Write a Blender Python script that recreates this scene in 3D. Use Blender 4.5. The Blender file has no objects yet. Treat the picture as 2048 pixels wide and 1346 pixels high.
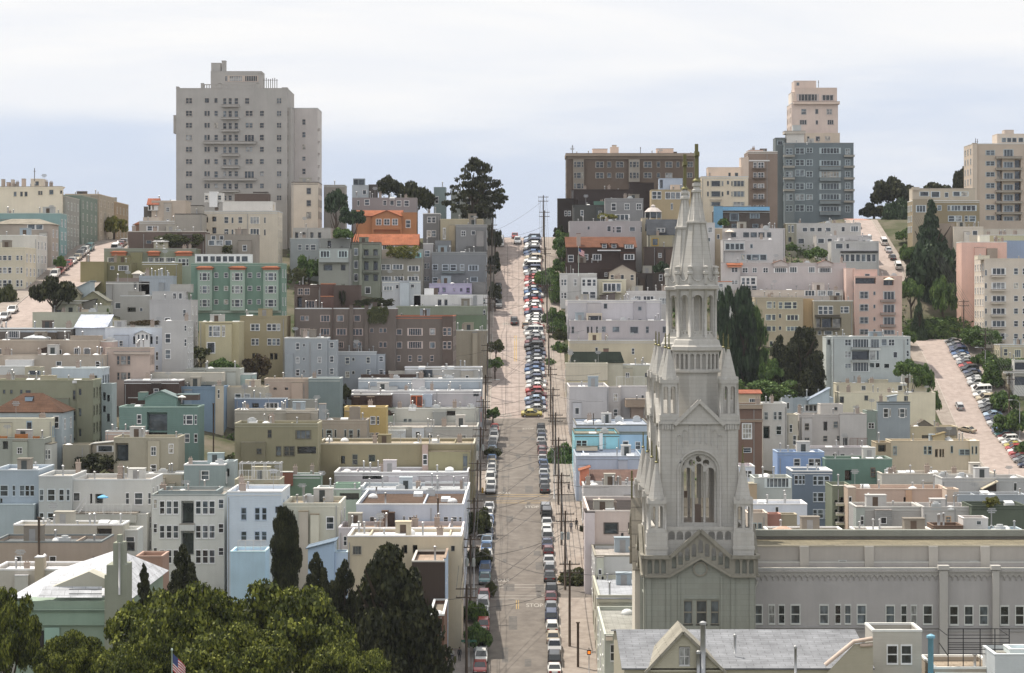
import bpy, math, random
import numpy as np
from mathutils import Vector, Matrix
from mathutils.geometry import tessellate_polygon

scene = bpy.context.scene
COL = scene.collection
R = math.radians
# ---------------------------------------------------------------- camera
F, XV, YH, HC = 5000.0, 1035.0, 605.0, 50.0        # focal length in px of a 2048 px wide frame, street axis, eye level, eye height
cam_d = bpy.data.cameras.new('camera'); cam = bpy.data.objects.new('camera', cam_d); COL.objects.link(cam)
cam.location = (0, 0, HC); cam.rotation_euler = (R(90), 0, 0)
cam_d.sensor_width = 36.0; cam_d.lens = F / 2048 * 36
cam_d.shift_x = -(XV - 1024) / 2048; cam_d.shift_y = -(673 - YH) / 2048
cam_d.clip_start = 1.0; cam_d.clip_end = 20000
scene.camera = cam
# ---------------------------------------------------------------- light
SUN = Vector((-0.33, 0.24, 0.91)).normalized()
world = bpy.data.worlds.new('World'); scene.world = world; world.use_nodes = True
nt = world.node_tree; N = nt.nodes; L = nt.links
N.clear()
wo = N.new('ShaderNodeOutputWorld'); bg = N.new('ShaderNodeBackground'); sky = N.new('ShaderNodeTexSky')
sky.sky_type = 'NISHITA'; sky.sun_disc = False
sky.sun_elevation = math.asin(SUN.z); sky.sun_rotation = math.atan2(SUN.x, SUN.y)
sky.air_density = 1.0; sky.dust_density = 1.5; sky.ozone_density = 1.5; sky.altitude = 60
bg.inputs['Strength'].default_value = 0.13
# thin high overcast: broken bands of pale cloud over the whole dome
tc = N.new('ShaderNodeTexCoord'); sep = N.new('ShaderNodeSeparateXYZ'); L.new(tc.outputs['Generated'], sep.inputs[0])
mp = N.new('ShaderNodeMapping'); mp.inputs['Scale'].default_value = (1.5, 1.5, 9.0); mp.inputs['Location'].default_value = (0.7, 0.35, 0.0)
L.new(tc.outputs['Generated'], mp.inputs[0])
nz = N.new('ShaderNodeTexNoise'); nz.inputs['Scale'].default_value = 2.6; nz.inputs['Detail'].default_value = 7; nz.inputs['Roughness'].default_value = 0.52
L.new(mp.outputs[0], nz.inputs['Vector'])
def wmath(op, a, b=None, clamp=False):
    n = N.new('ShaderNodeMath'); n.operation = op; n.use_clamp = clamp
    for i, v in enumerate((a, b)):
        if v is None: continue
        if isinstance(v, (int, float)): n.inputs[i].default_value = v
        else: L.new(v, n.inputs[i])
    return n.outputs[0]
# cloud cover starts above the low blue haze bank near the horizon
mr = N.new('ShaderNodeMapRange'); mr.interpolation_type = 'SMOOTHSTEP'
mr.inputs['From Min'].default_value = 0.046; mr.inputs['From Max'].default_value = 0.094
mr.inputs['To Min'].default_value = 0.0; mr.inputs['To Max'].default_value = 0.9
zz = wmath('ADD', sep.outputs['Z'], wmath('MULTIPLY', wmath('SUBTRACT', nz.outputs['Fac'], 0.5), 0.11))
L.new(zz, mr.inputs['Value'])
mix = N.new('ShaderNodeMix'); mix.data_type = 'RGBA'
nz2 = N.new('ShaderNodeTexNoise'); nz2.inputs['Scale'].default_value = 3.1; nz2.inputs['Detail'].default_value = 6; nz2.inputs['Roughness'].default_value = 0.6; nz2.inputs['Distortion'].default_value = 0.6
L.new(mp.outputs[0], nz2.inputs['Vector'])
mr2 = N.new('ShaderNodeMapRange'); mr2.inputs['From Min'].default_value = 0.36; mr2.inputs['From Max'].default_value = 0.6; mr2.inputs['To Min'].default_value = 0.74; L.new(nz2.outputs['Fac'], mr2.inputs['Value'])
L.new(wmath('MULTIPLY', mr.outputs[0], mr2.outputs[0]), mix.inputs['Factor'])
CLOUD = (7.9, 7.8, 7.65, 1); HAZEC = (5.15, 5.75, 7.1, 1)
mix.inputs['B'].default_value = CLOUD
# pale haze bank low down, Nishita blue mixed in everywhere
mix0 = N.new('ShaderNodeMix'); mix0.data_type = 'RGBA'; mix0.inputs['Factor'].default_value = 0.82
L.new(sky.outputs[0], mix0.inputs['A']); mix0.inputs['B'].default_value = HAZEC
L.new(mix0.outputs['Result'], mix.inputs['A'])
L.new(mix.outputs['Result'], bg.inputs['Color']); L.new(bg.outputs[0], wo.inputs[0])

sl = bpy.data.lights.new('sun', 'SUN'); sl.energy = 5.0; sl.angle = R(0.6); sl.color = (1.0, 0.91, 0.79)
so = bpy.data.objects.new('sun', sl); COL.objects.link(so); so.rotation_euler = SUN.to_track_quat('Z', 'Y').to_euler()
so.location = (-200, 300, 400)
scene.view_settings.view_transform = 'Standard'; scene.view_settings.look = 'None'
scene.view_settings.exposure = 0.0; scene.view_settings.gamma = 1.0; scene.view_settings.use_curve_mapping = False
scene.render.engine = 'CYCLES'
scene.cycles.max_bounces = 5; scene.cycles.diffuse_bounces = 3; scene.cycles.glossy_bounces = 2
scene.cycles.transmission_bounces = 2; scene.cycles.volume_bounces = 0; scene.cycles.caustics_reflective = False; scene.cycles.caustics_refractive = False

KSH = 0.79      # how bright a shaded, camera-facing wall of albedo 1 comes out
# ---------------------------------------------------------------- helpers
def PX(x, d): return (x - XV) * d / F
def PZ(y, d): return HC + (YH - y) * d / F
def s2l(c): return c / 12.92 if c <= 0.04045 else ((c + 0.055) / 1.055) ** 2.4
def hexl(h): return tuple(s2l(int(h[i:i+2], 16) / 255) for i in (0, 2, 4))
def wallc(h):
    c = hexl(h); g = 0.25*c[0] + 0.6*c[1] + 0.15*c[2]; s_ = (max(c)-min(c))/max(c)
    k = 0.55 if s_ < 0.16 else 0.74                          # pulled towards grey, dull colours furthest
    return tuple(min(0.8, (v*k + g*(1-k)) * t / KSH) for v, t in zip(c, (1.0, 1.0, 0.975)))

def tag(o, label=None, cat=None, group=None, kind=None):
    if label: o['label'] = label
    if cat: o['category'] = cat
    if group: o['group'] = group
    if kind: o['kind'] = kind
    return o
def empty(name, loc=(0, 0, 0)):
    o = bpy.data.objects.new(name, None); COL.objects.link(o); o.location = loc; o.empty_display_size = 0.2
    return o
def link(name, me, parent=None, loc=None, scl=None, rotz=None, mats=None):
    o = bpy.data.objects.new(name, me); COL.objects.link(o)
    if parent is not None: o.parent = parent
    if loc is not None: o.location = loc
    if scl is not None: o.scale = scl
    if rotz: o.rotation_euler = (0, 0, rotz)
    if mats:
        for i, m in enumerate(mats):
            o.material_slots[i].link = 'OBJECT'; o.material_slots[i].material = m
    return o

class MB:
    def __init__(s): s.v = []; s.f = []; s.m = []; s.sm = []
    def face(s, pts, m=0, smooth=False):
        n = len(s.v); s.v.extend([tuple(p) for p in pts]); s.f.append(tuple(range(n, n + len(pts)))); s.m.append(m); s.sm.append(smooth)
    def box(s, x0, x1, y0, y1, z0, z1, m=0, skip=''):
        n = len(s.v)
        s.v += [(x0,y0,z0),(x1,y0,z0),(x1,y1,z0),(x0,y1,z0),(x0,y0,z1),(x1,y0,z1),(x1,y1,z1),(x0,y1,z1)]
        for k, q in (('b',(0,3,2,1)),('t',(4,5,6,7)),('f',(0,1,5,4)),('r',(1,2,6,5)),('k',(2,3,7,6)),('l',(3,0,4,7))):
            if k in skip: continue
            s.f.append(tuple(n + i for i in q)); s.m.append(m); s.sm.append(False)
    def obox(s, c, u, v, w, m=0):           # oriented box: centre and three half-axis vectors
        c, u, v, w = Vector(c), Vector(u), Vector(v), Vector(w); n = len(s.v)
        for sz in (-1, 1):
            for sx, sy in ((-1,-1),(1,-1),(1,1),(-1,1)): s.v.append(tuple(c + sx*u + sy*v + sz*w))
        for q in ((0,3,2,1),(4,5,6,7),(0,1,5,4),(1,2,6,5),(2,3,7,6),(3,0,4,7)):
            s.f.append(tuple(n + i for i in q)); s.m.append(m); s.sm.append(False)
    def bar(s, a, b, r, m=0):
        a, b = Vector(a), Vector(b); d = b - a
        if d.length < 1e-6: return
        dn = d.normalized(); up = Vector((0,0,1)) if abs(dn.z) < 0.9 else Vector((1,0,0))
        u = dn.cross(up).normalized(); w = dn.cross(u).normalized()
        s.obox((a + b) / 2, u * r, w * r, d / 2, m)
    def tube(s, pts, rad, n=6, m=0, smooth=True, cap=True):
        pts = [Vector(p) for p in pts]; k = len(pts)
        if not isinstance(rad, (list, tuple)): rad = [rad] * k
        base = len(s.v)
        for i, p in enumerate(pts):
            t = (pts[min(i+1, k-1)] - pts[max(i-1, 0)]).normalized()
            up = Vector((0,0,1)) if abs(t.z) < 0.9 else Vector((1,0,0))
            u = t.cross(up).normalized(); w = t.cross(u).normalized()
            for j in range(n):
                a = 2*math.pi*j/n; s.v.append(tuple(p + u*math.cos(a)*rad[i] + w*math.sin(a)*rad[i]))
        for i in range(k-1):
            for j in range(n):
                a = base + i*n + j; b = base + i*n + (j+1) % n
                s.f.append((a, b, b+n, a+n)); s.m.append(m); s.sm.append(smooth)
        if cap:
            s.f.append(tuple(base + j for j in range(n))); s.m.append(m); s.sm.append(False)
            s.f.append(tuple(base + (k-1)*n + j for j in reversed(range(n)))); s.m.append(m); s.sm.append(False)
    def lathe(s, prof, n=8, c=(0,0), rot=0.0, m=0, smooth=False, z0=0.0):   # prof: (r,z) from bottom to top
        base = len(s.v); k = len(prof)
        for r, z in prof:
            for j in range(n):
                a = 2*math.pi*(j+0.5)/n + rot; s.v.append((c[0] + r*math.cos(a), c[1] + r*math.sin(a), z0 + z))
        for i in range(k-1):
            for j in range(n):
                a = base + i*n + j; b = base + i*n + (j+1) % n
                s.f.append((a, b, b+n, a+n)); s.m.append(m); s.sm.append(smooth)
        s.f.append(tuple(base + j for j in reversed(range(n)))); s.m.append(m); s.sm.append(False)
        s.f.append(tuple(base + (k-1)*n + j for j in range(n))); s.m.append(m); s.sm.append(False)
    def plate(s, outer, holes=(), t0=0.0, t1=0.3, M=None, m=0):
        """extruded plate with holes, drawn in (u,z), thickness along +y from t0 to t1; M places it"""
        M = M or Matrix.Identity(4)
        loops = [[Vector((p[0], p[1], 0)) for p in outer]] + [[Vector((p[0], p[1], 0)) for p in h] for h in holes]
        tris = tessellate_polygon(loops); flat = [p for l in loops for p in l]; n = len(s.v); k = len(flat)
        for t in (t0, t1):
            for p in flat: s.v.append(tuple(M @ Vector((p.x, t, p.y))))
        for a, b, c in tris:
            A, B_, C = flat[a], flat[b], flat[c]
            ccw = (B_.x-A.x)*(C.y-A.y) - (B_.y-A.y)*(C.x-A.x)
            if ccw < 0: a, c = c, a
            s.f.append((n+a, n+b, n+c)); s.m.append(m); s.sm.append(False)
            s.f.append((n+k+c, n+k+b, n+k+a)); s.m.append(m); s.sm.append(False)
        o = 0
        for li, l in enumerate(loops):
            ar = sum(l[i].x*l[(i+1) % len(l)].y - l[(i+1) % len(l)].x*l[i].y for i in range(len(l)))
            for i in range(len(l)):
                a = n+o+i; b = n+o+(i+1) % len(l)
                q = (a, a+k, b+k, b)
                if (ar > 0) == (li > 0): q = q[::-1]
                s.f.append(q); s.m.append(m); s.sm.append(False)
            o += len(l)
    def mesh(s, name, mats=()):
        me = bpy.data.meshes.new(name); me.from_pydata(s.v, [], s.f)
        for m in mats: me.materials.append(m)
        if len(mats) > 1: me.polygons.foreach_set('material_index', s.m)
        if any(s.sm): me.polygons.foreach_set('use_smooth', s.sm)
        me.update(); return me
    def build(s, name, mats, parent=None, **k):
        if not isinstance(mats, (list, tuple)): mats = (mats,)
        return link(name, s.mesh(name, mats), parent, **k)

# ---------------------------------------------------------------- materials
_mats = {}
def nodemat(name):
    m = bpy.data.materials.new(name); m.use_nodes = True
    nt = m.node_tree; return m, nt.nodes, nt.links, nt.nodes['Principled BSDF']
def mottle(N_, L_, col, amt=0.16, scale=0.35, streak=0.12, detail=5):
    """base colour broken up by blotches and by vertical rain streaks (world space)"""
    g = N_.new('ShaderNodeNewGeometry')
    n1 = N_.new('ShaderNodeTexNoise'); n1.inputs['Scale'].default_value = scale; n1.inputs['Detail'].default_value = detail
    L_.new(g.outputs['Position'], n1.inputs['Vector'])
    mp_ = N_.new('ShaderNodeMapping'); mp_.inputs['Scale'].default_value = (2.6, 2.6, 0.16); L_.new(g.outputs['Position'], mp_.inputs[0])
    n2 = N_.new('ShaderNodeTexNoise'); n2.inputs['Scale'].default_value = 0.9; n2.inputs['Detail'].default_value = 3
    L_.new(mp_.outputs[0], n2.inputs['Vector'])
    def M_(op, a, b):
        n = N_.new('ShaderNodeMath'); n.operation = op
        for i, v in enumerate((a, b)):
            if isinstance(v, (int, float)): n.inputs[i].default_value = v
            else: L_.new(v, n.inputs[i])
        return n.outputs[0]
    f = M_('ADD', M_('MULTIPLY', M_('SUBTRACT', n1.outputs['Fac'], 0.5), amt * 2.4), M_('MULTIPLY', M_('SUBTRACT', n2.outputs['Fac'], 0.55), streak * 2.4))
    f = M_('ADD', f, 1.0)
    oi = N_.new('ShaderNodeObjectInfo')
    f = M_('MULTIPLY', f, M_('ADD', M_('MULTIPLY', oi.outputs['Random'], 0.08), 0.96))
    vm = N_.new('ShaderNodeVectorMath'); vm.operation = 'SCALE'; vm.inputs[0].default_value = col; L_.new(f, vm.inputs['Scale'])
    return vm.outputs[0], n1
def stucco(col, rough=0.9, amt=0.13, streak=0.06, key=None, bump=0.25):
    k = ('st', col, rough, amt, streak)
    if k in _mats: return _mats[k]
    m, N_, L_, b = nodemat('stucco'); c, n1 = mottle(N_, L_, col, amt, 0.35, streak)
    L_.new(c, b.inputs['Base Color']); b.inputs['Roughness'].default_value = rough; b.inputs['Specular IOR Level'].default_value = 0.25
    g = N_.new('ShaderNodeNewGeometry'); n3 = N_.new('ShaderNodeTexNoise'); n3.inputs['Scale'].default_value = 3.5; n3.inputs['Detail'].default_value = 6
    L_.new(g.outputs['Position'], n3.inputs['Vector'])
    bp = N_.new('ShaderNodeBump'); bp.inputs['Strength'].default_value = bump; bp.inputs['Distance'].default_value = 0.05
    L_.new(n3.outputs['Fac'], bp.inputs['Height']); L_.new(bp.outputs[0], b.inputs['Normal'])
    _mats[k] = m; return m
def siding(col, pitch=0.28, vertical=False):
    """painted boards: fine lap lines too small to pick apart"""
    k = ('sd', col, pitch, vertical)
    if k in _mats: return _mats[k]
    m, N_, L_, b = nodemat('siding'); c, n1 = mottle(N_, L_, col, 0.10, 0.5, 0.05)
    L_.new(c, b.inputs['Base Color']); b.inputs['Roughness'].default_value = 0.8; b.inputs['Specular IOR Level'].default_value = 0.3
    g = N_.new('ShaderNodeNewGeometry'); w = N_.new('ShaderNodeTexWave'); w.wave_profile = 'SAW'
    w.bands_direction = 'X' if vertical else 'Z'; w.inputs['Scale'].default_value = 0.314 / pitch; w.inputs['Distortion'].default_value = 0
    L_.new(g.outputs['Position'], w.inputs['Vector'])
    bp = N_.new('ShaderNodeBump'); bp.inputs['Strength'].default_value = 0.6; bp.inputs['Distance'].default_value = 0.05
    L_.new(w.outputs['Fac'], bp.inputs['Height']); L_.new(bp.outputs[0], b.inputs['Normal'])
    _mats[k] = m; return m
def plain(col, rough=0.6, metal=0.0, spec=0.4, key=''):
    k = ('pl', col, rough, metal, key)
    if k in _mats: return _mats[k]
    m, N_, L_, b = nodemat('paint'); b.inputs['Roughness'].default_value = rough; b.inputs['Metallic'].default_value = metal; b.inputs['Specular IOR Level'].default_value = spec
    g = N_.new('ShaderNodeNewGeometry'); n = N_.new('ShaderNodeTexNoise'); n.inputs['Scale'].default_value = 1.3; n.inputs['Detail'].default_value = 4
    L_.new(g.outputs['Position'], n.inputs['Vector'])
    mr_ = N_.new('ShaderNodeMapRange'); mr_.inputs['From Min'].default_value = 0.25; mr_.inputs['From Max'].default_value = 0.75
    mr_.inputs['To Min'].default_value = 0.86; mr_.inputs['To Max'].default_value = 1.1; L_.new(n.outputs['Fac'], mr_.inputs['Value'])
    vm = N_.new('ShaderNodeVectorMath'); vm.operation = 'SCALE'; vm.inputs[0].default_value = col; L_.new(mr_.outputs[0], vm.inputs['Scale'])
    L_.new(vm.outputs[0], b.inputs['Base Color'])
    _mats[k] = m; return m
def roofing(col):
    """felt and gravel roof with patches, ponding stains and seams"""
    k = ('rf', col)
    if k in _mats: return _mats[k]
    m, N_, L_, b = nodemat('roofing'); b.inputs['Roughness'].default_value = 0.92; b.inputs['Specular IOR Level'].default_value = 0.2
    g = N_.new('ShaderNodeNewGeometry')
    n1 = N_.new('ShaderNodeTexNoise'); n1.inputs['Scale'].default_value = 0.45; n1.inputs['Detail'].default_value = 7; n1.inputs['Roughness'].default_value = 0.65
    L_.new(g.outputs['Position'], n1.inputs['Vector'])
    br = N_.new('ShaderNodeTexBrick'); br.inputs['Scale'].default_value = 0.35; br.inputs['Mortar Size'].default_value = 0.012
    br.inputs['Color1'].default_value = (1, 1, 1, 1); br.inputs['Color2'].default_value = (0.86, 0.86, 0.86, 1); br.inputs['Mortar'].default_value = (0.6, 0.6, 0.6, 1)
    L_.new(g.outputs['Position'], br.inputs['Vector'])
    mr_ = N_.new('ShaderNodeMapRange'); mr_.inputs['From Min'].default_value = 0.3; mr_.inputs['From Max'].default_value = 0.7
    mr_.inputs['To Min'].default_value = 0.62; mr_.inputs['To Max'].default_value = 1.12; L_.new(n1.outputs['Fac'], mr_.inputs['Value'])
    v1 = N_.new('ShaderNodeVectorMath'); v1.operation = 'SCALE'; v1.inputs[0].default_value = col; L_.new(mr_.outputs[0], v1.inputs['Scale'])
    v2 = N_.new('ShaderNodeVectorMath'); v2.operation = 'MULTIPLY'; L_.new(v1.outputs[0], v2.inputs[0]); L_.new(br.outputs['Color'], v2.inputs[1])
    L_.new(v2.outputs[0], b.inputs['Base Color'])
    _mats[k] = m; return m
def glass_mat():
    if 'glass' in _mats: return _mats['glass']
    m, N_, L_, b = nodemat('window_glass'); b.inputs['Roughness'].default_value = 0.06; b.inputs['Specular IOR Level'].default_value = 0.8
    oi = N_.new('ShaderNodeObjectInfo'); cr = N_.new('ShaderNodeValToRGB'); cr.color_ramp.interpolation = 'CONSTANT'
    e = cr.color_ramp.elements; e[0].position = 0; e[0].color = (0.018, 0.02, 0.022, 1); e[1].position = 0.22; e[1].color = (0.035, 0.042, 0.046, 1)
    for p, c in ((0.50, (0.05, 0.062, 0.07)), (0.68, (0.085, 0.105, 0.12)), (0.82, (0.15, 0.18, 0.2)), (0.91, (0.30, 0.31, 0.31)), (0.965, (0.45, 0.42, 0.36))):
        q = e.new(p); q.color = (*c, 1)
    L_.new(oi.outputs['Random'], cr.inputs[0])
    # curtains and room depth: lower part of the pane darker or lighter in soft bands
    tc_ = N_.new('ShaderNodeTexCoord'); nz_ = N_.new('ShaderNodeTexNoise'); nz_.inputs['Scale'].default_value = 1.6
    ad = N_.new('ShaderNodeVectorMath'); ad.operation = 'ADD'; L_.new(tc_.outputs['Generated'], ad.inputs[0])
    cx = N_.new('ShaderNodeCombineXYZ'); mm = N_.new('ShaderNodeMath'); mm.operation = 'MULTIPLY'; mm.inputs[1].default_value = 91.0
    L_.new(oi.outputs['Random'], mm.inputs[0]); L_.new(mm.outputs[0], cx.inputs[0]); L_.new(mm.outputs[0], cx.inputs[2]); L_.new(cx.outputs[0], ad.inputs[1])
    L_.new(ad.outputs[0], nz_.inputs['Vector'])
    mr_ = N_.new('ShaderNodeMapRange'); mr_.inputs['From Min'].default_value = 0.35; mr_.inputs['From Max'].default_value = 0.65; mr_.inputs['To Min'].default_value = 0.45; mr_.inputs['To Max'].default_value = 1.5
    L_.new(nz_.outputs['Fac'], mr_.inputs['Value'])
    vm = N_.new('ShaderNodeVectorMath'); vm.operation = 'SCALE'; L_.new(cr.outputs[0], vm.inputs[0]); L_.new(mr_.outputs[0], vm.inputs['Scale'])
    L_.new(vm.outputs[0], b.inputs['Base Color']); _mats['glass'] = m; return m
def ground_mat(name, c1, c2, scale=0.1, rough=0.95, c3=None):
    m, N_, L_, b = nodemat(name); b.inputs['Roughness'].default_value = rough; b.inputs['Specular IOR Level'].default_value = 0.2
    g = N_.new('ShaderNodeNewGeometry'); n = N_.new('ShaderNodeTexNoise'); n.inputs['Scale'].default_value = scale; n.inputs['Detail'].default_value = 8; n.inputs['Roughness'].default_value = 0.62
    L_.new(g.outputs['Position'], n.inputs['Vector']); cr = N_.new('ShaderNodeValToRGB')
    e = cr.color_ramp.elements; e[0].position = 0.35; e[0].color = (*c1, 1); e[1].position = 0.65; e[1].color = (*c2, 1)
    L_.new(n.outputs['Fac'], cr.inputs[0]); L_.new(cr.outputs[0], b.inputs['Base Color'])
    return m
GLASS = glass_mat()
METAL = plain((0.42, 0.43, 0.44), 0.45, 0.6, key='galv')
PIPEW = plain((0.62, 0.62, 0.62), 0.6)
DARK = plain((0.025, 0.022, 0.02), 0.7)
WOODP = plain((0.085, 0.062, 0.045), 0.9)
TILE = plain((0.46, 0.17, 0.08), 0.85)

# ---------------------------------------------------------------- terrain
FIL = [(-200,1.5),(100,1.5),(250,1.5),(320,2.6),(354,8.0),(367,8.6),(424,16.0),(436,16.5),(513,24.6),(527,25.6),(580,42.5),(594,44.2),(655,66.2),(662,67.2),(690,67),(760,62),(900,45),(1400,0),(9000,0)]
LEF = [(-200,0),(100,0),(280,2),(340,10),(400,22),(455,36),(493,46.5),(560,57.5),(599,63.5),(640,66),(760,66),(900,50),(1400,0),(9000,0)]
RIG = [(-200,0),(100,0),(300,2),(420,4),(500,8),(552,14),(586,21),(615,31.2),(643,39.3),(662,40.5),(700,60),(758,75),(775,76),(850,76),(1000,55),(1400,0),(9000,0)]
FRR = [(-200,0),(100,0),(420,4),(560,18),(640,38),(700,58),(745,71),(800,74),(1000,55),(1400,0),(9000,0)]
_cols = [(-600, LEF), (-98, LEF), (-12, FIL), (12, FIL), (100, RIG), (120, RIG), (190, FRR), (600, FRR)]
def zg(X, d):
    X = max(-600, min(600, X))
    for (xa, pa), (xb, pb) in zip(_cols, _cols[1:]):
        if xa <= X <= xb:
            t = (X - xa) / (xb - xa); za = np.interp(d, *zip(*pa)); zb = np.interp(d, *zip(*pb))
            return float(za * (1-t) + zb * t)
    return 0.0
ROADS = [(0.0, 10.6, FIL, 250, 700), (-98.0, 8.0, LEF, 430, 660), (108.0, 11.0, RIG, 480, 664), (104.0, 5.0, RIG, 690, 775)]
def terrain():
    xs = sorted(set([-3000, -1200, -600, -400, 400, 600, 1200, 3000] + [x for x in np.arange(-300, 301, 6.0)] + [-10.6, 10.6, -11, 11, -106, -90, 97, 119]))
    ys = sorted(set([-200, 0, 60, 100, 1000, 1200, 1400, 2000, 3500] + [y for y in np.arange(140, 960, 6.0)] + [p[0] for p in FIL if 100 < p[0] < 900]))
    nx, ny = len(xs), len(ys); v = []
    for y in ys:
        for x in xs:
            z = zg(x, y)
            for (cx, hw, pr, da, db) in ROADS:
                if abs(x - cx) < hw - 0.1 and da <= y <= db: z -= 0.7
            v.append((x, y, z))
    f = [(j*nx+i, j*nx+i+1, (j+1)*nx+i+1, (j+1)*nx+i) for j in range(ny-1) for i in range(nx-1)]
    me = bpy.data.meshes.new('ground'); me.from_pydata(v, [], f); me.materials.append(ground_mat('hillside_soil', (0.045, 0.06, 0.022), (0.15, 0.13, 0.10), 0.12)); me.update()
    tag(link('ground', me), kind='structure')
terrain()
def strip(name, cx, x0, x1, da, db, off, mat, prof, parent=None, step=4.0, uvcut=()):
    ds = sorted(set(list(np.arange(da, db, step)) + [db] + [p[0] for p in prof if da < p[0] < db])); mb = MB()
    for a, b in zip(ds, ds[1:]):
        za = float(np.interp(a, *zip(*prof))) + off; zb = float(np.interp(b, *zip(*prof))) + off
        mb.face([(cx+x0, a, za), (cx+x1, a, za), (cx+x1, b, zb), (cx+x0, b, zb)])
    return mb.build(name, mat, parent)
ASPH = ground_mat('asphalt', (0.14, 0.125, 0.112), (0.205, 0.185, 0.165), 0.5)
CONC = ground_mat('street_concrete', (0.31, 0.26, 0.235), (0.41, 0.345, 0.315), 0.6)
WALK = ground_mat('pavement_concrete', (0.25, 0.215, 0.19), (0.34, 0.30, 0.265), 0.7)
PINKROAD = ground_mat('brick_paving', (0.36, 0.20, 0.16), (0.45, 0.27, 0.22), 0.6)
def kerbed(cx, hwl, hwr, swl, swr, da, db, prof, mat, gaps, nm=''):
    """road sheet, kerb steps and pavements either side, broken at the side streets"""
    r = tag(strip('road', cx, -hwl, hwr, da, db, 0.0, mat, prof), kind='structure')
    segs, a = [], da
    for g0, g1 in gaps: segs.append((a, g0)); a = g1
    segs.append((a, db))
    for s_, a0, a1 in ((-1, hwl, swl), (1, hwr, swr)):
        for (p, q) in segs:
            if q - p < 2: continue
            lo, hi = sorted((s_*a0, s_*a1))
            w = tag(strip('pavement', cx, lo, hi, p, q, 0.14, WALK, prof), kind='structure')
            ds = sorted(set(list(np.arange(p, q, 4.0)) + [q] + [t[0] for t in prof if p < t[0] < q])); mb = MB()
            for a, b in zip(ds, ds[1:]):
                za, zb = (float(np.interp(t, *zip(*prof))) for t in (a, b)); x = cx + s_*a0; xi = x + s_*0.16
                mb.face([(x, a, za-0.2), (x, b, zb-0.2), (x, b, zb+0.146), (x, a, za+0.146)])
                mb.face([(x, a, za+0.146), (xi, a, za+0.146), (xi, b, zb+0.146), (x, b, zb+0.146)])
            mb.build('kerb', plain((0.42, 0.38, 0.34), 0.9), w)
    for g0, g1 in gaps:                                   # side-street mouths
        for s_ in (-1, 1):
            mb = MB(); xs = [hwl if s_ < 0 else hwr, 10.6, 14, 18, 23, 28, 34]; zf = lambda x, g: float(np.interp(g, *zip(*prof))) - .004 if x <= 10.6 else zg(cx + s_*x, g) + .03
            gs = [g0] + [p[0] for p in prof if g0 < p[0] < g1] + [g1]
            for ga, gb in zip(gs, gs[1:]):
                for xa, xb in zip(xs, xs[1:]): mb.face([(cx+s_*xa, ga, zf(xa, ga)), (cx+s_*xb, ga, zf(xb, ga)), (cx+s_*xb, gb, zf(xb, gb)), (cx+s_*xa, gb, zf(xa, gb))][::s_])
            x0_, x1_ = sorted((cx+s_*xs[0], cx+s_*10.6)); zk = float(np.interp(g1, *zip(*prof))); mb.face([(x0_, g1+.001, zk-.4), (x1_, g1+.001, zk-.4), (x1_, g1+.001, zk+.14), (x0_, g1+.001, zk+.14)])
            tag(mb.build('side_road', mat), kind='structure')
GAPS = [(354.5, 366.5), (424.5, 435.5), (513.5, 526.5), (580.5, 593.5)]
kerbed(0, 5.7, 5.7, 10.6, 10.6, 250, 527, FIL, ASPH, GAPS[:3])
kerbed(0, 5.7, 5.7, 10.6, 10.6, 527, 700, FIL, CONC, GAPS[3:])
kerbed(-98, 4.3, 4.3, 8.0, 8.0, 430, 660, LEF, CONC, [])
kerbed(108, 5.0, 7.0, 8.5, 11.0, 480, 664, RIG, CONC, [])
kerbed(104, 3.2, 3.2, 5.0, 5.0, 690, 758, RIG, CONC, [])
tag(strip('brick_road', 104, -3.2, 3.2, 758, 775, 0.004, PINKROAD, RIG), kind='structure')
# ---------------------------------------------------------------- buildings: engine
RGN = {'P': (0, 0, 1.0), 'R1': (0, 330, 3.846), 'R2': (0, 640, 3.738), 'R3': (0, 980, 3.678), 'R4': (300, 100, 3.5425), 'R5': (480, 330, 3.793),
       'R6': (480, 640, 3.739), 'R7': (480, 980, 3.678), 'S1': (920, 440, 3.365), 'S2': (920, 820, 2.559), 'S3': (1100, 270, 3.846),
       'S4': (1100, 600, 3.365), 'S5': (1240, 280, 2.493), 'S6': (1240, 780, 2.377), 'S7': (1480, 140, 3.204), 'S8': (1480, 540, 3.204), 'S9': (1480, 940, 3.315)}
_rg = [0, 0, 1.0]
def RG(n): _rg[:] = RGN[n]
def cx_(x): return _rg[0] + x / _rg[2]
def cy_(y): return _rg[1] + y / _rg[2]

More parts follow.
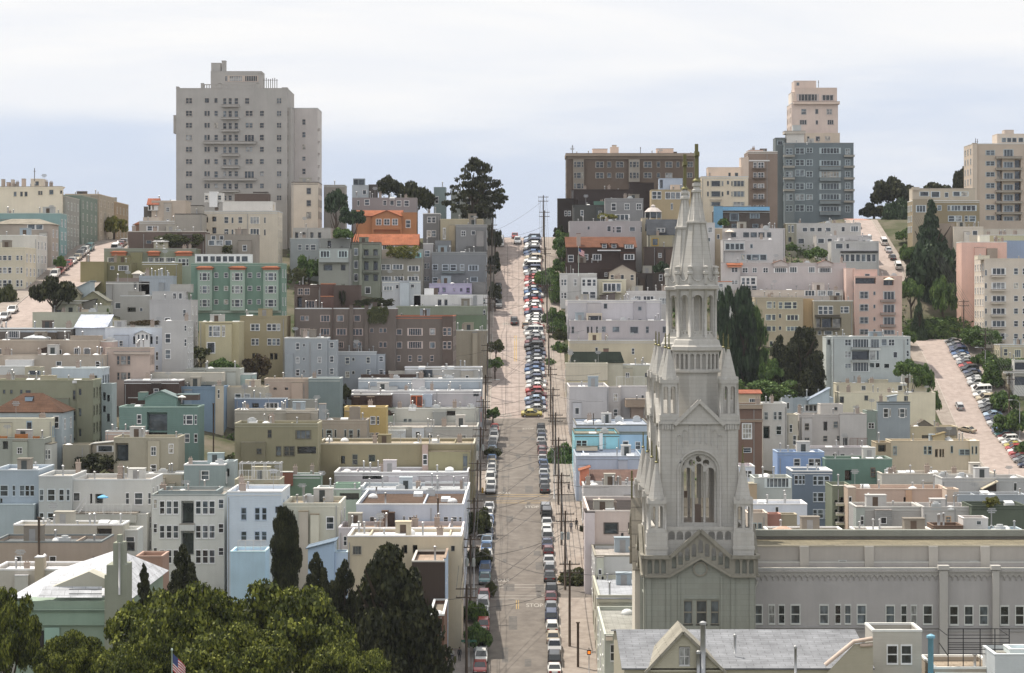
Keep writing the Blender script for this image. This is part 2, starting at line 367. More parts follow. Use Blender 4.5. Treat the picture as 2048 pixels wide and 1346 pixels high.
def unit_window(kind):
    """unit frame, x 0..1, z 0..1, y<0 towards the viewer; bars are thin boxes"""
    mb = MB(); a, b = 0.06, 0.04
    mb.box(-.05, a, -0.05, 0.11, 0, 1); mb.box(1-a, 1.05, -0.05, 0.11, 0, 1); mb.box(-.05, 1.05, -.05, -.002, 1.001, 1.05)
    mb.box(a, 1-a, -0.05, 0.11, 1-b, 1); mb.box(a, 1-a, -0.05, 0.11, 0, b)
    mb.box(-0.05, 1.05, -0.10, -0.052, -0.05, 0.02)
    if kind == 'd': mb.box(a, 1-a, 0.03, 0.10, 0.47, 0.53)
    if kind == 'w':
        for t in (0.333, 0.667): mb.box(t-0.025, t+0.025, 0.02, 0.10, b, 1-b)
    if kind == 'p':
        mb.box(0.46, 0.54, 0.0, 0.10, b, 1-b)
        mb.box(a, 0.46, 0.04, 0.10, 0.47, 0.52); mb.box(0.54, 1-a, 0.04, 0.10, 0.47, 0.52)
    if kind == 'g':
        for i in range(1, 6): mb.box(i/6-0.012, i/6+0.012, 0.0, 0.10, b, 1-b)
    if kind == 'm':
        for t in (0.36, 0.64): mb.box(t-0.025, t+0.025, 0.02, 0.10, b, 1-b)
        for t in (0.36, 0.66): mb.box(a, 1-a, 0.04, 0.09, t-0.02, t+0.02)
    return mb
WMESH = {}
_fm = plain((0.7, 0.7, 0.68), 0.6)
for k in 'dswpgm': WMESH[k] = unit_window(k).mesh('window_frame', (_fm,))
_p = MB(); _p.face([(0, 0, 0), (1, 0, 0), (1, 0, 1), (0, 0, 1)]); PANE = _p.mesh('pane', (GLASS,))
def pipe_mesh():
    mb = MB(); mb.tube([(0,0,0),(0,0,1)], 0.13, 7); mb.lathe([(0.1,0.97),(0.22,1.0),(0.22,1.07),(0.05,1.13)], 7); return mb
PIPE = pipe_mesh().mesh('vent_pipe', (METAL,))
_c = MB(); _c.box(-.4, .4, -.3, .3, 0, 1); _c.box(-.47, .47, -.37, .37, 1, 1.1); _c.lathe([(.12, 1.1), (.1, 1.35)], 6, (-.18, 0)); _c.lathe([(.12, 1.1), (.1, 1.4)], 6, (.18, 0))
CHIM = _c.mesh('chimney', (stucco((0.36, 0.30, 0.26)),))
_c = MB(); _c.box(-.7, .7, -.9, .9, 0, .35); _c.obox((0, 0, .52), (.66, 0, 0), (0, .86, .12), (0, -.02, .06)); SKYL = _c.mesh('skylight', (plain((0.72, 0.74, 0.75), 0.3),))
_c = MB(); _c.tube([(0,0,0),(0,0,1)], 0.035, 5); 
for z_, w_ in ((.98,.5),(.9,.65),(.82,.45)): _c.bar((-w_, 0, z_), (w_, 0, z_), 0.025)
ANTE = _c.mesh('antenna', (METAL,))
_c = MB(); _c.lathe([(.75, 0), (.75, .25), (.62, .5), (.3, .68), (.05, .72)], 10, smooth=True); DOME = _c.mesh('skylight_dome', (plain((0.75, 0.76, 0.76), 0.35),))
_c = MB(); _c.box(-.7, .7, -.6, .6, 0, 1.0); _c.lathe([(.45, 1.0), (.45, 1.25)], 10); HVAC = _c.mesh('air_unit', (plain((0.5, 0.52, 0.53), 0.5),))

_c = MB(); _c.box(-.055, .055, -.05, .05, 0, 1); RAINP = _c.mesh('rain_pipe', (plain((0.36, 0.36, 0.36), .6),))
def facade(mb, ox, oy, ux, uy, width, z0, z1, holes, dep=0.16, m=0):
    """rectangular wall from (ox,oy) along (ux,uy), openings cut with reveals; outward normal is (uy,-ux)"""
    nx, ny = uy, -ux
    us = sorted(set([0, width] + [t for h in holes for t in h[:2]])); zs = sorted(set([z0, z1] + [t for h in holes for t in h[2:4]]))
    P = lambda u, z, o=0.0: (ox + ux*u - nx*o, oy + uy*u - ny*o, z)
    solid = lambda a, b, c, d: not any(h[0] <= (a+b)/2 <= h[1] and h[2] <= (c+d)/2 <= h[3] for h in holes)
    for c, d in zip(zs, zs[1:]):
        run = None
        for a, b in zip(us, us[1:]):
            if solid(a, b, c, d): run = (run[0] if run else a, b)
            else:
                if run: mb.face([P(run[0], c), P(run[1], c), P(run[1], d), P(run[0], d)], m)
                run = None
        if run: mb.face([P(run[0], c), P(run[1], c), P(run[1], d), P(run[0], d)], m)
    for a, b, c, d in [h[:4] for h in holes]:
        mb.face([P(a, c), P(a, d), P(a, d, dep), P(a, c, dep)][::-1], m); mb.face([P(b, c), P(b, c, dep), P(b, d, dep), P(b, d)][::-1], m)
        mb.face([P(a, c), P(a, c, dep), P(b, c, dep), P(b, c)][::-1], m); mb.face([P(a, d), P(b, d), P(b, d, dep), P(a, d, dep)][::-1], m)

import re
_rx = re.compile(r'(-?[\d.]+)-(-?[\d.]+)$')
def parse(W):
    """'x0-x1,x0-x1:y0-y1,y0-y1t' -> pixel rectangles with a type letter"""
    out = []
    for tok in W.split():
        t = 'd'
        if tok[-1].isalpha(): t = tok[-1]; tok = tok[:-1]
        xs, ys = tok.split(':')
        for xr in xs.split(','):
            for yr in ys.split(','):
                a, b = map(float, _rx.match(xr).groups()); c, d = map(float, _rx.match(yr).groups())
                out.append((cx_(a), cx_(b), cy_(c), cy_(d), t))
    return out
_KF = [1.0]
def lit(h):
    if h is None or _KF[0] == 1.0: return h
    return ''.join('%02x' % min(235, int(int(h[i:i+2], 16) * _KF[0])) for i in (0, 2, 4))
def K(x0, x1, yt, yb=None, dd=0.0, D=4.0, c=None, W='', roof=None, rc=None, cop=None, par=True, sid=None, nm='wall', fc=None, side=None):
    return dict(x0=cx_(x0), x1=cx_(x1), yt=cy_(yt), yb=None if yb is None else cy_(yb), dd=dd, D=D, c=lit(c), W=parse(W), roof=(roof[0], cy_(roof[1])) if roof else None,
                rc=rc, cop=cop, par=par, sid=sid, nm=nm, fc=fc, side=side)
SPECS = []
def B(label, x0, x1, yt, h=9.0, d=None, c='b0a8a0', W='', D=13.0, name='house', rc='a09a92', fc='d8dad8', blocks=(), roof=None, cop=None, sid=None,
      clutter=1.0, side=None, X1=None, X0=None, yb=None, group=None, seed=None, par=True):
    cat = {'house': 'house', 'apartment_building': 'building', 'apartment_tower': 'tower', 'hall': 'building', 'shed': 'shed'}.get(name, 'building')
    SPECS.append(dict(label=label, x0=cx_(x0), x1=cx_(x1), yt=cy_(yt), h=h, d=d, c=lit(c), W=parse(W), D=D, name=name, rc=rc, fc=fc, blocks=list(blocks),
                      roof=(roof[0], cy_(roof[1])) if roof else None, cop=cop, sid=sid, clutter=clutter, side=side, X1=X1, X0=X0, cat=cat, group=group, par=par))

def solve_d(s):
    xm = (s['x0'] + s['x1']) / 2; lo, hi = 200.0, 760.0
    f = lambda d: PZ(s['yt'], d) - zg(PX(xm, d), d) - s['h']
    best = None
    for d in np.arange(lo, hi, 1.0):
        if f(d) < 0: best = d; break
    return float(best if best else 700.0)

def put_windows(root, wallpart, rects, axis, plane, fcol):
    """rects: world (u0,u1,z0,z1,type). axis 'f': front (camera side) at y=plane; 'r': +X face at x=plane; 'l': -X face"""
    for (u0, u1, z0, z1, t) in rects:
        w, h = u1-u0, z1-z0
        if t == 'k': continue
        if axis == 'f': loc, rz = (u0, plane, z0), 0.0
        elif axis == 'r': loc, rz = (plane, u0, z0), math.pi/2
        else: loc, rz = (plane, u1, z0), -math.pi/2
        o = link('window', WMESH[t], root, loc, (w, 1.0, h), rz, (fcol,))
        p = link('pane', PANE, o, (0.03, 0.09, 0.02), (0.94, 1, 0.96))

def block(root, x0, x1, zb, zt, y0, y1, wc, rects, roof, rc, cop, par, sid, fcol, side, rng, nm='wall'):
    mat = siding(wallc(wc), 0.3) if sid == 's' else siding(wallc(wc), 0.4, True) if sid == 'v' else stucco(wallc(wc))
    mb = MB(); hol = [(r[0]-x0, r[1]-x0, r[2], r[3]) for r in rects if r[0] > x0-0.01 and r[1] < x1+0.01 and r[2] > zb and r[3] < zt+0.01]
    ok = [r for r in rects if r[0] > x0-0.01 and r[1] < x1+0.01 and r[2] > zb and r[3] < zt+0.01]
    deep = [r for r in ok if r[4] == 'k']
    facade(mb, x0, y0, 1, 0, x1-x0, zb, zt, hol, 0.16)
    for r in deep:     # open porches, loggias, doorways: a real recess
        a, b, c_, d_ = r[:4]; q = min(1.6, (y1-y0)*0.5)
        mb.face([(a, y0+q, c_), (b, y0+q, c_), (b, y0+q, d_), (a, y0+q, d_)])
        mb.face([(a, y0+.16, c_), (b, y0+.16, c_), (b, y0+q, c_), (a, y0+q, c_)]); mb.face([(a, y0+.16, d_), (a, y0+q, d_), (b, y0+q, d_), (b, y0+.16, d_)])
        mb.face([(a, y0+.16, c_), (a, y0+q, c_), (a, y0+q, d_), (a, y0+.16, d_)]); mb.face([(b, y0+.16, c_), (b, y0+.16, d_), (b, y0+q, d_), (b, y0+q, c_)])
    for r in deep: link('pane', PANE, root, (r[0]+.06, y0+min(1.6, (y1-y0)*.5)-.03, r[2]+.03), (r[1]-r[0]-.12, 1, (r[3]-r[2])*.86))  # dark glass added at each recess back stands in for its deep shade
    sr = {'l': [], 'r': []}
    if side:
        for ch in side.split():
            sd, n, rows = ch[0], int(ch[1]), int(ch[2]); L_ = y1 - y0
            for i in range(n):
                for j in range(rows):
                    cw = L_ / n; u = y0 + cw*(i+0.5); w = min(1.3, cw*0.5); zt_ = zt - 1.2 - 3.0*j
                    if zt_ - 1.7 > zb: sr[sd].append((u-w/2, u+w/2, zt_-1.7, zt_, 'd'))
    facade(mb, x1, y0, 0, 1, y1-y0, zb, zt, [(r[0]-y0, r[1]-y0, r[2], r[3]) for r in sr['r']], 0.16)
    facade(mb, x0, y1, 0, -1, y1-y0, zb, zt, [(y1-r[1], y1-r[0], r[2], r[3]) for r in sr['l']], 0.16)
    facade(mb, x1, y1, -1, 0, x1-x0, zb, zt, [], 0.16)
    rl = hexl(rc)
    P = 0.2
    if roof is None:
        if par and (x1-x0) > 1.5 and (y1-y0) > 1.5:
            rz = zt - 0.4
            for a, b, e, g in (((x0,y0),(x1,y0),(x1-P,y0+P),(x0+P,y0+P)), ((x1,y0),(x1,y1),(x1-P,y1-P),(x1-P,y0+P)), ((x1,y1),(x0,y1),(x0+P,y1-P),(x1-P,y1-P)), ((x0,y1),(x0,y0),(x0+P,y0+P),(x0+P,y1-P))):
                mb.face([(*a, zt), (*b, zt), (*e, zt), (*g, zt)]); mb.face([(*g, zt), (*e, zt), (*e, rz), (*g, rz)])
            w = mb.build(nm, mat, root)
            rb = MB(); rb.face([(x0+P, y0+P, rz), (x1-P, y0+P, rz), (x1-P, y1-P, rz), (x0+P, y1-P, rz)]); rb.build('roof', roofing(rl), root)
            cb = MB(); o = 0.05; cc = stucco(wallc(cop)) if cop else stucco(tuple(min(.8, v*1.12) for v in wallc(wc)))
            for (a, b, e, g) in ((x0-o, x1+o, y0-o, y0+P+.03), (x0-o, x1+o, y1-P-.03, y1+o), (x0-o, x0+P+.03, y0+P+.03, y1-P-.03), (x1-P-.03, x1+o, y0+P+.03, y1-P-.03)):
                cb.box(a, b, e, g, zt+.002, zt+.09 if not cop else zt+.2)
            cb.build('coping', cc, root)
        else:
            mb.build(nm, mat, root); rb = MB(); rb.box(x0-.04, x1+.04, y0-.04, y1+.04, zt+.002, zt+.12); rb.build('roof', roofing(rl), root)
    else:
        kind, za = roof; ov = 0.3; rmat = roofing(rl); rb = MB(); xm, ym = (x0+x1)/2, (y0+y1)/2; th = 0.14
        def slab(pts):
            rb.face(pts); q = [(p[0], p[1], p[2]-th) for p in pts]; rb.face(q[::-1])
            for i in range(len(pts)):
                j = (i+1) % len(pts); rb.face([pts[i], q[i], q[j], pts[j]])
        e = zt + 0.05
        if kind == 'gy':          # ridge runs away from the viewer, gable faces us
            mb.face([(x0, y0, zt), (x1, y0, zt), (xm, y0, za)]); mb.face([(x1, y1, zt), (x0, y1, zt), (xm, y1, za)])
            sl_ = (za-zt)/max(.1, xm-x0)*ov
            slab([(x0-ov, y0-ov, e-sl_), (xm, y0-ov, za+.05), (xm, y1+ov, za+.05), (x0-ov, y1+ov, e-sl_)][::-1]); slab([(xm, y0-ov, za+.05), (x1+ov, y0-ov, e-sl_), (x1+ov, y1+ov, e-sl_), (xm, y1+ov, za+.05)][::-1])
        elif kind == 'gx':        # ridge across the view
            mb.face([(x1, y0, zt), (x1, y1, zt), (x1, ym, za)]); mb.face([(x0, y1, zt), (x0, y0, zt), (x0, ym, za)])
            sl_ = (za-zt)/max(.1, ym-y0)*ov
            slab([(x0-ov, y0-ov, e-sl_), (x1+ov, y0-ov, e-sl_), (x1+ov, ym, za+.05), (x0-ov, ym, za+.05)]); slab([(x1+ov, y1+ov, e-sl_), (x0-ov, y1+ov, e-sl_), (x0-ov, ym, za+.05), (x1+ov, ym, za+.05)])
        elif kind == 'hip':
            q = min((x1-x0), (y1-y0))*0.38
            A, B_ = (x0+q, ym, za), (x1-q, ym, za); c4 = [(x0-ov, y0-ov, e), (x1+ov, y0-ov, e), (x1+ov, y1+ov, e), (x0-ov, y1+ov, e)]
            slab([c4[0], c4[1], B_, A]); slab([c4[1], c4[2], B_]); slab([c4[2], c4[3], A, B_]); slab([c4[3], c4[0], A])
        elif kind == 'shed':      # rises to the back
            mb.face([(x1, y0, zt), (x1, y1, zt), (x1, y1, za)]); mb.face([(x0, y1, zt), (x0, y0, zt), (x0, y1, za)]); mb.face([(x1, y1, zt), (x0, y1, zt), (x0, y1, za), (x1, y1, za)])
            slab([(x0-ov, y0-ov, e), (x1+ov, y0-ov, e), (x1+ov, y1, za), (x0-ov, y1, za)])
        elif kind == 'sl':        # slopes up to the right
            mb.face([(x0, y0, zt), (x1, y0, zt), (x1, y0, za)]); mb.face([(x1, y1, zt), (x0, y1, zt), (x1, y1, za)]); mb.face([(x1, y0, zt), (x1, y1, zt), (x1, y1, za), (x1, y0, za)])
            slab([(x0-ov, y0-ov, e), (x1+ov, y0-ov, za+.05), (x1+ov, y1+ov, za+.05), (x0-ov, y1+ov, e)])
        mb.build(nm, mat, root); rb.build('roof', rmat, root)
    put_windows(root, None, ok, 'f', y0, fcol)
    put_windows(root, None, sr['r'], 'r', x1, fcol); put_windows(root, None, sr['l'], 'l', x0, fcol)

def build_all():
    for s in SPECS:
        if s['d'] is None: s['d'] = solve_d(s)
    SPECS.sort(key=lambda s: s['d'])
    for i, s in enumerate(SPECS):
        xe = PX(s['x1'], s['d']); xw = PX(s['x0'], s['d'])
        lim = 26.0 if (-13 < xe < -7 or 8 < xw < 13) and s['d'] < 660 else s['D']
        for t in SPECS[i+1:]:
            ov = min(s['x1'], t['x1']) - max(s['x0'], t['x0'])
            if ov > 0.12 * (s['x1'] - s['x0']) or ov > 0.25 * (t['x1'] - t['x0']):
                gap = t['d'] - s['d'] - 0.4
                if gap > 0.2: lim = min(lim, gap)
                elif gap > -0.5: lim = min(lim, 1.2)
        s['D'] = max(1.2, lim)
    for s in SPECS:
        rng = random.Random(s['label']); d = s['d']
        x0, x1 = PX(s['x0'], d), PX(s['x1'], d)
        if s['X1'] is not None: x1 = s['X1']
        if s['X0'] is not None: x0 = s['X0']
        zt = PZ(s['yt'], d); y0, y1 = d, d + s['D']
        zb = min(zg(x, y) for x in (x0, x1) for y in (y0, y1)) - 1.0
        zb = min(zb, zt - 2.0)
        root = empty(s['name'], ((x0+x1)/2, (y0+y1)/2, zb)); tag(root, s['label'], s['cat'], s['group'])
        inner = empty  # parts keep world coordinates: undo the root offset
        off = Vector(root.location)
        holder = root
        fcol = plain(tuple(min(.8, v/0.7) for v in hexl(s['fc'])), 0.6)
        before = set()
        n0 = len(bpy.data.objects)
        parts = []
        def conv(rects, dd):
            return [(PX(a, dd), PX(b, dd), PZ(e, dd), PZ(c, dd), t) for a, b, c, e, t in rects]
        roof = (s['roof'][0], PZ(s['roof'][1], d + (s['D']/2 if s['roof'][0] in ('gx', 'hip') else s['D'] if s['roof'][0] == 'shed' else 0))) if s['roof'] else None
        if s['cop'] is None and rng.random() < .4: s['cop'] = rng.choice(('c8caca', 'd0d0cc', 'bcc0c4'))  # some copings whitened in colour so roof edges read as sunlit
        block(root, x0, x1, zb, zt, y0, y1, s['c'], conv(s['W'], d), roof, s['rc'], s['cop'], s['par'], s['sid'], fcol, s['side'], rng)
        for k in s['blocks']:
            kd = d + k['dd']; kx0, kx1 = PX(k['x0'], kd), PX(k['x1'], kd); kzt = PZ(k['yt'], kd)
            kzb = PZ(k['yb'], kd) if k['yb'] is not None else zb
            kr = (k['roof'][0], PZ(k['roof'][1], kd + (k['D']/2 if k['roof'][0] in ('gx', 'hip') else k['D'] if k['roof'][0] == 'shed' else 0))) if k['roof'] else None
            kf = plain(tuple(min(.8, v/0.7) for v in hexl(k['fc'])), 0.6) if k['fc'] else fcol
            block(root, kx0, kx1, kzb, kzt, kd, kd + k['D'], k['c'] or s['c'], conv(k['W'], kd), kr, k['rc'] or s['rc'], k['cop'], k['par'], k['sid'] or s['sid'], kf, k['side'], rng, k['nm'])
        # later additions against a blank wall: light-well fronts, bathrooms, porches
        wr = conv(s['W'], d)
        if s['clutter'] > .25 and s['roof'] is None and x1-x0 > 7 and len(wr) < 16:
            for _ in range(rng.choice((2, 3, 4, 5))):
                ww = rng.uniform(.12, .3)*(x1-x0); ea = rng.uniform(x0+.1, x1-ww-.1); eb = ea+ww
                if any(r[0]-.2 < eb and r[1]+.2 > ea for r in wr) or any(PX(k['x0'], d)-.2 < eb and PX(k['x1'], d)+.2 > ea and k['dd'] < 1 for k in s['blocks']): continue
                et = zt - rng.choice((0.35, .6, 1.4, 3.0)); pr = rng.uniform(.25, .9); f_ = rng.uniform(.86, 1.1); tw = rng.uniform(-6, 6)
                ec = ''.join('%02x' % max(20, min(230, int(int(s['c'][i:i+2], 16)*f_ + tw*(1 - i/2)))) for i in (0, 2, 4)); er = []
                n_ = int(ww // 1.7); z_ = et - 1.0
                while z_ - 1.3 > zb + 2 and n_ and rng.random() < .85:
                    for q in range(n_):
                        if rng.random() < .7: m_ = ea + ww*(q+.5)/n_; hw_ = rng.uniform(.3, .48); er.append((m_-hw_, m_+hw_, z_-rng.uniform(.9, 1.4), z_, rng.choice('ddsp')))
                    z_ -= 2.9
                block(root, ea, eb, zb, et, y0-pr, y0+.05, ec, er, None, s['rc'], None, False, s['sid'], fcol, None, rng, 'wall_extension')
                wr = wr + [(ea, eb, 0, 0, 's')]
        # roof furniture
        if s['roof'] is None and s['clutter'] > 0:
            A = (x1-x0); n = int(A * 0.5 * s['clutter'] * rng.uniform(0.6, 1.4) + rng.random())
            for _ in range(min(n, 14)):
                px, py = rng.uniform(x0+.6, x1-.6), rng.uniform(y0+.4, max(y0+.5, y1-.6)); r = rng.random(); rz = zt - 0.4
                if r < 0.52: link('vent_pipe', PIPE, root, (px, py, rz), (1, 1, rng.uniform(0.9, 2.0)))
                elif r < 0.64: link('chimney', CHIM, root, (px, py, rz), (rng.uniform(.7, 1.1), rng.uniform(.7, 1.1), rng.uniform(1.0, 1.7)))
                elif r < 0.78 and s['D'] > 4: link('skylight', SKYL, root, (px, py, rz))
                elif r < 0.88 and s['D'] > 4: link('skylight_dome', DOME, root, (px, py, rz))
                elif r < 0.95: link('antenna', ANTE, root, (px, py, rz), (1, 1, rng.uniform(2, 3.4)))
                elif s['D'] > 4: link('air_unit', HVAC, root, (px, py, rz))
        W_ = x1 - x0; cw_ = s['clutter']
        if cw_ > 0.25 and s['roof'] is None:
            for _ in range(rng.choice((0, 1, 1, 2))):                      # rain pipes down the wall
                q = rng.choice((x0 + rng.uniform(.15, .5), x1 - rng.uniform(.15, .5), rng.uniform(x0 + .3, x1 - .3)))
                if any(r[0]-.15 < q < r[1]+.15 for r in conv(s['W'], d)): continue
                link('rain_pipe', RAINP, root, (q, y0 - .07, zb), (1, 1, zt - zb - rng.uniform(.1, .9)))
            if s['D'] > 5 and W_ > 6 and rng.random() < .68:               # stair head on the roof
                bw = rng.uniform(1.6, 3.0); bx = rng.uniform(x0 + .8, x1 - .8 - bw); by = y0 + rng.uniform(1.5, max(1.6, s['D'] - 3)); bm = MB(); bh = rng.uniform(1.5, 2.3)
                bm.box(bx, bx+bw, by, by+2.0, zt-.39, zt-.39+bh); bm.box(bx-.08, bx+bw+.08, by-.08, by+2.08, zt-.388+bh, zt-.28+bh); bm.build('stair_head', stucco(wallc(rng.choice((s['c'], s['c'], 'a4a4a4', '98948a', '7c746a', '5c504a', '8a98a4')))), root)
                dm = MB(); dm.box(bx+bw*.3, bx+bw*.3+.8, by-.03, by-.002, zt-.36, zt-.39+min(1.75, bh-.15)); dm.build('roof_door', plain(rng.choice(((.1, .07, .05), (.3, .3, .3), (.05, .06, .06))), .7), root)
            if s['D'] > 4 and W_ > 8:                                      # fire walls and kerbs across the roof
                for _ in range(rng.choice((0, 1, 1, 2))):
                    q = rng.uniform(x0 + 1.5, x1 - 1.5); bm = MB(); bm.box(q-.1, q+.1, y0+.21, y1-.21, zt-.39, zt-.05); bm.build('fire_wall', stucco(wallc(s['c'])), root)
            if W_ > 5 and rng.random() < .5:
                bm = MB(); bm.box(x0+.02, x1-.02, y0-.06, y0-.002, zt-.42, zt-.28); bm.build('string_course', stucco(wallc(s['cop'] or s['c'])), root)
        for ch in root.children: ch.location = Vector(ch.location) - off
        s['root'] = root; s['zt'] = zt; s['zb'] = zb; s['X'] = (x0, x1)
# ---------------------------------------------------------------- buildings left of the central street
RG('R4')
B('tall tan stucco apartment tower with balconies and balustraded roof on the skyline', 185, 972, 272, d=640, c='a29d9a', D=20, name='apartment_tower', clutter=0, rc='9a948c', fc='9a948e', side='l46',
  W='252-300:340-380,430-468,515-552,600-640,685-722,772-808,858-895,945-980,1030-1065p 385-403,407-424:430-468,515-552,600-640,685-722,772-808,858-895,945-980s 386-420,455-480:340-375s 455-482:430-468,515-552,600-640,685-722,772-808,858-905,945-980d 518-542,556-580,598-625:340-385,430-475,515-560,600-645,685-730,772-815,858-895,945-985,1030-1065d 672-705:340-382 674-730:430-468,515-552,685-722,772-808,945-980p 668-740:600-648,858-908w 777-808:430-468,515-552,600-640,685-722,772-808,858-895,945-980 897-932:340-380,430-468,515-552,600-640,685-722,772-808,858-895,945-980,1030-1065p',
  blocks=[K(430, 790, 152, 290, dd=7, D=8, W='532-546:183-222s 558-660:183-222g 668-764:183-222g', fc='b0a49a'), K(433, 500, 93, 155, dd=7.5, D=4), K(508, 536, 78, 155, dd=7.5, D=2), K(768, 790, 170, 290, dd=6.4, D=3),
          K(360, 380, 238, 275, dd=-.1, D=1), K(485, 503, 238, 275, dd=-.1, D=1), K(752, 772, 240, 275, dd=-.1, D=1), K(185, 200, 262, 275, dd=.1, D=3), K(935, 972, 268, 280, dd=.1, D=3),
          K(955, 1000, 410, None, dd=1.5, D=12, W='957-980:430-468,515-552,600-640,685-722,772-808,858-895,945-980,1030-1065'), K(166, 186, 465, 590, dd=3, D=3),
          K(505, 630, 390, 402, dd=-1.1, D=1.2, nm='balcony', par=False), K(505, 630, 478, 490, dd=-1.1, D=1.2, nm='balcony', par=False), K(505, 630, 565, 577, dd=-1.1, D=1.2, nm='balcony', par=False), K(378, 750, 650, 664, dd=-1.1, D=1.2, nm='balcony', par=False),
          K(505, 630, 738, 750, dd=-1.1, D=1.2, nm='balcony', par=False), K(505, 630, 824, 836, dd=-1.1, D=1.2, nm='balcony', par=False), K(378, 750, 910, 924, dd=-1.1, D=1.2, nm='balcony', par=False), K(505, 630, 995, 1006, dd=-1.1, D=1.2, nm='balcony', par=False)])
B('pale pink-white tower wing beside the tall tan apartment tower', 1000, 1187, 415, d=652, c='bdb4b2', D=14, name='apartment_tower', clutter=0, fc='b0a8a4',
  W='1078-1103:490-530,580-620,668-706,755-785,840-880', blocks=[K(1108, 1155, 412, 440, dd=.1, D=3), K(1176, 1200, 560, 568, dd=1, D=2, par=False, nm='balcony'), K(1176, 1200, 648, 656, dd=1, D=2, par=False, nm='balcony'), K(1176, 1200, 733, 741, dd=1, D=2, par=False, nm='balcony'), K(1176, 1200, 820, 828, dd=1, D=2, par=False, nm='balcony'), K(1176, 1200, 907, 915, dd=1, D=2, par=False, nm='balcony')])
B('beige five-storey block with three stacked windows below the pink-white tower wing', 1003, 1192, 940, d=628, c='c0b2a2', D=12, name='apartment_building', cop='5a5452', clutter=.3, W='1110-1140:978-1020,1065-1105,1150-1192', fc='7a7470', side='r33')
B('low grey garage block with four small windows at the foot of the beige tower', 1010, 1280, 1262, d=618, c='aaa6a2', D=9, W='1028-1050,1080-1102,1136-1158,1190-1212:1292-1332k', clutter=.4)
B('cream apartment house with bay windows and white roof storey below the tan tower', 375, 905, 1145, d=598, c='c2b6a4', D=12, name='apartment_building', rc='b8b4ae', fc='c4beb4', side='r34',
  W='525-557:1182-1228,1268-1310 577-592,808-820:1185-1228,1270-1315s 625-655:1182-1228 708-775:1182-1232,1266-1316w 615-655:1268-1318s 385-412:1182-1222,1270-1318k 440-470:1180-1215,1255-1300k',
  blocks=[K(515, 868, 1075, 1150, dd=2.5, D=8, c='c8c4c0', sid='s'), K(420, 476, 1005, 1112, dd=3, D=3, c='d6d6da'), K(385, 515, 1015, 1080, dd=4, D=4, c='c4c2c0', W='390-412,480-505:1030-1062'), K(600, 840, 1018, 1076, dd=5, D=5, c='5a4c46', par=False), K(730, 830, 1005, 1020, dd=5, D=4, c='4a403c', par=False)])
B('grey-beige flat-roofed house with dark chimney left of the cream bay-window house', 176, 372, 1165, d=589, c='9a938a', D=8, cop='4e4a46', blocks=[K(290, 370, 1105, 1170, dd=1, D=4, cop='4e4a46')])
RG('R1')
B('long tan rendered house with small orange tiled gable on the left skyline', 1165, 1428, 276, d=612, c='b5a698', D=10, blocks=[K(1138, 1215, 300, 350, dd=-.5, D=4, c='d8d4ce', roof=('gx', 258), rc='a06450', W='1143-1158,1170-1185:305-345k'), K(1106, 1172, 322, 420, dd=1, D=5, c='5c5854')], clutter=1.4)
B('low brown house with pagoda-like tiled eaves near the top of the left side street', 1070, 1346, 436, d=592, c='9c948c', D=9, W='1130-1215:470-505p', blocks=[K(1035, 1108, 458, 520, dd=.5, D=4, c='8a6a54', roof=('hip', 432), rc='7c4e38'), K(1100, 1220, 405, 440, dd=3, D=4, c='b8aca0', rc='a05a3c')])
B('dark brown rendered wall house with light flat roof beside the left side street', 985, 1578, 515, d=572, c='66554e', D=9, W='1125-1165:580-605s', rc='aaa49c', fc='8a8480', cop='b8b2aa', blocks=[K(1182, 1292, 590, 650, dd=-3, D=4, c='aaa28e', roof=('hip', 560), rc='c8c8c8')])
B('terrace house of glass and grey timber with roof garden above the green apartment block', 1578, 1969, 535, d=560, c='8f857c', D=8, W='1605-1650,1660-1715,1730-1780:580-618s 1625-1660,1690-1720:545-575s', rc='8c887e')
B('olive flat-fronted house with orange canopies and a strip of windows', 800, 1505, 648, d=556, c='7e8470', D=9, W='830-890,900-990,1140-1180,1190-1265,1275-1350:712-748g 1372-1392,1398-1428,1434-1450:722-775d', cop='8a948a', rc='9c9890', fc='c4c4bc',
  blocks=[K(1352, 1505, 700, None, dd=-.8, D=1.0, c='8e9c8e', W='1372-1392,1398-1428,1434-1450:722-775d', fc='d8d8d4'), K(858, 968, 672, 698, dd=-.9, D=1.2, c='b8663e', roof=('hip', 660), rc='a0644a', nm='canopy'), K(1138, 1224, 672, 698, dd=-.9, D=1.2, c='b8663e', roof=('hip', 660), rc='a0644a', nm='canopy'), K(1352, 1474, 674, 699, dd=-1.0, D=1.2, c='b8663e', roof=('hip', 662), rc='a0644a', nm='canopy'), K(1003, 1095, 672, None, dd=-.7, D=1, c='84805a', par=False)])
B('olive yellow rendered block at the kerb of the left side street', 618, 800, 746, d=541, c='857c52', D=8, rc='8a8468', side='l22')
B('olive rendered block with small barred window and long window strip', 796, 1010, 752, d=545, c='7b7654', D=8, W='848-878:778-805s 912-985:775-812g', rc='8a8468')
B('square olive block without windows below the orange canopies', 1093, 1368, 752, d=544, c='88805a', D=7, rc='8a8468')
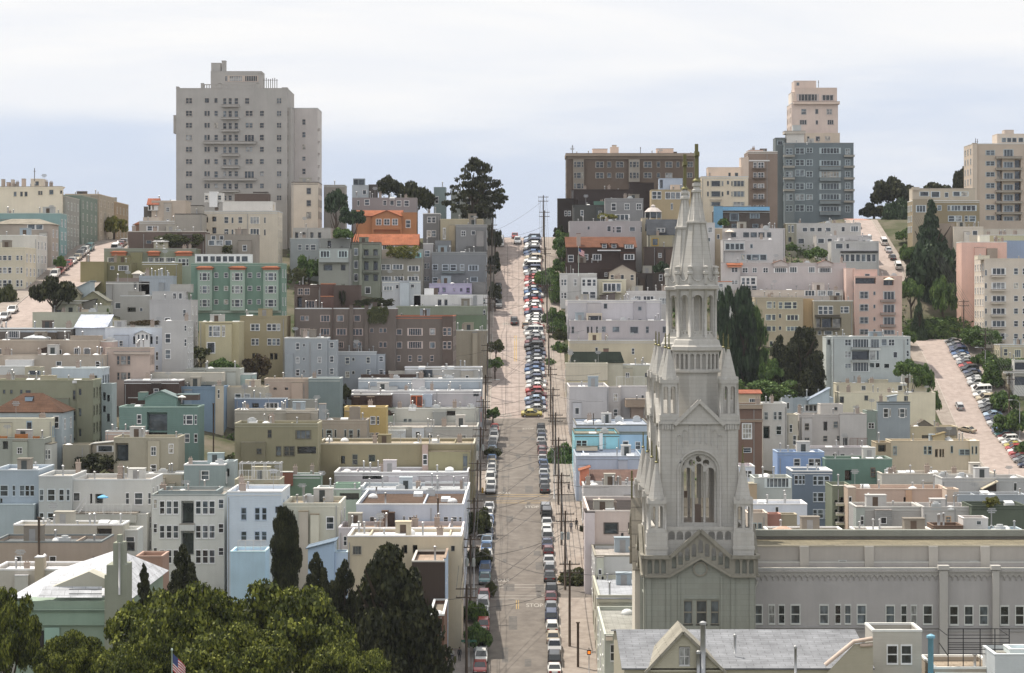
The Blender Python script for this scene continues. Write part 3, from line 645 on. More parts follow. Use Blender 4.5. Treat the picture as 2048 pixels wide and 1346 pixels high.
B('cream stucco apartment block with rooftop chimneys at the left skyline', -60, 480, 168, d=584, c='d0c4ae', D=16, name='apartment_building', fc='b0a898', W='105-128,155-176,188-212:205-242s 292-328:200-230p 378-412:190-228s 462-478,482-496:195-222k', clutter=1.5, rc='b8b0a4', side='r34',
  blocks=[K(236, 326, 108, 172, dd=4, D=5, c='c4b8a8', W='270-300:125-160s'), K(166, 188, 108, 172, dd=3, D=2, c='b8a498'), K(50, 70, 135, 172, dd=3, D=2, c='a89488'), K(84, 102, 115, 172, dd=3.5, D=2, c='b0a49a'), K(10, 28, 112, 172, dd=3.5, D=2, c='a8988c'), K(400, 470, 165, 172, dd=2, D=5, c='c8bcaa', W='')])
B('grey bay-windowed row house on the left side street below the crest', 300, 490, 246, d=585, c='8c8c84', D=17, X1=-105.5, side='r44', rc='a89c94', fc='b8bab4', cop='aaa49a', clutter=.4)
B('dark green row house with cornice on the left side street', 400, 600, 236, d=604, c='6c7e74', D=24, X1=-105.5, side='r44', rc='a89c94', fc='a8aaa4', cop='8a9488', clutter=.4)
B('tan row house with deep cornice near the crest of the left side street', 500, 740, 228, d=630, c='a09482', D=24, X1=-105.5, side='r44', rc='a89c94', fc='b8b0a4', cop='b8a890', clutter=.4)
B('brown corner house at the crest of the left side street', 700, 868, 286, d=656, c='9a8266', D=22, X1=-105.5, side='r43', rc='a89c94', fc='b8b0a4', cop='c0aa88', clutter=.3)
B('teal bay-windowed house with white cornice at the left edge', -60, 478, 376, d=575, c='74989a', D=9, X1=-105.2, side='r24', rc='a09a94', fc='d0d4d0', cop='9ab0ae', W='440-470:420-480,525-590d')
B('grey-brown hip-roofed house with two chimney pots at the left edge', -60, 412, 455, d=563, c='a0948a', D=9, X1=-105.0, roof=('hip', 415), rc='9a9488', side='r23', W='95-160:450-490p 212-270,275-330:458-495s 300-325,330-352:540-600d', blocks=[K(300, 362, 520, None, dd=-.6, D=.8, c='a8a6a0', W='304-325,330-350:540-602d')])
B('white modern house with blank gable wall on the left edge', -60, 198, 545, d=546, c='c0bcb4', D=12, X1=-105.0, side='r33', rc='a8a8a4')
B('pale beige apartment house with three rows of windows at the left edge', -60, 188, 640, d=531, c='bcb39e', D=12, X1=-104.6, side='r34', rc='aaa69c', cop='c8c0a8', W='0-12,22-52,62-88,125-145,158-172:697-732,788-832,885-935d')
B('green apartment block with white framed bays and orange bay roofs', 1470, 2165, 760, d=532, c='68897a', D=12, name='apartment_building', rc='9aa098', cop='8fa89a', fc='e0e4e0', clutter=.3, side='l24 r24',
  W='1648-1678,1724-1754,1906-1938,1976-2004:830-866,932-966,1036-1070d',
  blocks=[K(1500, 1925, 688, 764, dd=3, D=5, c='cfd3d4', W='1512-1550,1560-1602,1616-1655,1660-1702,1712-1750,1756-1802,1815-1848,1856-1908:700-745s'),
          K(1520, 1630, 792, 1120, dd=-1.0, D=1.1, c='8fa698', W='1538-1548,1556-1592,1600-1612:830-888,930-985,1035-1090d', par=False), K(1770, 1882, 792, 1120, dd=-1.0, D=1.1, c='8fa698', W='1786-1797,1806-1844,1852-1864:830-888,930-985,1035-1090d', par=False), K(2025, 2140, 792, 1120, dd=-1.0, D=1.1, c='8fa698', W='2042-2053,2062-2104,2112-2124:830-888,930-985,1035-1090d', par=False),
          K(1516, 1634, 790, 806, dd=-1.2, D=1.4, c='b86a42', roof=('hip', 778), rc='a0644a', nm='canopy'), K(1766, 1886, 790, 806, dd=-1.2, D=1.4, c='b86a42', roof=('hip', 778), rc='a0644a', nm='canopy'), K(2021, 2144, 790, 806, dd=-1.2, D=1.4, c='b86a42', roof=('hip', 778), rc='a0644a', nm='canopy'), K(1475, 2162, 1120, 1136, dd=-.25, D=.3, c='9fb2a6', par=False, nm='ledge')])
B('grey rendered house with brown felt attic below the olive blocks', 815, 1150, 900, h=8, c='a3a19e', D=8, W='1030-1050:905-960k 885-930:1060-1105s', rc='a8a29c', blocks=[K(890, 1072, 872, 930, dd=2, D=4, c='8a7a74', rc='7c685e', W='925-945,985-1000:915-950s'), K(1022, 1090, 838, 872, dd=4, D=3, c='a8a49a', roof=('hip', 812), rc='c4c0b8')])
B('blue-grey metal-clad roof plant house with vent stacks', 1070, 1330, 855, h=11, c='9aa4b0', D=6, sid='v', rc='b8c0c8', clutter=2.5)
B('light grey apartment house with narrow windows on its end wall', 1150, 1468, 1040, h=13, c='aaa8ac', D=11, name='apartment_building', W='1408-1430:1112-1168,1222-1285d 1268-1310:1175-1252,1295-1370d', rc='a8a8a6', blocks=[K(1170, 1420, 975, 1045, dd=2, D=5, c='a4a4a6', W='1330-1355,1375-1400:985-1030s'), K(1310, 1468, 920, 980, dd=5, D=4, c='9a9894')], side='r24', clutter=1.6)
B('mid grey stepped house with chimney and dark doorway', 925, 1150, 1010, h=9, c='9c9a96', D=7, W='980-1045:1095-1130k 1075-1098:1100-1125s', blocks=[K(985, 1095, 975, 1015, dd=1.5, D=4, c='94928c')])
B('olive gabled cottage with steep roof beside the dark cypress', 440, 612, 985, d=497, c='8f8d74', D=9, roof=('gy', 895), rc='6c6a60')
B('blue-grey shed-roofed cottage between the gabled cottages', 560, 690, 960, d=500, c='9aa8b0', D=6, roof=('sl', 890), rc='a4b2ba')
B('olive cottage with white bargeboards', 612, 820, 1040, d=494, c='8a876c', D=8, roof=('gy', 972), rc='84847a', cop=None)
B('green-grey flat-roofed house with dark gable at the left side street', 400, 720, 1048, h=7, c='9a9a86', D=8, rc='8c8a80', W='430-470:1115-1130k', blocks=[K(640, 722, 1060, 1130, dd=-1, D=3, c='70706a', roof=('sl', 1030), rc='5c5c58')])
B('light green rendered house with white panel roof', 250, 820, 1135, h=7, c='a4a694', D=9, rc='9e9c92', W='395-445:1090-1105k', clutter=1.3, blocks=[K(625, 705, 1115, 1148, dd=2, D=3, c='b8aa98', rc='e0d4c4'), K(720, 850, 1085, 1140, dd=3, D=3, c='929486')])
B('white tin-roofed shed sloping across the left house roofs', 580, 812, 1252, h=7, d=472, c='b4bcc8', D=8, roof=('shed', 1150), rc='ccd4e4', name='shed')
B('flat pale blue-roofed house with black panel wall at the left edge', -40, 545, 1262, h=7, c='5a5450', D=7, rc='c4d0e0', cop='c8d4e0', W='60-150:1275-1330g', clutter=1.2)
RG('R2')
B('tan rendered house with white pyramid skylight below the left side street', -40, 740, 158, h=8, c='a09284', D=9, W='555-600,628-672:210-265w 415-460:222-255s 735-765:222-258s 0-10:215-260s', rc='a8a098', cop='b0a496', blocks=[K(526, 735, 122, 165, dd=.2, D=5, c='9c8e80'), K(186, 336, 135, 160, dd=2, D=4, c='b8bcb8', roof=('hip', 108), rc='d4dade'), K(290, 416, 225, 262, dd=-2.2, D=1.6, c='4a3c38', roof=('sl', 180), rc='6a5a50')])
B('wide tan stucco house with chimney stacks in front of the pyramid skylight house', -40, 776, 265, h=8, c='a3978a', D=8, rc='b4aea8', W='420-460:310-340s 715-745:310-355d 640-655:345-360k', clutter=1.6, blocks=[K(38, 240, 302, 345, dd=-2, D=2, c='c8cace', rc='dcdfe2')])
B('white rendered house front with arched attic and plant boxes', 785, 1212, 60, h=12, d=470, c='bcc4d2', D=8, rc='a8aab0', W='1165-1182:120-182,238-300,340-372d 1030-1043,1058-1076,1090-1106:108-148s 995-1012,1120-1140:122-180k', blocks=[K(1012, 1118, 100, 205, dd=-.8, D=1, c='ccd2dc', roof=('gy', 78), rc='c8d0d8', W='1030-1043,1058-1076,1090-1106:108-148s')])
B('tall light grey house with vertical rows of windows behind the pink house', 1212, 1400, 10, h=15, c='a9a9ac', D=9, name='apartment_building', W='1235-1275:102-172,222-290d 1378-1394:40-82,142-196d', side='r34', rc='a4a4a4')
B('dusty pink stucco house with carved window surrounds', 785, 1122, 215, h=11, c='b09c92', D=8, rc='a09894', cop='a89a8c', W='875-893,902-945,952-974:268-335d 877-893,904-945,955-974:392-448d', fc='8e827a', blocks=[K(850, 1120, 238, 256, dd=-.4, D=.5, c='b4a498', par=False, nm='ledge')], side='r33')
B('pink and white narrow house with laundry lines beside the pink stucco house', 735, 842, 165, h=9, d=462, c='bca49c', D=6, rc='b0a8a4', W='742-768:205-240s')
B('pale blue house with vertical window strip on its right side', 385, 762, 365, h=11, c='aab6c2', D=8, rc='b4b4b0', cop='c4ced6', W='700-726:415-470,560-625,708-765d 752-778:540-600k', side='r34', fc='7c8288', blocks=[K(186, 300, 355, 420, dd=-1, D=4, c='a29c88', W='218-298:380-408s'), K(-40, 190, 350, 410, dd=2, D=5, c='b4b8bc', rc='d0d4d8')])
B('pale blue rear wing with open stair landings', 760, 838, 480, h=9, d=432, c='94a2a6', D=5, W='770-790:540-600,640-690k 800-820:560-610,700-760k', clutter=.3)
B('large grey-green windowless-fronted apartment block with few small windows', -40, 692, 455, d=424, c='83866f', D=9, name='apartment_building', rc='9a9888', cop='98987c', W='22-40,76-95,150-168:522-550s 192-230:525-548s 545-565:525-596,680-752d 588-608:512-562,660-720,812-870k 545-562:880-900s', fc='6a6a5a', side='r35', clutter=1.3, blocks=[K(575, 692, 456, None, dd=-.5, D=.6, c='7c7d66', par=False, W='588-608:512-562,660-720,812-870k'), K(300, 402, 420, 460, dd=2, D=3, c='9c947c')])
B('dark brown shingled house with white roof edge', 928, 1338, 458, h=8, c='4c3a34', D=8, sid='v', rc='c8c8c6', cop='d8dadc', clutter=1)
B('blue painted house with long low roof beside the shingled house', 1340, 1668, 500, h=8, c='6f8aa4', D=8, rc='a8a49c', W='1625-1642:510-580d', fc='c8ccc8', blocks=[K(1030, 1660, 398, 460, dd=6, D=5, c='a8a49a', rc='d8d8d6'), K(1610, 1670, 490, None, dd=-.4, D=.5, c='b4aa98', par=False, W='1628-1642:520-585d')])
B('green-teal gabled house with roof deck and open stairwell', 890, 1482, 655, h=11, c='5f7f7a', D=8, rc='8a928a', cop='86a49c', fc='dfe4e0', sid='s', W='1025-1056:708-775d 1372-1385,1392-1440,1455-1472:712-780d 1335-1362,1382-1416,1452-1475:852-915d 1098-1250:690-830k 1098-1250:840-880k', clutter=.2,
  blocks=[K(1085, 1318, 575, 660, dd=2.5, D=5, c='668680', sid='s', roof=('gy', 528), rc='8c9c9c', W='1115-1155,1182-1222:572-618d'), K(1318, 1480, 560, 600, dd=4.5, D=3, c='5a4a44', rc='8c9c9c', par=False), K(1032, 1090, 545, 600, dd=4, D=3, c='62807a')])
B('hip-roofed house with brown shingles and blue chimney at the left edge', -60, 462, 690, d=411, c='94a2ac', D=11, roof=('hip', 545), rc='5e4638', W='400-440:720-810d', side='r22', blocks=[K(186, 240, 575, 720, dd=3, D=1.6, c='7f9cb4', cop='d0d0cc')])
B('cream clapboard house in front of the brown hip roof', -60, 388, 742, h=9, c='b8b4a0', D=8, sid='s', rc='a8a498', cop='ccc8b4', W='200-238:760-885v'.replace('v', 's'), fc='8a9aa4', side='r23')
B('grey-green house with orange wooden crates on its roof terrace', -60, 330, 890, h=8, c='8e948a', D=6, rc='7c786c', W='20-60:905-965k', clutter=.5, side='r23', blocks=[K(330, 385, 930, None, dd=.5, D=5, c='b0b2ac', W='340-352,360-375:970-1040d')])
B('pale pink roof parapet house behind the beige garden house', 788, 1096, 838, h=7, c='b49c90', D=6, rc='b0a8a0', clutter=1.5)
B('beige garden house with tall recessed garage door', 850, 1332, 885, h=9, c='968f7d', D=8, rc='a8a294', cop='a8a28e', W='862-960:920-1055k 1262-1296:928-995d 1000-1030:1115-1140s', fc='dcdcd4', clutter=1)
B('grey-beige garden wall house with yellow lit panel', 468, 668, 938, h=6, c='8f8a7a', D=6, rc='8c877c', blocks=[K(690, 848, 925, 1060, dd=2, D=4, c='a09684', roof=('sl', 908), rc='c4c4c0', W='728-845:940-985s')], clutter=.5)
B('grey-teal flat-roofed box house with single white window', 1375, 1680, 1088, h=8, c='7f9094', D=9, rc='d4d8de', cop='dcdfe4', W='1504-1562:1128-1194d', fc='eef0f0', clutter=.8, blocks=[K(1675, 1752, 1060, None, dd=3, D=5, c='98a4a8', W='1690-1715:1110-1170k')], side='r22')
B('tan roofed garden shed beside the white tilted panel', 1035, 1368, 1155, h=5, c='a89e8c', D=5, rc='a09888', clutter=1.6, name='shed')
RG('R3')
B('slate blue row house with wide sash windows at the left edge', -60, 285, -140, h=15, d=362, c='8f9fae', D=12, rc='d4d8de', W='0-60,145-180,186-216,222-252:-35-45d 92-112:-35-45d 0-20:60-100s', fc='a0aab0', cop='a8b4c0', clutter=.8, blocks=[K(-60, 250, 110, None, dd=-2.5, D=2.4, c='94a4ae')])
B('light grey row house with sunlit window bays next to the slate blue house', 285, 530, -96, h=15, d=360, c='a4abae', D=12, rc='c4c0b8', W='290-320,350-405,435-470,490-512:-5-80d 290-320,350-405,435-470:168-238d 500-515:170-230k', fc='b4bcc0', clutter=1.2)
B('white row house with roof terrace, rear stairs and dark sashes', 530, 1112, -70, h=15, d=361, c='b7b7b4', D=12, rc='a8a29a', W='990-1050:20-108d 925-950,1090-1110:20-105d 540-588:20-80s 662-678,700-760:28-100k 1090-1110:195-280,370-440d', fc='d0d2d0', side='r34', clutter=1.2, blocks=[K(900, 1082, 180, None, dd=-3, D=2.8, c='b0b2b2', rc='6a645e'), K(530, 1000, 178, 240, dd=-4, D=3.8, c='a8a8a2', rc='8a847c', par=False)])
B('white four-storey house with grids of dark sashes and open stair core', 1115, 1650, 42, h=17, d=352, c='bcbdb8', D=14, rc='a49c92', cop='8a9494', fc='dcdedc', name='apartment_building',
  W='1175-1210,1225-1262,1275-1312,1440-1478,1490-1530,1540-1580:80-178,260-355,440-540d 1130-1155,1607-1645:68-135,248-315,425-480d 1332-1425:80-250k 1332-1425:300-480k', clutter=1.3,
  blocks=[K(1322, 1428, 255, 300, dd=-.6, D=.7, c='b4b6b4', nm='stair_rail', par=False), K(1165, 1595, 8, 48, dd=1, D=8, c='7f8c90', rc='a89e94')])
B('white rear extension with cut-out porch below the terrace house', 893, 1012, 300, h=8, d=338, c='b8bab6', D=5, rc='dcdcda', W='925-990:345-380s 925-990:385-450k', clutter=.2)
B('beige concrete-block workshop with white roof edge and dark doorway', 100, 900, 262, h=7, d=336, c='a6a194', D=6, rc='dcdcda', cop='e4e4e2', W='712-822:268-450k 330-345:330-355s', clutter=1.3)
B('long weathered brick warehouse with boarded window at the lower left', -60, 745, 388, h=8, d=322, c='9c8c7e', D=10, rc='74787a', cop='6c7478', W='112-160:488-565s 365-412:488-550s 680-698:490-520k', clutter=.8)
B('low warehouse annex with white flat roof behind the green hall', -60, 520, 592, h=5, d=306, c='a8a29a', D=9, rc='e0e0e2', cop='e8e8ea', clutter=1, blocks=[K(255, 318, 500, None, dd=-1, D=2, c='a89a84')])
B('brown brick shed with pale flat roof beyond the white hip roof', 1000, 1195, 495, h=6, d=318, c='9a7664', D=6, rc='b4a49a', cop='a88878', clutter=0)
RG('R7')
B('ice blue clapboard house with paired sashes behind the dark columnar cypress', -95, 305, 20, h=16, d=345, c='b8c6de', D=13, rc='dcdfe6', sid='s', fc='9aa6b4', W='-85--45,-28-10,110-145,162-196:130-222d -85--45,-28-10,108-145,160-196:305-370d 258-292:120-170s'.replace('-85--45,', '').replace('-28-10', '8-48'), clutter=1, side='r24')
B('sky blue low shed with deck posts behind the trees', -70, 185, 455, h=7, d=330, c='9cc0dc', D=6, rc='c4d4e0', W='', clutter=0, name='shed')
B('pale beige house with one green sash and drain pipe', 318, 735, 105, h=15, d=347, c='b4b3a4', D=12, rc='a49884', cop='c4c2b4', W='635-690:198-288d', fc='d8dad0', clutter=1.2, side='r24', blocks=[K(430, 500, 160, None, dd=-.7, D=.9, c='b0a698', par=False)])
B('blue and white house with dormer vents and rooftop chimney', 855, 1645, 110, h=14, d=352, c='aeb9cc', D=12, rc='5e4c40', cop='c8ceda', W='955-988,1018-1036:198-240s 1198-1216:192-240s 1240-1300:198-240w 1498-1530,1556-1595,1612-1630:198-240d', fc='d4d8e0', side='r34', clutter=.8, blocks=[K(1042, 1088, 160, 270, dd=-2, D=1.5, c='6a5850'), K(1088, 1136, 172, 270, dd=-2, D=1.5, c='3c302c', par=False)])
B('pink-grey low flat house in front of the blue and white house', 725, 1640, 285, h=9, d=342, c='b4acb6', D=9, rc='a49080', cop='c0b8c2', W='762-785:340-410d', clutter=1.6, side='r33')
B('light blue shed-roofed extension behind the cypress tree', 500, 692, 430, h=6, d=329, c='9ab8dc', D=5, roof=('sl', 372), rc='7a8a9a', clutter=0, blocks=[K(692, 792, 460, None, dd=.5, D=3, c='a4bcdc')])
B('cream stone-block house with white roof edge near the street corner', 792, 1630, 345, h=9, d=330, c='b8ab92', D=9, rc='dedede', cop='e2e4e8', W='828-895:412-475g 1130-1162:410-460s 1200-1230,1270-1305:405-470k 1552-1580:410-450s', side='r33', clutter=1, fc='9a9488')
B('dark shingled corner house with blue street front and roof terrace', 1265, 1508, 530, h=11, d=316, c='40342e', D=13, sid='v', rc='b09c8c', cop='b8b4ac', side='r33', clutter=.2, blocks=[K(1500, 1512, 505, None, dd=.1, D=12.5, c='9ab4d4', par=False)])
B('narrow brown shingle garden wall house with roof hatch at the street corner', 1395, 1500, 925, h=7, d=300, c='6c4c3a', D=6, sid='v', rc='8c8478', clutter=.6)
RG('R7')
RG('R5')
B('grey rooftop-terrace house with glass cabin near the dark skyline trees', 850, 1340, 250, d=641, c='8d8488', D=8, W='890-905:270-310s 945-982:262-305d 1085-1112:270-305d 1138-1168:270-305s 1188-1222,1245-1282:270-312d', rc='9a9494', clutter=1.5, blocks=[K(850, 975, 155, 260, dd=3, D=4, c='9aa2aa', W='930-958:190-222s'), K(975, 1040, 150, 260, dd=4, D=4, c='4c4644'), K(858, 945, 105, 158, dd=4, D=3, c='8a949c', W='865-895,902-940:112-148s', fc='4a5054')])
B('long low grey house on the skyline left of the dark trees', 636, 795, 155, d=665, c='9a928c', D=8, clutter=.3)
B('teal-fronted tall house behind the flat-topped cypress', 1470, 1560, 170, d=664, c='7a8c90', D=8, W='1480-1505:240-290d', clutter=.2)
B('grey-green apartment house behind the flat-topped cypress', 1600, 1915, 215, d=668, c='88908a', D=10, side='r33', W='1640-1670,1720-1750:250-300s', clutter=.4)
B('orange stucco villa with clay tile roof and three arched windows', 880, 1225, 385, d=626, c='a8703f', D=8, W='', roof=('gx', 345), rc='9c6248', fc='d8d0c4', clutter=0,
  blocks=[K(1000, 1225, 390, None, dd=-.8, D=4, roof=('gy', 345), rc='9c6248', W='1032-1072,1092-1136,1155-1196:410-455p 1015-1215:490-520k'), K(1225, 1340, 362, None, dd=.2, D=6, rc='a07a5c', W='1258-1292:418-475d')])
B('slate grey square house with paired white windows below the flat-topped cypress', 1388, 1518, 372, d=627, c='6f7276', D=8, fc='d4d4d0', W='1422-1450,1456-1484:395-438d 1418-1448,1455-1486:498-545d', rc='8a8a88')
B('cream mission-style house with curved parapet below the flat-topped cypress', 1520, 1840, 415, d=622, c='a4987c', D=8, cop='b8aa88', W='1540-1560:480-560s', clutter=1)
B('mid grey rendered house with blank wall panel beside the central street', 1636, 1872, 458, d=616, c='78787c', D=8, fc='dcdad4', W='1678-1710:500-538p 1755-1785:500-530s', rc='8c8c8c', cop='a0a0a0', clutter=1, side='r33')
B('clay-tile-roofed terrace house with long orange roof', 845, 1350, 600, d=614, c='a89a90', D=7, roof=('gx', 525), rc='a86a4e', W='1080-1170:605-640g', clutter=0)
B('pale blue-grey house with four small openings behind the green tree', 378, 596, 560, d=606, c='9aa2a8', D=8, W='440-468,498-522,535-575:605-645d', rc='9a9c9c', clutter=1)
B('grey timber house with projecting white glazed upper storey', 596, 840, 640, h=11, c='8d9088', D=8, W='610-680,745-815:650-700w 635-700,765-800:755-800k', fc='c8ccd0', rc='8e8e8a', blocks=[K(598, 822, 632, 738, dd=-1.0, D=1.2, c='9aa4a6', W='608-680,745-815:652-700w', fc='b8d0e4'), K(610, 835, 560, 640, dd=3, D=4, c='848886', W='665-690:575-630k')], clutter=1)
B('narrow grey-green house with iron balconies on three storeys', 842, 1062, 590, h=13, c='7c8274', D=8, W='865-895:632-685,728-785,825-880s 940-975,1012-1045:640-690,730-800,828-880k 950-990:925-975s', fc='c8ccc8', rc='8a867e', cop='5c5450', blocks=[K(905, 925, 600, None, dd=-.6, D=.7, c='8a8e80', par=False), K(930, 1055, 690, 706, dd=-1, D=1.1, c='6e746a', nm='balcony', par=False), K(930, 1055, 800, 815, dd=-1, D=1.1, c='6e746a', nm='balcony', par=False)])
B('grey-brown house with planted terrace of yellow flowers and casements', 1062, 1390, 712, h=9, c='88847a', D=7, W='1072-1140:755-795p 1158-1235:755-792w 1275-1358:765-805w 1070-1150,1170-1240,1275-1352:845-880w', fc='d0d0c8', rc='7e7a72', blocks=[K(1160, 1390, 640, 715, dd=3, D=4, c='8c9490', W='1170-1260,1270-1370:668-700w', fc='8ac0c8')], clutter=.4)
B('narrow lilac-grey house between the terrace house and the slate apartment', 1390, 1465, 600, h=12, c='9a9498', D=8, W='1400-1440:650-695d 1398-1415,1420-1436:745-785,845-880d', fc='c8ccd0', rc='8c8a88')
B('slate grey apartment house with balcony and white chimney pipes beside the street', 1455, 1868, 665, h=12, c='72767c', D=10, name='apartment_building', W='1462-1500:755-795,855-895d 1535-1580,1595-1640,1670-1700:755-800d 1735-1806:760-802w 1560-1590,1750-1800:850-885s', fc='a8b0b8', rc='8c8c8c', side='r34', cop='8c9094', clutter=1.6, blocks=[K(1530, 1705, 808, 822, dd=-.9, D=1, c='6a7478', nm='balcony', par=False), K(1715, 1850, 620, 668, dd=3, D=4, c='5a5a5c', rc='e0d8d4'), K(1480, 1600, 575, 670, dd=5, D=4, c='74767c', W='1590-1625:520-545s')])
B('white lavender low house with three small windows', 1078, 1370, 880, h=8, c='a3a8b2', D=7, W='1090-1155:920-950w 1182-1204:908-938s 1294-1322:905-930s', rc='b4b8be', clutter=.8, fc='d8dce0')
B('lilac painted row house with orange curtained windows', 1435, 1758, 900, h=7, c='8d88a4', D=6, W='1480-1512:930-965s 1535-1562:928-965s 1618-1634,1668-1688:935-960s 1716-1744:930-970d', fc='7a6a90', rc='8c8894', clutter=1.6, blocks=[K(1758, 1866, 890, None, dd=1, D=5, c='6a6a6c')])
B('white rendered flat-roofed house with boundary wall by the street', 1320, 1872, 990, h=7, c='bdbac4', D=7, W='1500-1528,1550-1574:1020-1065k 1845-1860:1015-1055d', rc='dcdce0', cop='dcdce0', side='r32', clutter=.3, blocks=[K(1398, 1470, 938, 995, dd=2, D=3, c='d4d0d6'), K(1770, 1796, 990, None, dd=-.2, D=.3, c='8c8e98', par=False)])
B('moss green rendered house with stepped parapet beside the street', 1185, 1872, 1075, h=8, c='7c8474', D=8, W='1845-1862:1100-1150d', rc='8c9080', cop='98a090', side='r32', clutter=.5, blocks=[K(1610, 1870, 1140, None, dd=-1.6, D=1.5, c='64785f')])
B('tall dark brown apartment block with tile-topped bays', 412, 612, 915, h=14, d=512, c='62564f', D=8, name='apartment_building', W='440-478,490-528:935-985p 500-568:1030-1085w 435-468:1000-1080k', fc='a89c96', rc='6e5c54', cop='5a4640')
B('dark brown apartment block with planted terraces and many small windows', 420, 1180, 1092, d=502, c='665b55', D=10, name='apartment_building', fc='9a8a84', rc='6e5c54', clutter=.6, W='458-488,496-522:1145-1182s 612-680:1140-1188w 735-785:1140-1185s 865-912:1140-1185s 458-528:1242-1288p 610-680:1240-1290w 732-806:1242-1290w 848-930:1242-1292w 985-1012:1238-1272s 1056-1082,1088-1112:1238-1272s 852-885,890-923:1343-1389s 1055-1080,1088-1114:1343-1385s 735-785:1343-1388w',
  blocks=[K(700, 705, 1085, None, dd=-.4, D=.5, c='5c4a44', par=False), K(830, 858, 1062, None, dd=-.4, D=.6, c='665b55'), K(945, 972, 1068, None, dd=-.4, D=.6, c='665b55'), K(712, 910, 915, 1100, dd=3, D=5, c='5a4a44'), K(612, 716, 905, 1000, dd=5, D=4, c='624a44', cop='b87048'), K(612, 716, 1000, 1100, dd=3.2, D=4, c='624a44', cop='b87048')])
B('dark brown apartment block with tile ledges and white curtained windows toward the street', 1175, 1615, 1150, d=503, c='665b55', D=10, name='apartment_building', fc='a89a94', rc='6e5c54', cop='a86040', clutter=.4, side='r33',
  W='1188-1228:1245-1288,1343-1389s 1275-1382:1240-1292,1340-1390g 1440-1480:1240-1288,1343-1389s 1192-1217,1278-1303,1349-1380,1442-1469:1445-1490d', blocks=[K(1535, 1615, 1152, None, dd=-.5, D=.6, c='584a43', par=False, W='1540-1566,1574-1602:1235-1292,1340-1395d')])
RG('R6')
B('tan yellow apartment block with white sash windows', 0, 348, -28, h=13, c='968a6a', D=9, name='apartment_building', fc='c4ccd4', rc='8c8470', W='80-145:30-80p 202-235,240-270,276-300:30-80d 85-112,116-140:140-188d 205-235,242-268,274-298:140-188d 92-112,118-140:248-296k 225-248,256-280:248-296k', clutter=1)
B('light blue-grey apartment block with vertical pipes and small sashes', 332, 652, 138, h=13, c='8e969f', D=8, name='apartment_building', rc='b0b4bc', fc='c8ccd0', W='418-444:172-222,278-322,370-418d 470-486:178-198,280-302,375-395s 582-608:175-218,278-320,370-405d', clutter=1.3, blocks=[K(652, 722, 155, None, dd=.5, D=5, W='672-700:168-208,270-315,362-405d')])
B('light blue-grey lower apartment wing with fire stair pipes', 705, 1020, 242, h=11, c='8f969f', D=7, rc='b0b4bc', fc='c4c4bc', W='788-818:280-328,385-430d 838-858:282-305,382-404s 945-972:278-322,372-405d', clutter=1.5, blocks=[K(1020, 1085, 258, None, dd=.5, D=5, W='1040-1070:272-310,370-405d', fc='e0e4e8')])
B('beige corner house with white bay windows beside the central street', 1596, 1848, 82, h=11, c='8d8474', D=10, rc='a4aab4', cop='b0b0a8', side='r34', clutter=1.6, blocks=[K(1802, 1850, 105, None, dd=2, D=6, c='a8a8a0', W='1808-1830:122-185,228-280d', par=False)])
B('flat white-roofed house with dark skylight well by the street', 1232, 1810, 356, d=498.5, c='aaa6a0', D=7, rc='d0d2d6', cop='d4d6d8', W='1368-1440:362-432k', clutter=.8, side='r22', blocks=[K(1110, 1235, 385, 410, dd=1, D=3, c='bcb4a8', rc='e0dcd4')])
B('low brown-black fronted house under a pale blue tarpaulin roof', 905, 1372, 412, d=495, c='463832', D=5, rc='a8b8d4', clutter=.3)
B('grey-blue panelled house with long parapet by the street', 885, 1810, 445, d=490, c='8d98a4', D=7, rc='b8babc', cop='c4c8cc', clutter=1.5, side='r22', blocks=[K(1285, 1382, 448, None, dd=-.3, D=.5, c='aaa8ae', par=False)])
B('peeling pink stucco ruin wall with small openings', 182, 512, 445, h=8, c='b09a8c', D=6, rc='b0a494', W='195-215:480-510s 250-275,335-360:505-522k', clutter=.8, cop='b8a898')
B('teal-grey blank-walled house with pale coping', 512, 748, 442, h=10, c='6f8084', D=8, rc='9ca4a4', cop='a8b4b4', clutter=.4)
B('blue-green small house behind the pink ruin', -30, 100, 410, h=8, c='8ca4a4', D=6, rc='a4a8a4', clutter=.4)
B('long lilac-grey house with white roof edge beside the street', 835, 1800, 535, d=483, c='a39ea8', D=8, rc='d0d0d2', cop='d4d6da', clutter=1.6, side='r23', W='1745-1785:535-570k', fc='b06040', blocks=[K(1272, 1366, 562, 650, dd=-2, D=1.8, c='b4c0c4', W='1278-1318,1322-1362:568-645g'), K(1366, 1436, 562, 650, dd=-1.8, D=1.6, c='98a4b8')])
B('dark brown shingled house with flat roof in the middle of the block', 832, 1132, 562, d=478, c='4e3a32', D=6, sid='s', rc='a89888', clutter=.6)
B('blue painted flat house with brown roof trellis', -40, 352, 592, h=7, c='6d7f9a', D=7, rc='8c98a8', cop='a8b4c0', W='192-285:620-658w -30-10:620-650k 90-140:622-655k'.replace('-30-10:620-650k ', ''), clutter=.8, blocks=[K(352, 568, 600, None, dd=2, D=4, c='8c8e88')])
B('grey-beige house with white roof vents above the olive block', -40, 585, 680, h=8, c='9e978c', D=7, rc='b4b0a8', cop='b8b2a8', W='212-248:712-765k', clutter=2)
B('buff yellow painted house with paired white sashes', 780, 1092, 658, h=10, c='b5994f', D=7, rc='b0a498', cop='c0a868', W='975-1012:722-780d 1025-1040:722-780d 965-1000,1015-1040:845-882d', fc='c8d4d8', clutter=.5)
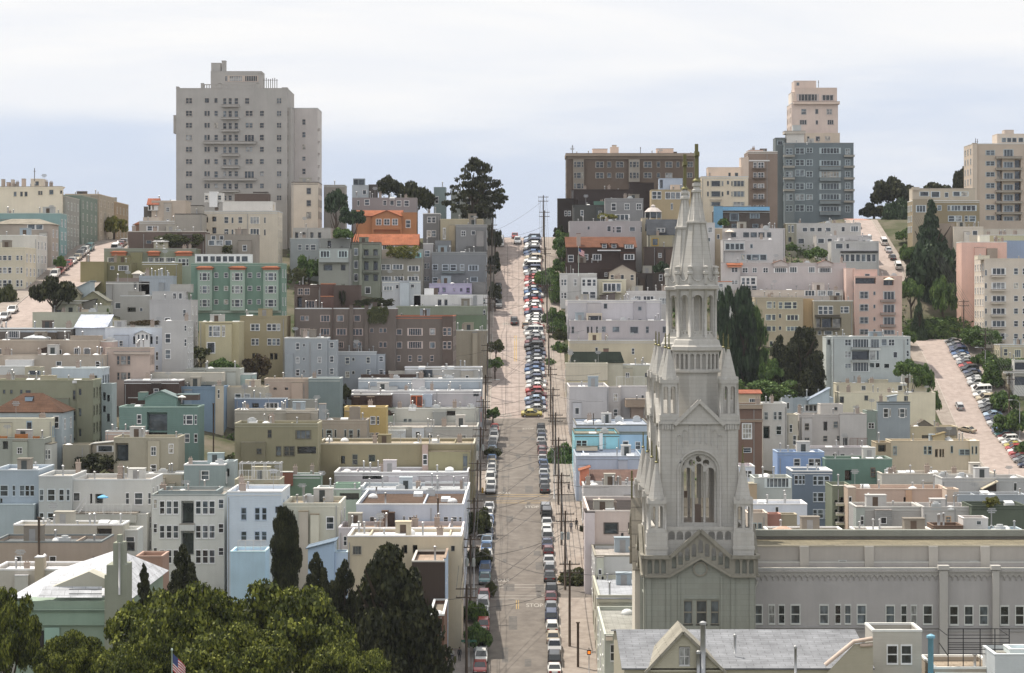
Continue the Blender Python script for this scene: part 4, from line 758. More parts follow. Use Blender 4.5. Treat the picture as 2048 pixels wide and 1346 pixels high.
B('taupe house with three arched window recesses and stair penthouse', 585, 948, 755, h=9, c='867e74', D=8, rc='a89e94', cop='9a9288', W='608-622:815-880s 645-688:822-880d 708-720:820-880s 780-795:820-880s 815-845:822-885d 878-895:818-882s', fc='8a9494', clutter=1.4, blocks=[K(818, 892, 655, 760, dd=2, D=3, c='837a70'), K(588, 640, 630, 760, dd=3, D=2, c='8c949c')])
B('light green-white house with glass conservatory behind the olive block', 1160, 1785, 665, h=8, c='a5a69e', D=7, rc='ccc8c2', cop='c4c6c0', W='1222-1250,1258-1284:738-782d 1545-1610:670-715k', fc='9aa09c', clutter=1.5, side='r22', blocks=[K(1440, 1540, 690, None, dd=-1, D=3, c='787e80'), K(1095, 1160, 660, None, dd=-.5, D=3, c='8a9488', W='1098-1155:668-715k')])
B('white striped awning house with small glazed porch', 1062, 1775, 805, h=7, c='a9a49e', D=7, rc='c4beb6', cop='b0b0a8', W='1400-1440,1650-1690:860-890s', clutter=1.2, side='r22', blocks=[K(1068, 1235, 828, 895, dd=-2, D=1.8, c='c0c8d8', rc='d8dce4'), K(1285, 1374, 808, 905, dd=-1.6, D=1.5, c='c4cad8', W='1314-1345:835-885d')])
B('large olive rendered block with dark casement windows', -40, 582, 780, h=11, c='857f62', D=9, name='apartment_building', rc='a49e8c', cop='94907a', W='208-236:822-880d 418-528:825-888w 270-308:945-1015d 328-408:945-1015p 428-568:945-1000k', fc='5a5648', clutter=1.2)
B('long olive and tan house with pipes and paired dark windows by the street', 575, 1752, 930, h=9, c='837a5c', D=8, rc='b4a894', cop='b4ae9c', W='755-785:1015-1075k 840-880:1005-1082d 962-1012:1008-1058s 1365-1402:1005-1082d', fc='6a6a5c', clutter=1.2, side='r23', blocks=[K(1408, 1725, 985, None, dd=-.8, D=.9, c='8a8460', cop='d4d0bc', W='1668-1700:1010-1190d'), K(1362, 1406, 932, None, dd=-.9, D=1, c='a48c84', par=False, W='1368-1400:1005-1082d', fc='e4e4e4'), K(455, 572, 985, None, dd=-1.4, D=1.4, c='807c64', roof=('sl', 972), rc='7c8478', W='482-562:1030-1075w')])
B('lilac low roof house with white skylight domes and long white gutter', 705, 1705, 1145, h=7, c='a59ea6', D=5, rc='d8dade', cop='dfe2e6', clutter=1.4, side='r22', W='915-1060:1150-1190k 1060-1080:1150-1250k'.replace(' 1060-1080:1150-1250k', ''))
B('green and white lean-to house with dark yard opening', 565, 895, 1270, h=8, c='96a698', D=7, rc='c8ccc8', W='745-890:1295-1345k', clutter=1.2, blocks=[K(715, 892, 1225, 1280, dd=2, D=3, c='7c9a88', rc='b8c8c0')])
B('blue-grey gable-roofed low house with white vents by the street', 890, 1705, 1275, h=8, c='a4aeb8', D=7, rc='b8bcc0', cop='c4c8cc', clutter=2.2, side='r22', blocks=[K(930, 1190, 1330, 1345, dd=-1, D=6, c='9ca8b8', roof=('shed', 1262), rc='b4c0dc')])
B('cream house with rooftop deck and white railing in the middle rows', -40, 300, 1195, h=8, c='a09a84', D=7, rc='a89c88', clutter=.8)
B('red-brown and green canvas covered roof yard', 300, 600, 1165, h=7, c='5f7a66', D=5, rc='7c9484', clutter=1, W='', blocks=[K(302, 395, 1140, 1240, dd=-.5, D=1.5, c='7c4a3a', rc='d8d8d4')])
RG('P')
B('cream yellow bay-windowed house left of the tan yellow block', 398, 478, 645, h=12, c='aa9f78', D=9, W='422-444:650-672w 455-462:652-668s 414-430:686-708s 440-458:680-712k', fc='d8d8cc', rc='9a9480', cop='c0b898', blocks=[K(411, 463, 648, None, dd=-.9, D=1, c='b2a884', par=False, W='418-424,426-440,444-450:652-673d 414-430:685-706s', fc='d8dcd4')])
B('beige flat house with pale roof between the shingled house and the trees', 448, 530, 775, h=8, c='aaa292', D=8, rc='b4aea4', W='470-482,488-500:788-800d', clutter=1, side='l22')
B('white flat-roofed house with roof hatch beyond the garden trees', 372, 480, 738, h=8, c='a0a49c', D=7, rc='a4a49c', clutter=1)
# ---------------------------------------------------------------- buildings right of the central street
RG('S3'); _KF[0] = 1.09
B('dark brick apartment block with bracketed cornice on the right skyline', 128, 1145, 160, d=712, c='5e4f44', D=16, name='apartment_building', fc='8a8680', rc='a49488', clutter=.6, side='l45',
  W='190-212,218-252:208-246,290-330,372-412d 352-412:206-250p 440-470:206-248s 508-566:206-248p 352-412:290-332p 440-470:292-328s 508-566:292-332w 618-632,640-662,668-682:205-248,290-330d 722-782:206-250p 822-846:206-248s 888-940:206-250p 972-996:206-248s 1055-1100:206-246p 722-782:290-330p 822-846:292-328s 888-940:292-330p 1055-1095:290-328p',
  blocks=[K(122, 1150, 142, 162, dd=-.9, D=17.8, c='8a7a6a', rc='a49488', par=False, nm='cornice'), K(135, 1142, 162, 186, dd=-.35, D=.4, c='75675a', par=False, nm='frieze'), K(178, 262, 188, None, dd=-.9, D=1, c='7c746a', par=False, W='186-200,206-238,244-256:205-248,288-332,372-412d'), K(606, 690, 188, 360, dd=-.9, D=1, c='8a8278', par=False, W='614-630,638-662,668-682:205-248,288-332d'),
          K(328, 442, 108, 145, dd=4, D=4, c='c0a898', par=False), K(465, 528, 95, 145, dd=4, D=4, c='b8a494'), K(478, 512, 80, 100, dd=4.5, D=2, c='b0a090'), K(820, 950, 106, 145, dd=4, D=4, c='c0a898', par=False)])
B('black shingled house cluster below the dark brick apartment block', 165, 640, 420, d=688, c='3c3230', D=10, sid='s', rc='6a605a', clutter=1, W='450-600:380-400g'.replace('450-600:380-400g', ''), blocks=[K(58, 180, 490, None, dd=-1, D=6, c='2e2826', W='112-130,138-160:585-622d'), K(610, 800, 368, None, dd=3, D=5, c='352b29')])
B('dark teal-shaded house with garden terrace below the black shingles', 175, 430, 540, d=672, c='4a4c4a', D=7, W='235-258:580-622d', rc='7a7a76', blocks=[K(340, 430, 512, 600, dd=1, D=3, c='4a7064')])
B('grey rendered house with three white windows on the upper slope', 425, 718, 492, d=664, c='75757a', D=8, W='472-508:525-580d 575-610,665-702:528-575p 505-608:612-655w', fc='c8c8c8', rc='8c8c8a', clutter=1.4, cop='8c8c90')
B('tan stucco house with band of white casements', 780, 1085, 425, d=678, c='9a8765', D=9, W='785-820,825-855:435-492d 888-925,930-962,968-1000,1005-1070:440-492w 930-945:525-575s', fc='d8dadc', rc='a4a098', cop='a89878', blocks=[K(840, 1020, 335, 430, dd=4, D=5, c='8a98ac', W='845-868:345-410k'), K(930, 1000, 385, 430, dd=1, D=3, c='b4a090')])
B('cream apartment block with picture windows beside the stair tower', 1165, 1525, 322, d=705, c='bcae98', D=12, name='apartment_building', W='1238-1312:352-395,432-475,515-545s 1410-1495:352-395,432-475,515-545w 1208-1222,1320-1334,1395-1404:355-392,436-472s 1360-1378:352-380,430-460s', fc='a8a498', rc='b0a498', side='l34', blocks=[K(1215, 1470, 250, 325, dd=2, D=6, c='c0aa98', W='1372-1390,1422-1448:290-318s'), K(1468, 1528, 175, 330, dd=3, D=5, c='b8a698'), K(1230, 1320, 500, 505, dd=-.3, D=.4, par=False)])
B('brown brick apartment tower with balconies left of the blue-grey tower', 1522, 1750, 130, d=716, c='7c6b60', D=12, name='apartment_tower', fc='c8ccd0', rc='a49488', W='1565-1590,1600-1645:210-255,290-330,375-412,455-495,540-560p 1715-1755:285-340,370-405s', side='l35',
  blocks=[K(1530, 1690, 192, 202, dd=-.3, D=.4, c='c8c4c0', par=False, nm='ledge'), K(1560, 1660, 255, 262, dd=-1.1, D=1.2, c='5c524c', par=False, nm='balcony'), K(1560, 1660, 330, 338, dd=-1.1, D=1.2, c='5c524c', par=False, nm='balcony'), K(1560, 1660, 412, 420, dd=-1.1, D=1.2, c='5c524c', par=False, nm='balcony'), K(1560, 1660, 495, 503, dd=-1.1, D=1.2, c='5c524c', par=False, nm='balcony'), K(1530, 1640, 118, 134, dd=1, D=8, c='c4a498', par=False)])
B('dark brown low house behind a bright blue construction tarpaulin', 1262, 1690, 585, d=688, c='4a423e', D=7, W='1385-1450:605-660s 1540-1610:605-640w 1400-1440,1560-1600:685-712s', rc='8a8480', fc='7a8890', blocks=[K(1260, 1330, 548, 720, dd=-.8, D=.9, c='5d93b8', par=False, nm='tarpaulin'), K(1330, 1690, 552, 580, dd=-.9, D=1.2, c='5a9cc8', par=False, nm='tarpaulin')])
B('long lavender-grey house with four small windows above the brown shingled house', 148, 706, 668, d=646, c='98949a', D=9, W='288-306:702-728s 440-468:700-742s 485-494,508-548:705-752d 612-655:708-740s 698-706:705-750s', fc='b8b8bc', rc='a4a2a2', cop='aaa6aa', clutter=1.4, blocks=[K(706, 752, 640, None, dd=1, D=5, c='a0947c', W='732-745:680-720s')])
B('grey slate-roofed house with white dormer windows', 752, 980, 760, d=640, c='8c8a7c', D=8, roof=('gx', 650), rc='4a4e54', clutter=0, W='785-830:790-838s 838-862:795-835d', fc='d8d8d4', blocks=[K(818, 888, 715, 750, dd=-.2, D=3, c='6c6e70', W='824-850,856-882:718-746d', fc='e4e4e4')])
B('yellow-green doored small house beneath the slate roof', 772, 950, 775, d=638, c='8c8468', D=6, W='785-832:795-850s', fc='a88a30', rc='8c887c', clutter=.5)
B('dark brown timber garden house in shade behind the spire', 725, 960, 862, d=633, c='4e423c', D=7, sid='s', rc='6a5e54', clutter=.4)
B('dark brown shingled lodge with brown roof and white dormers', 128, 660, 862, d=624, c='3e302c', D=9, roof=('gx', 785), rc='6e4836', clutter=0, fc='e0e0dc', W='140-180:925-975d 255-292:918-960d 330-392:918-962w 575-645:915-960w 140-192,248-290:850-880w',
  blocks=[K(398, 438, 832, 872, dd=-.4, D=3, c='5a4438', W='402-434:836-868d', roof=('gx', 824), rc='6e4836'), K(472, 512, 832, 872, dd=-.4, D=3, c='5a4438', W='476-508:836-868d', roof=('gx', 824), rc='6e4836'), K(570, 642, 842, 880, dd=-.4, D=3, c='4a3832', W='578-640:845-872w'), K(365, 545, 882, 892, dd=-.7, D=.8, c='d0ccc8', par=False, nm='gutter'), K(540, 660, 908, 965, dd=-.7, D=.9, c='3e302c', W='572-645:918-958w'), K(205, 235, 760, 870, dd=1, D=1.5, c='9a8a84')])
B('dark shingled lower wing of the brown lodge', 120, 480, 985, d=616, c='382b28', D=6, sid='s', rc='5c4c44', clutter=.3)
B('grey corner house with curved bay and white cornice by the central street', 78, 360, 1070, h=9, c='a2a09e', D=8, fc='dcdedc', rc='b4b2b0', cop='c8cac8', side='l33', W='105-128:1110-1158,1210-1258d 182-205:1108-1160d 248-272,285-318,328-352:1105-1162d 250-275,290-350:1205-1255d', clutter=.5, blocks=[K(78, 135, 1072, None, dd=-1.0, D=1.2, c='a8a8a8', W='88-100,108-126:1110-1158,1212-1258d'), K(240, 362, 1095, None, dd=-.9, D=1, c='b0b2b2', W='248-272,285-318,328-352:1110-1162d 250-298,306-352:1205-1255d')])
B('tan gabled house with moulded round-arched pediment', 455, 660, 1055, h=10, c='a3988a', D=8, roof=('gy', 1000), rc='9a9088', clutter=0, W='532-570:1075-1110s 618-645:1075-1118d 465-492:1075-1120d', fc='c0b8ac')
B('cream glazed-porch house below the tan gable', 362, 585, 1115, h=9, c='aaa48e', D=7, W='412-440,444-470,474-505,510-540:1140-1200s', fc='d8dcd0', rc='b4b0a4', cop='c4c2b0', blocks=[K(402, 552, 1130, 1215, dd=-.8, D=.9, c='b4ae96', W='412-440,444-470,474-505,510-545:1142-1202s')])
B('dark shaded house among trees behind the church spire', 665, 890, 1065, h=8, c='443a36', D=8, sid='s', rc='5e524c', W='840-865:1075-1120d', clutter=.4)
B('pale grey flat-roofed terrace house with ribbon windows behind the church', 590, 905, 1205, h=9, c='a9a5a4', D=8, rc='c0bcba', cop='c4c2c2', W='650-700,715-800:1240-1275w 705-795:1318-1346s 840-905:1255-1300w', clutter=1.6, blocks=[K(390, 500, 1235, 1270, dd=-1, D=3, c='5a5250', roof=('sl', 1210), rc='504844')])
B('white stepped terrace apartments with orange tile canopies', 1318, 1462, 985, h=12, d=628, c='a9a4a6', D=10, name='apartment_building', rc='b4b0b0', fc='cfd2d4', W='1395-1445,1482-1520,1558-1592,1640-1675,1725-1765:1020-1055p 1395-1445,1640-1675,1725-1765:1118-1148p 1475-1500,1510-1535,1545-1580:1098-1150d', blocks=[K(1368, 1475, 1000, 1018, dd=-1, D=1.2, c='c07850', roof=('shed', 982), rc='a86a4e', nm='canopy'), K(1465, 1592, 1085, 1160, dd=-.8, D=.9, c='b8b4b4', W='1475-1500,1510-1535,1545-1580:1098-1150d')])
B('white flat terrace house with glass balcony behind the spire', 1330, 1718, 805, h=10, d=646, c='a8a4a6', D=8, rc='b4b2b2', fc='9aa4a8', W='1350-1382,1388-1418,1425-1455,1460-1490:835-880s 1472-1498,1512-1548,1552-1610,1615-1665:920-962s 1540-1560:840-870s', blocks=[K(1340, 1500, 815, 890, dd=-.9, D=1, c='b0aeb0', W='1350-1382,1388-1418,1425-1455,1460-1490:835-880s')])
B('pale lavender house with parasol terrace on the upper right slope', 1325, 1808, 720, h=9, d=662, c='aaa6a8', D=8, rc='b4b2b2', W='1395-1430,1488-1530,1545-1590,1605-1648,1670-1700:750-785s', fc='5a6064', clutter=1)
B('white house sliver with dark balcony right behind the spire', 1190, 1268, 680, d=655, c='aeaaac', D=7, W='1215-1250:710-750s 1212-1232:790-820s', side='r33', clutter=.3)
B('narrow tan house between the spire and the white terraces', 1270, 1325, 720, d=658, c='9c8c74', D=7, W='1285-1304:765-800s', clutter=.3)
B('small tile-topped white house beside the poplars', 1275, 1400, 1130, h=8, d=618, c='b0acac', D=6, rc='a86c54', W='1300-1330:1145-1170s', clutter=.3, cop='c87048')
RG('S4')
B('lavender-grey apartment house with three-storey end wall left of the church', 118, 750, 5, h=12, c='a39fa8', D=9, name='apartment_building', rc='b4b0b4', fc='8c8e94', W='362-385:25-58s', clutter=1.2, side='l33')
B('grey mauve flat house with row of small windows left of the church', 135, 800, 142, h=10, c='968f98', D=9, rc='b0acb0', cop='b4b0b4', fc='8a8a90', W='145-162:178-225d 248-262,275-286,310-322:178-225s 350-375:178-215d 420-468:180-215s 538-595:180-225s 645-665:178-222d 758-782:178-220s', clutter=1.4, side='l33', blocks=[K(248, 350, 92, 150, dd=2, D=4, c='b0a494', rc='e0c490', W='258-345:105-138k')])
B('beige house with green slate hip roof and chimney left of the church', 130, 720, 278, h=9, c='aaa08a', D=8, rc='b0aca4', cop='b4b4b8', W='305-322:320-348s 550-568:325-365d 695-710:325-362d', clutter=.6, side='l33')
B('cream cottage with dark green hip roof in front of the beige house', 140, 490, 420, h=6, d=543, c='a8a494', D=6, roof=('hip', 348), rc='3c463e', clutter=0, blocks=[K(360, 395, 330, 420, dd=2, D=1.4, c='7c5c50')])
B('cream shopfront house with layered white cornices by the street', 105, 388, 430, h=8, c='b2aa98', D=8, rc='b8b4aa', cop='ccc6b4', clutter=1.4, side='l33', blocks=[K(120, 385, 545, 575, dd=-.5, D=.6, c='b8ae88', par=False, nm='ledge')])
B('pale green-grey house with roof railing left of the church tower', 390, 680, 440, h=8, c='a6a494', D=8, rc='b0aea4', clutter=1.5, W='640-670:490-520k')
B('large blank lavender-grey wall house by the street', 130, 395, 590, h=10, c='a39fa4', D=9, rc='b4b2b0', cop='b4b0b4', side='l34', clutter=.6, blocks=[K(390, 475, 590, None, dd=1, D=7, c='a09a98', W='428-455:632-680,735-780d'), K(474, 668, 585, None, dd=2, D=7, c='a29ea2', W='615-632:640-680s')])
B('brown house with bracketed eaves left of the church tower', 548, 670, 690, d=497, c='7c6a5e', D=7, cop='8c7a6c', rc='8c847c', clutter=.4, blocks=[K(512, 672, 672, 722, dd=-.8, D=8, c='84705f', par=False, nm='cornice')])
B('grey-blue flat house with dark parapet by the street', 175, 672, 845, h=8, c='9aa4b4', D=6, rc='b4bcc8', cop='6c6c68', clutter=1.2, side='l22')
B('bright turquoise painted house with blue side wing by the street', 165, 468, 905, h=9, c='70b4c4', D=8, rc='8c8a7c', cop='5c6054', fc='a8c4c8', W='175-250:945-985p', clutter=.6, side='l33', blocks=[K(462, 680, 905, None, dd=.5, D=6, c='7da4c0', W='490-528:950-1025d 575-608:955-1005d', fc='d0dce0', cop='5c6054'), K(178, 320, 988, 1015, dd=-1.2, D=1.4, c='a89c88', par=False), K(332, 355, 895, 1015, dd=-.6, D=.5, c='b4dce4', par=False)])
B('pale blue-grey strip-roofed house below the turquoise house', 175, 620, 1058, h=8, c='97a4b8', D=6, rc='a8b0bc', cop='8c98a8', clutter=1, side='l22')
B('brown felt-roofed shop with orange end gable by the street', 252, 610, 1215, h=7, c='a49c98', D=7, roof=('gx', 1142), rc='6e5850', clutter=0, blocks=[K(205, 262, 1150, 1250, dd=-.5, D=5, c='b86848', roof=('sl', 1125), rc='a06850')])
B('grey-lilac shop with dark roof yard by the street', 225, 610, 1255, h=8, c='a39fa2', D=7, rc='a8a4a2', cop='b4b0b0', clutter=2, side='l22')
RG('S2')
B('pale mauve apartment house with two square windows and statue roof by the street', 655, 960, 520, h=12, c='b0a09a', D=9, rc='3c3634', cop='c8beb8', fc='4a4440', W='738-808:578-632s 862-900:578-632s 825-836:630-655s', side='l33', clutter=.6, blocks=[K(640, 690, 525, None, dd=-.6, D=6, c='b4a8ae', W='690-706:580-625d'), K(690, 960, 700, 708, dd=-.2, D=.25, c='a09484', par=False, nm='ledge')])
B('white-grey blank house below the mauve apartment house', 690, 960, 750, h=9, c='a8a8a8', D=8, rc='b4aea8', cop='8a8478', side='l33', clutter=.4, W='706-722:815-870d', blocks=[K(700, 735, 755, None, dd=-.6, D=4, c='a8aa9c', W='708-724:815-870d')])
B('grey-green corner house with carved cornice and roof cabin beside the church', 708, 960, 955, h=10, c='a09e90', D=9, rc='b4b8be', cop='aaa898', side='l33', clutter=.6, W='725-752:1020-1092d 770-830:1020-1080p 725-748:1155-1230d', fc='6c6458', blocks=[K(785, 960, 1040, 1140, dd=-2, D=4, c='b0b8c4', rc='8c9aa8'), K(700, 960, 968, 985, dd=-.4, D=.5, c='a49e8c', par=False, nm='cornice')])
B('pale grey-green narrow house at the lower street corner', 740, 960, 1150, h=10, c='9aa094', D=8, rc='a8a8a2', side='l33', clutter=.5, W='770-798:1200-1285d', blocks=[K(748, 782, 1160, 1180, dd=-.7, D=1, c='c4b4a4', par=False)])
RG('S7')
B('blue-grey high apartment tower with rounded corner balconies', 285, 728, 470, d=782, c='5d6a72', D=18, name='apartment_tower', rc='9a948c', cop='7c8488', fc='98a4a8', clutter=.5, side='r36 l36',
  W='355-412:500-538,575-612,640-680,725-765,795-835,865-905p 425-465:500-530,575-612,650-685,725-760,798-832,870-905p 515-640:500-535,580-612,650-688,725-765,795-830,875-905g 295-335:505-540,575-610,650-685,725-760,795-835,870-905p 675-705:505-540,575-612,650-685,722-760,795-835,870-910p',
  blocks=[K(285, 350, 480, None, dd=-.8, D=1, c='656f74', par=False, W='295-312,316-335:505-540,575-610,650-685,725-760,795-835,870-905d'), K(512, 645, 620, 640, dd=-1.0, D=1.1, c='6a767c', par=False, nm='balcony'), K(512, 645, 690, 712, dd=-1.0, D=1.1, c='6a767c', par=False, nm='balcony'), K(512, 645, 838, 858, dd=-1.0, D=1.1, c='6a767c', par=False, nm='balcony'), K(512, 645, 908, 930, dd=-1.0, D=1.1, c='6a767c', par=False, nm='balcony'),
          K(668, 735, 545, 556, dd=-.9, D=3, c='8a8880', par=False, nm='balcony'), K(668, 735, 615, 626, dd=-.9, D=3, c='8a8880', par=False, nm='balcony'), K(668, 735, 690, 701, dd=-.9, D=3, c='8a8880', par=False, nm='balcony'), K(668, 735, 765, 776, dd=-.9, D=3, c='8a8880', par=False, nm='balcony'), K(668, 735, 838, 849, dd=-.9, D=3, c='8a8880', par=False, nm='balcony'),
          K(280, 352, 545, 556, dd=-1.5, D=2, c='8a8880', par=False, nm='balcony'), K(280, 352, 615, 626, dd=-1.5, D=2, c='8a8880', par=False, nm='balcony'), K(280, 352, 690, 701, dd=-1.5, D=2, c='8a8880', par=False, nm='balcony'), K(280, 352, 765, 776, dd=-1.5, D=2, c='8a8880', par=False, nm='balcony'),
          K(300, 412, 405, 470, dd=3, D=5, c='b4b0aa', par=False), K(286, 420, 392, 408, dd=2.5, D=6, c='a49c94', par=False), K(340, 392, 355, 410, dd=4, D=3, c='9aa0a4'), K(228, 290, 435, None, dd=4, D=8, c='5c6468', W='240-275:455-480s')])
B('pink-white upper apartment tower with cornice behind the blue-grey tower', 330, 628, 215, d=804, c='b5a39b', D=14, name='apartment_tower', rc='c0aca0', fc='a49c98', clutter=0, side='l35',
  W='392-425:250-285d 482-502:250-282s 555-590:250-285p 382-428,560-600:320-350w 485-500:322-350s 482-512,545-580:425-455s',
  blocks=[K(345, 640, 203, 218, dd=-1, D=16, c='b8a498', par=False, nm='cornice'), K(352, 622, 115, 210, dd=.8, D=11, c='b5a298', W='370-500:155-198g 525-600:160-195w', rc='c0aca0'), K(348, 488, 70, 160, dd=2, D=8, c='b6a49b', W='362-380:80-100s'), K(330, 352, 145, 215, dd=2, D=9, c='c4b6ac'), K(420, 640, 405, None, dd=-2, D=2, c='b0a090', W='430-445,485-512,545-578:425-455s')])
B('tan apartment tower with stacked balconies at the right edge', 1488, 1900, 475, d=748, c='a8998a', D=14, name='apartment_tower', rc='b0a498', fc='98a0a4', clutter=0, side='l36',
  W='1576-1632:515-545,585-612,655-682,725-755,795-825,865-895,935-960p 1690-1750:510-555,590-625,660-698,735-770,800-838,870-908,940-965w 1645-1680,1760-1800:570-625,640-698,712-770,785-838,855-908,925-965k',
  blocks=[K(1490, 1520, 470, None, dd=-.6, D=1, c='b4a697', par=False), K(1648, 1900, 410, 480, dd=2, D=8, c='b4a89c', W='1678-1705,1712-1738,1744-1772,1785-1815:435-462s'), K(1695, 1755, 385, 412, dd=3, D=4, c='a89c94')] + [K(1640, 1810, y, y+12, dd=-1.1, D=1.2, c='8c847a', par=False, nm='balcony') for y in (555, 628, 700, 772, 842, 912)])
B('olive-tan flat apartment block with roof terrace beside the right tower', 1105, 1535, 840, d=716, c='7f7258', D=9, name='apartment_building', rc='b0a494', fc='b0b8bc', W='1265-1290:868-900s 1330-1345,1352-1415,1420-1512:868-902w 1335-1375,1380-1420,1440-1460,1468-1510:935-970d 1130-1185:870-910w', clutter=.3, side='l33',
  blocks=[K(1105, 1505, 762, 842, dd=1.5, D=6, c='a09686', W='1152-1210:780-808s 1225-1280:780-815s 1312-1335:785-815s 1365-1410,1415-1462:780-808s', cop='a49a8c'), K(1108, 1200, 830, None, dd=-.7, D=.9, c='8a7e6a', par=False, W='1130-1190:868-910w'), K(1110, 1150, 752, 770, dd=1, D=3, c='a49a8c')])
B('white rendered house right of the tall spruce with one dark window', 1370, 1560, 1005, d=690, c='b4aca0', D=9, rc='a49c94', W='1490-1522:1030-1058s', clutter=1.2, blocks=[K(1275, 1375, 985, None, dd=2, D=5, c='8a7c70'), K(1560, 1900, 1020, None, dd=2, D=6, c='aaa49c')])
B('yellow and blue small houses group behind the cream apartment block', 1560, 1900, 1060, d=678, c='a49c78', D=7, rc='a8a8a8', W='1730-1810:1040-1065s', blocks=[K(1680, 1900, 1095, None, dd=-2, D=3, c='7a8eac', rc='98a8c0')])
B('salmon pink rendered house with stepped parapet behind the cream block', 1420, 1710, 1105, d=664, c='c29a8c', D=8, rc='b8a094', clutter=.8, W='1440-1460:1130-1150k'.replace('1440-1460:1130-1150k', ''), blocks=[K(1535, 1600, 1060, None, dd=1, D=3, c='d0c4b0'), K(1585, 1650, 1145, 1215, dd=-1, D=2, c='8a7c70')])
B('light cream apartment block with rows of balconies at the right edge', 1485, 1900, 1212, d=640, c='b7aca0', D=14, name='apartment_building', rc='b4aca4', cop='c8bcac', fc='d0ccc4', clutter=.3, side='l47', X0=119.5,
  W='1615-1700:1270-1310,1362-1402,1447-1482,1527-1564,1607-1644,1687-1725w 1755-1782:1270-1310,1365-1400,1447-1482,1527-1562,1607-1644,1690-1722d 1810-1840:1270-1310,1365-1400,1447-1482,1527-1562,1607-1644,1690-1722d 1540-1551,1570-1582:1280-1318,1365-1400,1447-1482,1527-1562,1607-1640,1690-1725s', blocks=[K(1524, 1600, 1190, 1215, dd=.2, D=5, c='c4b8a4', nm='parapet')] + [K(1612, 1704, y, y+10, dd=-1, D=1.1, c='aea498', par=False, nm='balcony') for y in (1318, 1408, 1488, 1570, 1650, 1730)])
B('white terraced house with grey roof left of the right-hand side street', 362, 775, 985, d=720, c='a8a6a6', D=9, rc='b0aeae', fc='c8cccc', W='400-432,448-480,495-525,548-582:1010-1035s 650-672:1005-1035s 710-758:1000-1035w 372-412:1080-1112s 370-412:1155-1188p', side='r22', clutter=1.5, cop='b4b4b4')
B('pale grey stepped house with small balcony below the white terraced house', 490, 845, 1060, d=704, c='a8a4a6', D=8, rc='b4b2b4', fc='c4c8c8', W='498-540,560-590:1080-1110s', clutter=.8, side='r22')
B('white house with long window band and dark flower boxes', 585, 890, 1098, d=692, c='aaa8aa', D=8, rc='b4b2b4', fc='d4d6d8', W='612-660,680-700:1112-1145s 645-668,675-700,708-735,742-770,778-805,812-838,845-870:1180-1228s', clutter=.6, side='r23', blocks=[K(645, 885, 1160, 1172, dd=-.4, D=.5, c='3c3c3c', par=False, nm='flower_box')])
B('olive-beige narrow house between the two white terraces', 298, 362, 985, d=708, c='8c8876', D=8, W='310-320,330-345:995-1040s 310-330:1070-1100k', clutter=.5)
B('long mauve terrace apartments with gabled parapets and white sashes', -20, 680, 1240, h=12, d=629.5, c='a1979a', D=10, name='apartment_building', rc='b4b0b2', fc='dcdedf', W='15-50,80-108,148-180:1268-1298p 220-300:1268-1298g 318-365:1262-1298w 440-480:1262-1298w 505-585:1268-1298g 10-40,45-70,75-108:1380-1420d', cop='b4a8a8', clutter=1, blocks=[K(215, 305, 1235, 1260, dd=-.6, D=3, c='a89c9c', roof=('gy', 1218), rc='a8887c'), K(500, 590, 1235, 1260, dd=-.6, D=3, c='a89c9c', roof=('gy', 1218), rc='a8887c')])
RG('S8')
B('salmon pink apartment tower with balcony column beside the right-hand street', 735, 1038, 40, h=18, d=622, c='b89a90', D=10, name='apartment_tower', rc='c0a094', fc='a8a8a8', clutter=.3, side='l34 r34',
  W='768-822:138-182,220-262,302-342,380-412p 855-868:138-160,222-245,302-325,380-405s 920-990:138-190,222-278,302-358,385-412w 740-870:48-88k 800-832:28-85p 920-985:45-98k',
  blocks=[K(730, 880, -2, 45, dd=1.5, D=7, c='b89a90', W='800-832:25-44s'), K(680, 738, -10, None, dd=2, D=8, c='ba9e95')] + [K(902, 1000, y, y+12, dd=-1, D=1.1, c='8a7c78', par=False, nm='balcony') for y in (192, 275, 352)])
B('lower storeys of the mauve terrace with paired windows', -20, 660, 130, h=9, d=622, c='a39b96', D=7, rc='b8b0ac', fc='d4d4d0', W='30-65:132-165s 250-312:128-165w 415-480,500-550,560-595:132-165w 612-640:145-190s', clutter=1.4)
B('tan apartment house with blue-tinted bay windows', 95, 405, 180, h=15, d=612, c='a19279', D=10, name='apartment_building', rc='b0a690', fc='c4c4b4', W='172-205,215-226:202-245d 248-272,282-332,338-364:205-248d 165-200,205-228:285-322s 248-265:282-308s 298-375:288-322w 170-200,206-228:360-392s 248-265:360-385s 298-372:362-390w 190-210:455-490s', clutter=1.4, cop='b4a68c', side='l34', blocks=[K(80, 135, 205, None, dd=1, D=6, c='8c98a0', W='85-128:210-260s'), K(400, 470, 185, None, dd=1.2, D=7, c='a88c60')])
B('olive house with glazed balconies between the tan and pink blocks', 475, 725, 200, h=13, d=610, c='837a66', D=9, W='502-530,535-562,568-595:232-285d 645-660,665-698:235-275d 490-520,525-590,595-650:305-370k 500-520,540-590:390-415s', fc='c8ccc4', rc='9a9484', clutter=1.2, blocks=[K(482, 640, 288, 302, dd=-1, D=1.1, c='4c463e', par=False, nm='balcony'), K(482, 640, 372, 386, dd=-1, D=1.1, c='4c463e', par=False, nm='balcony')])
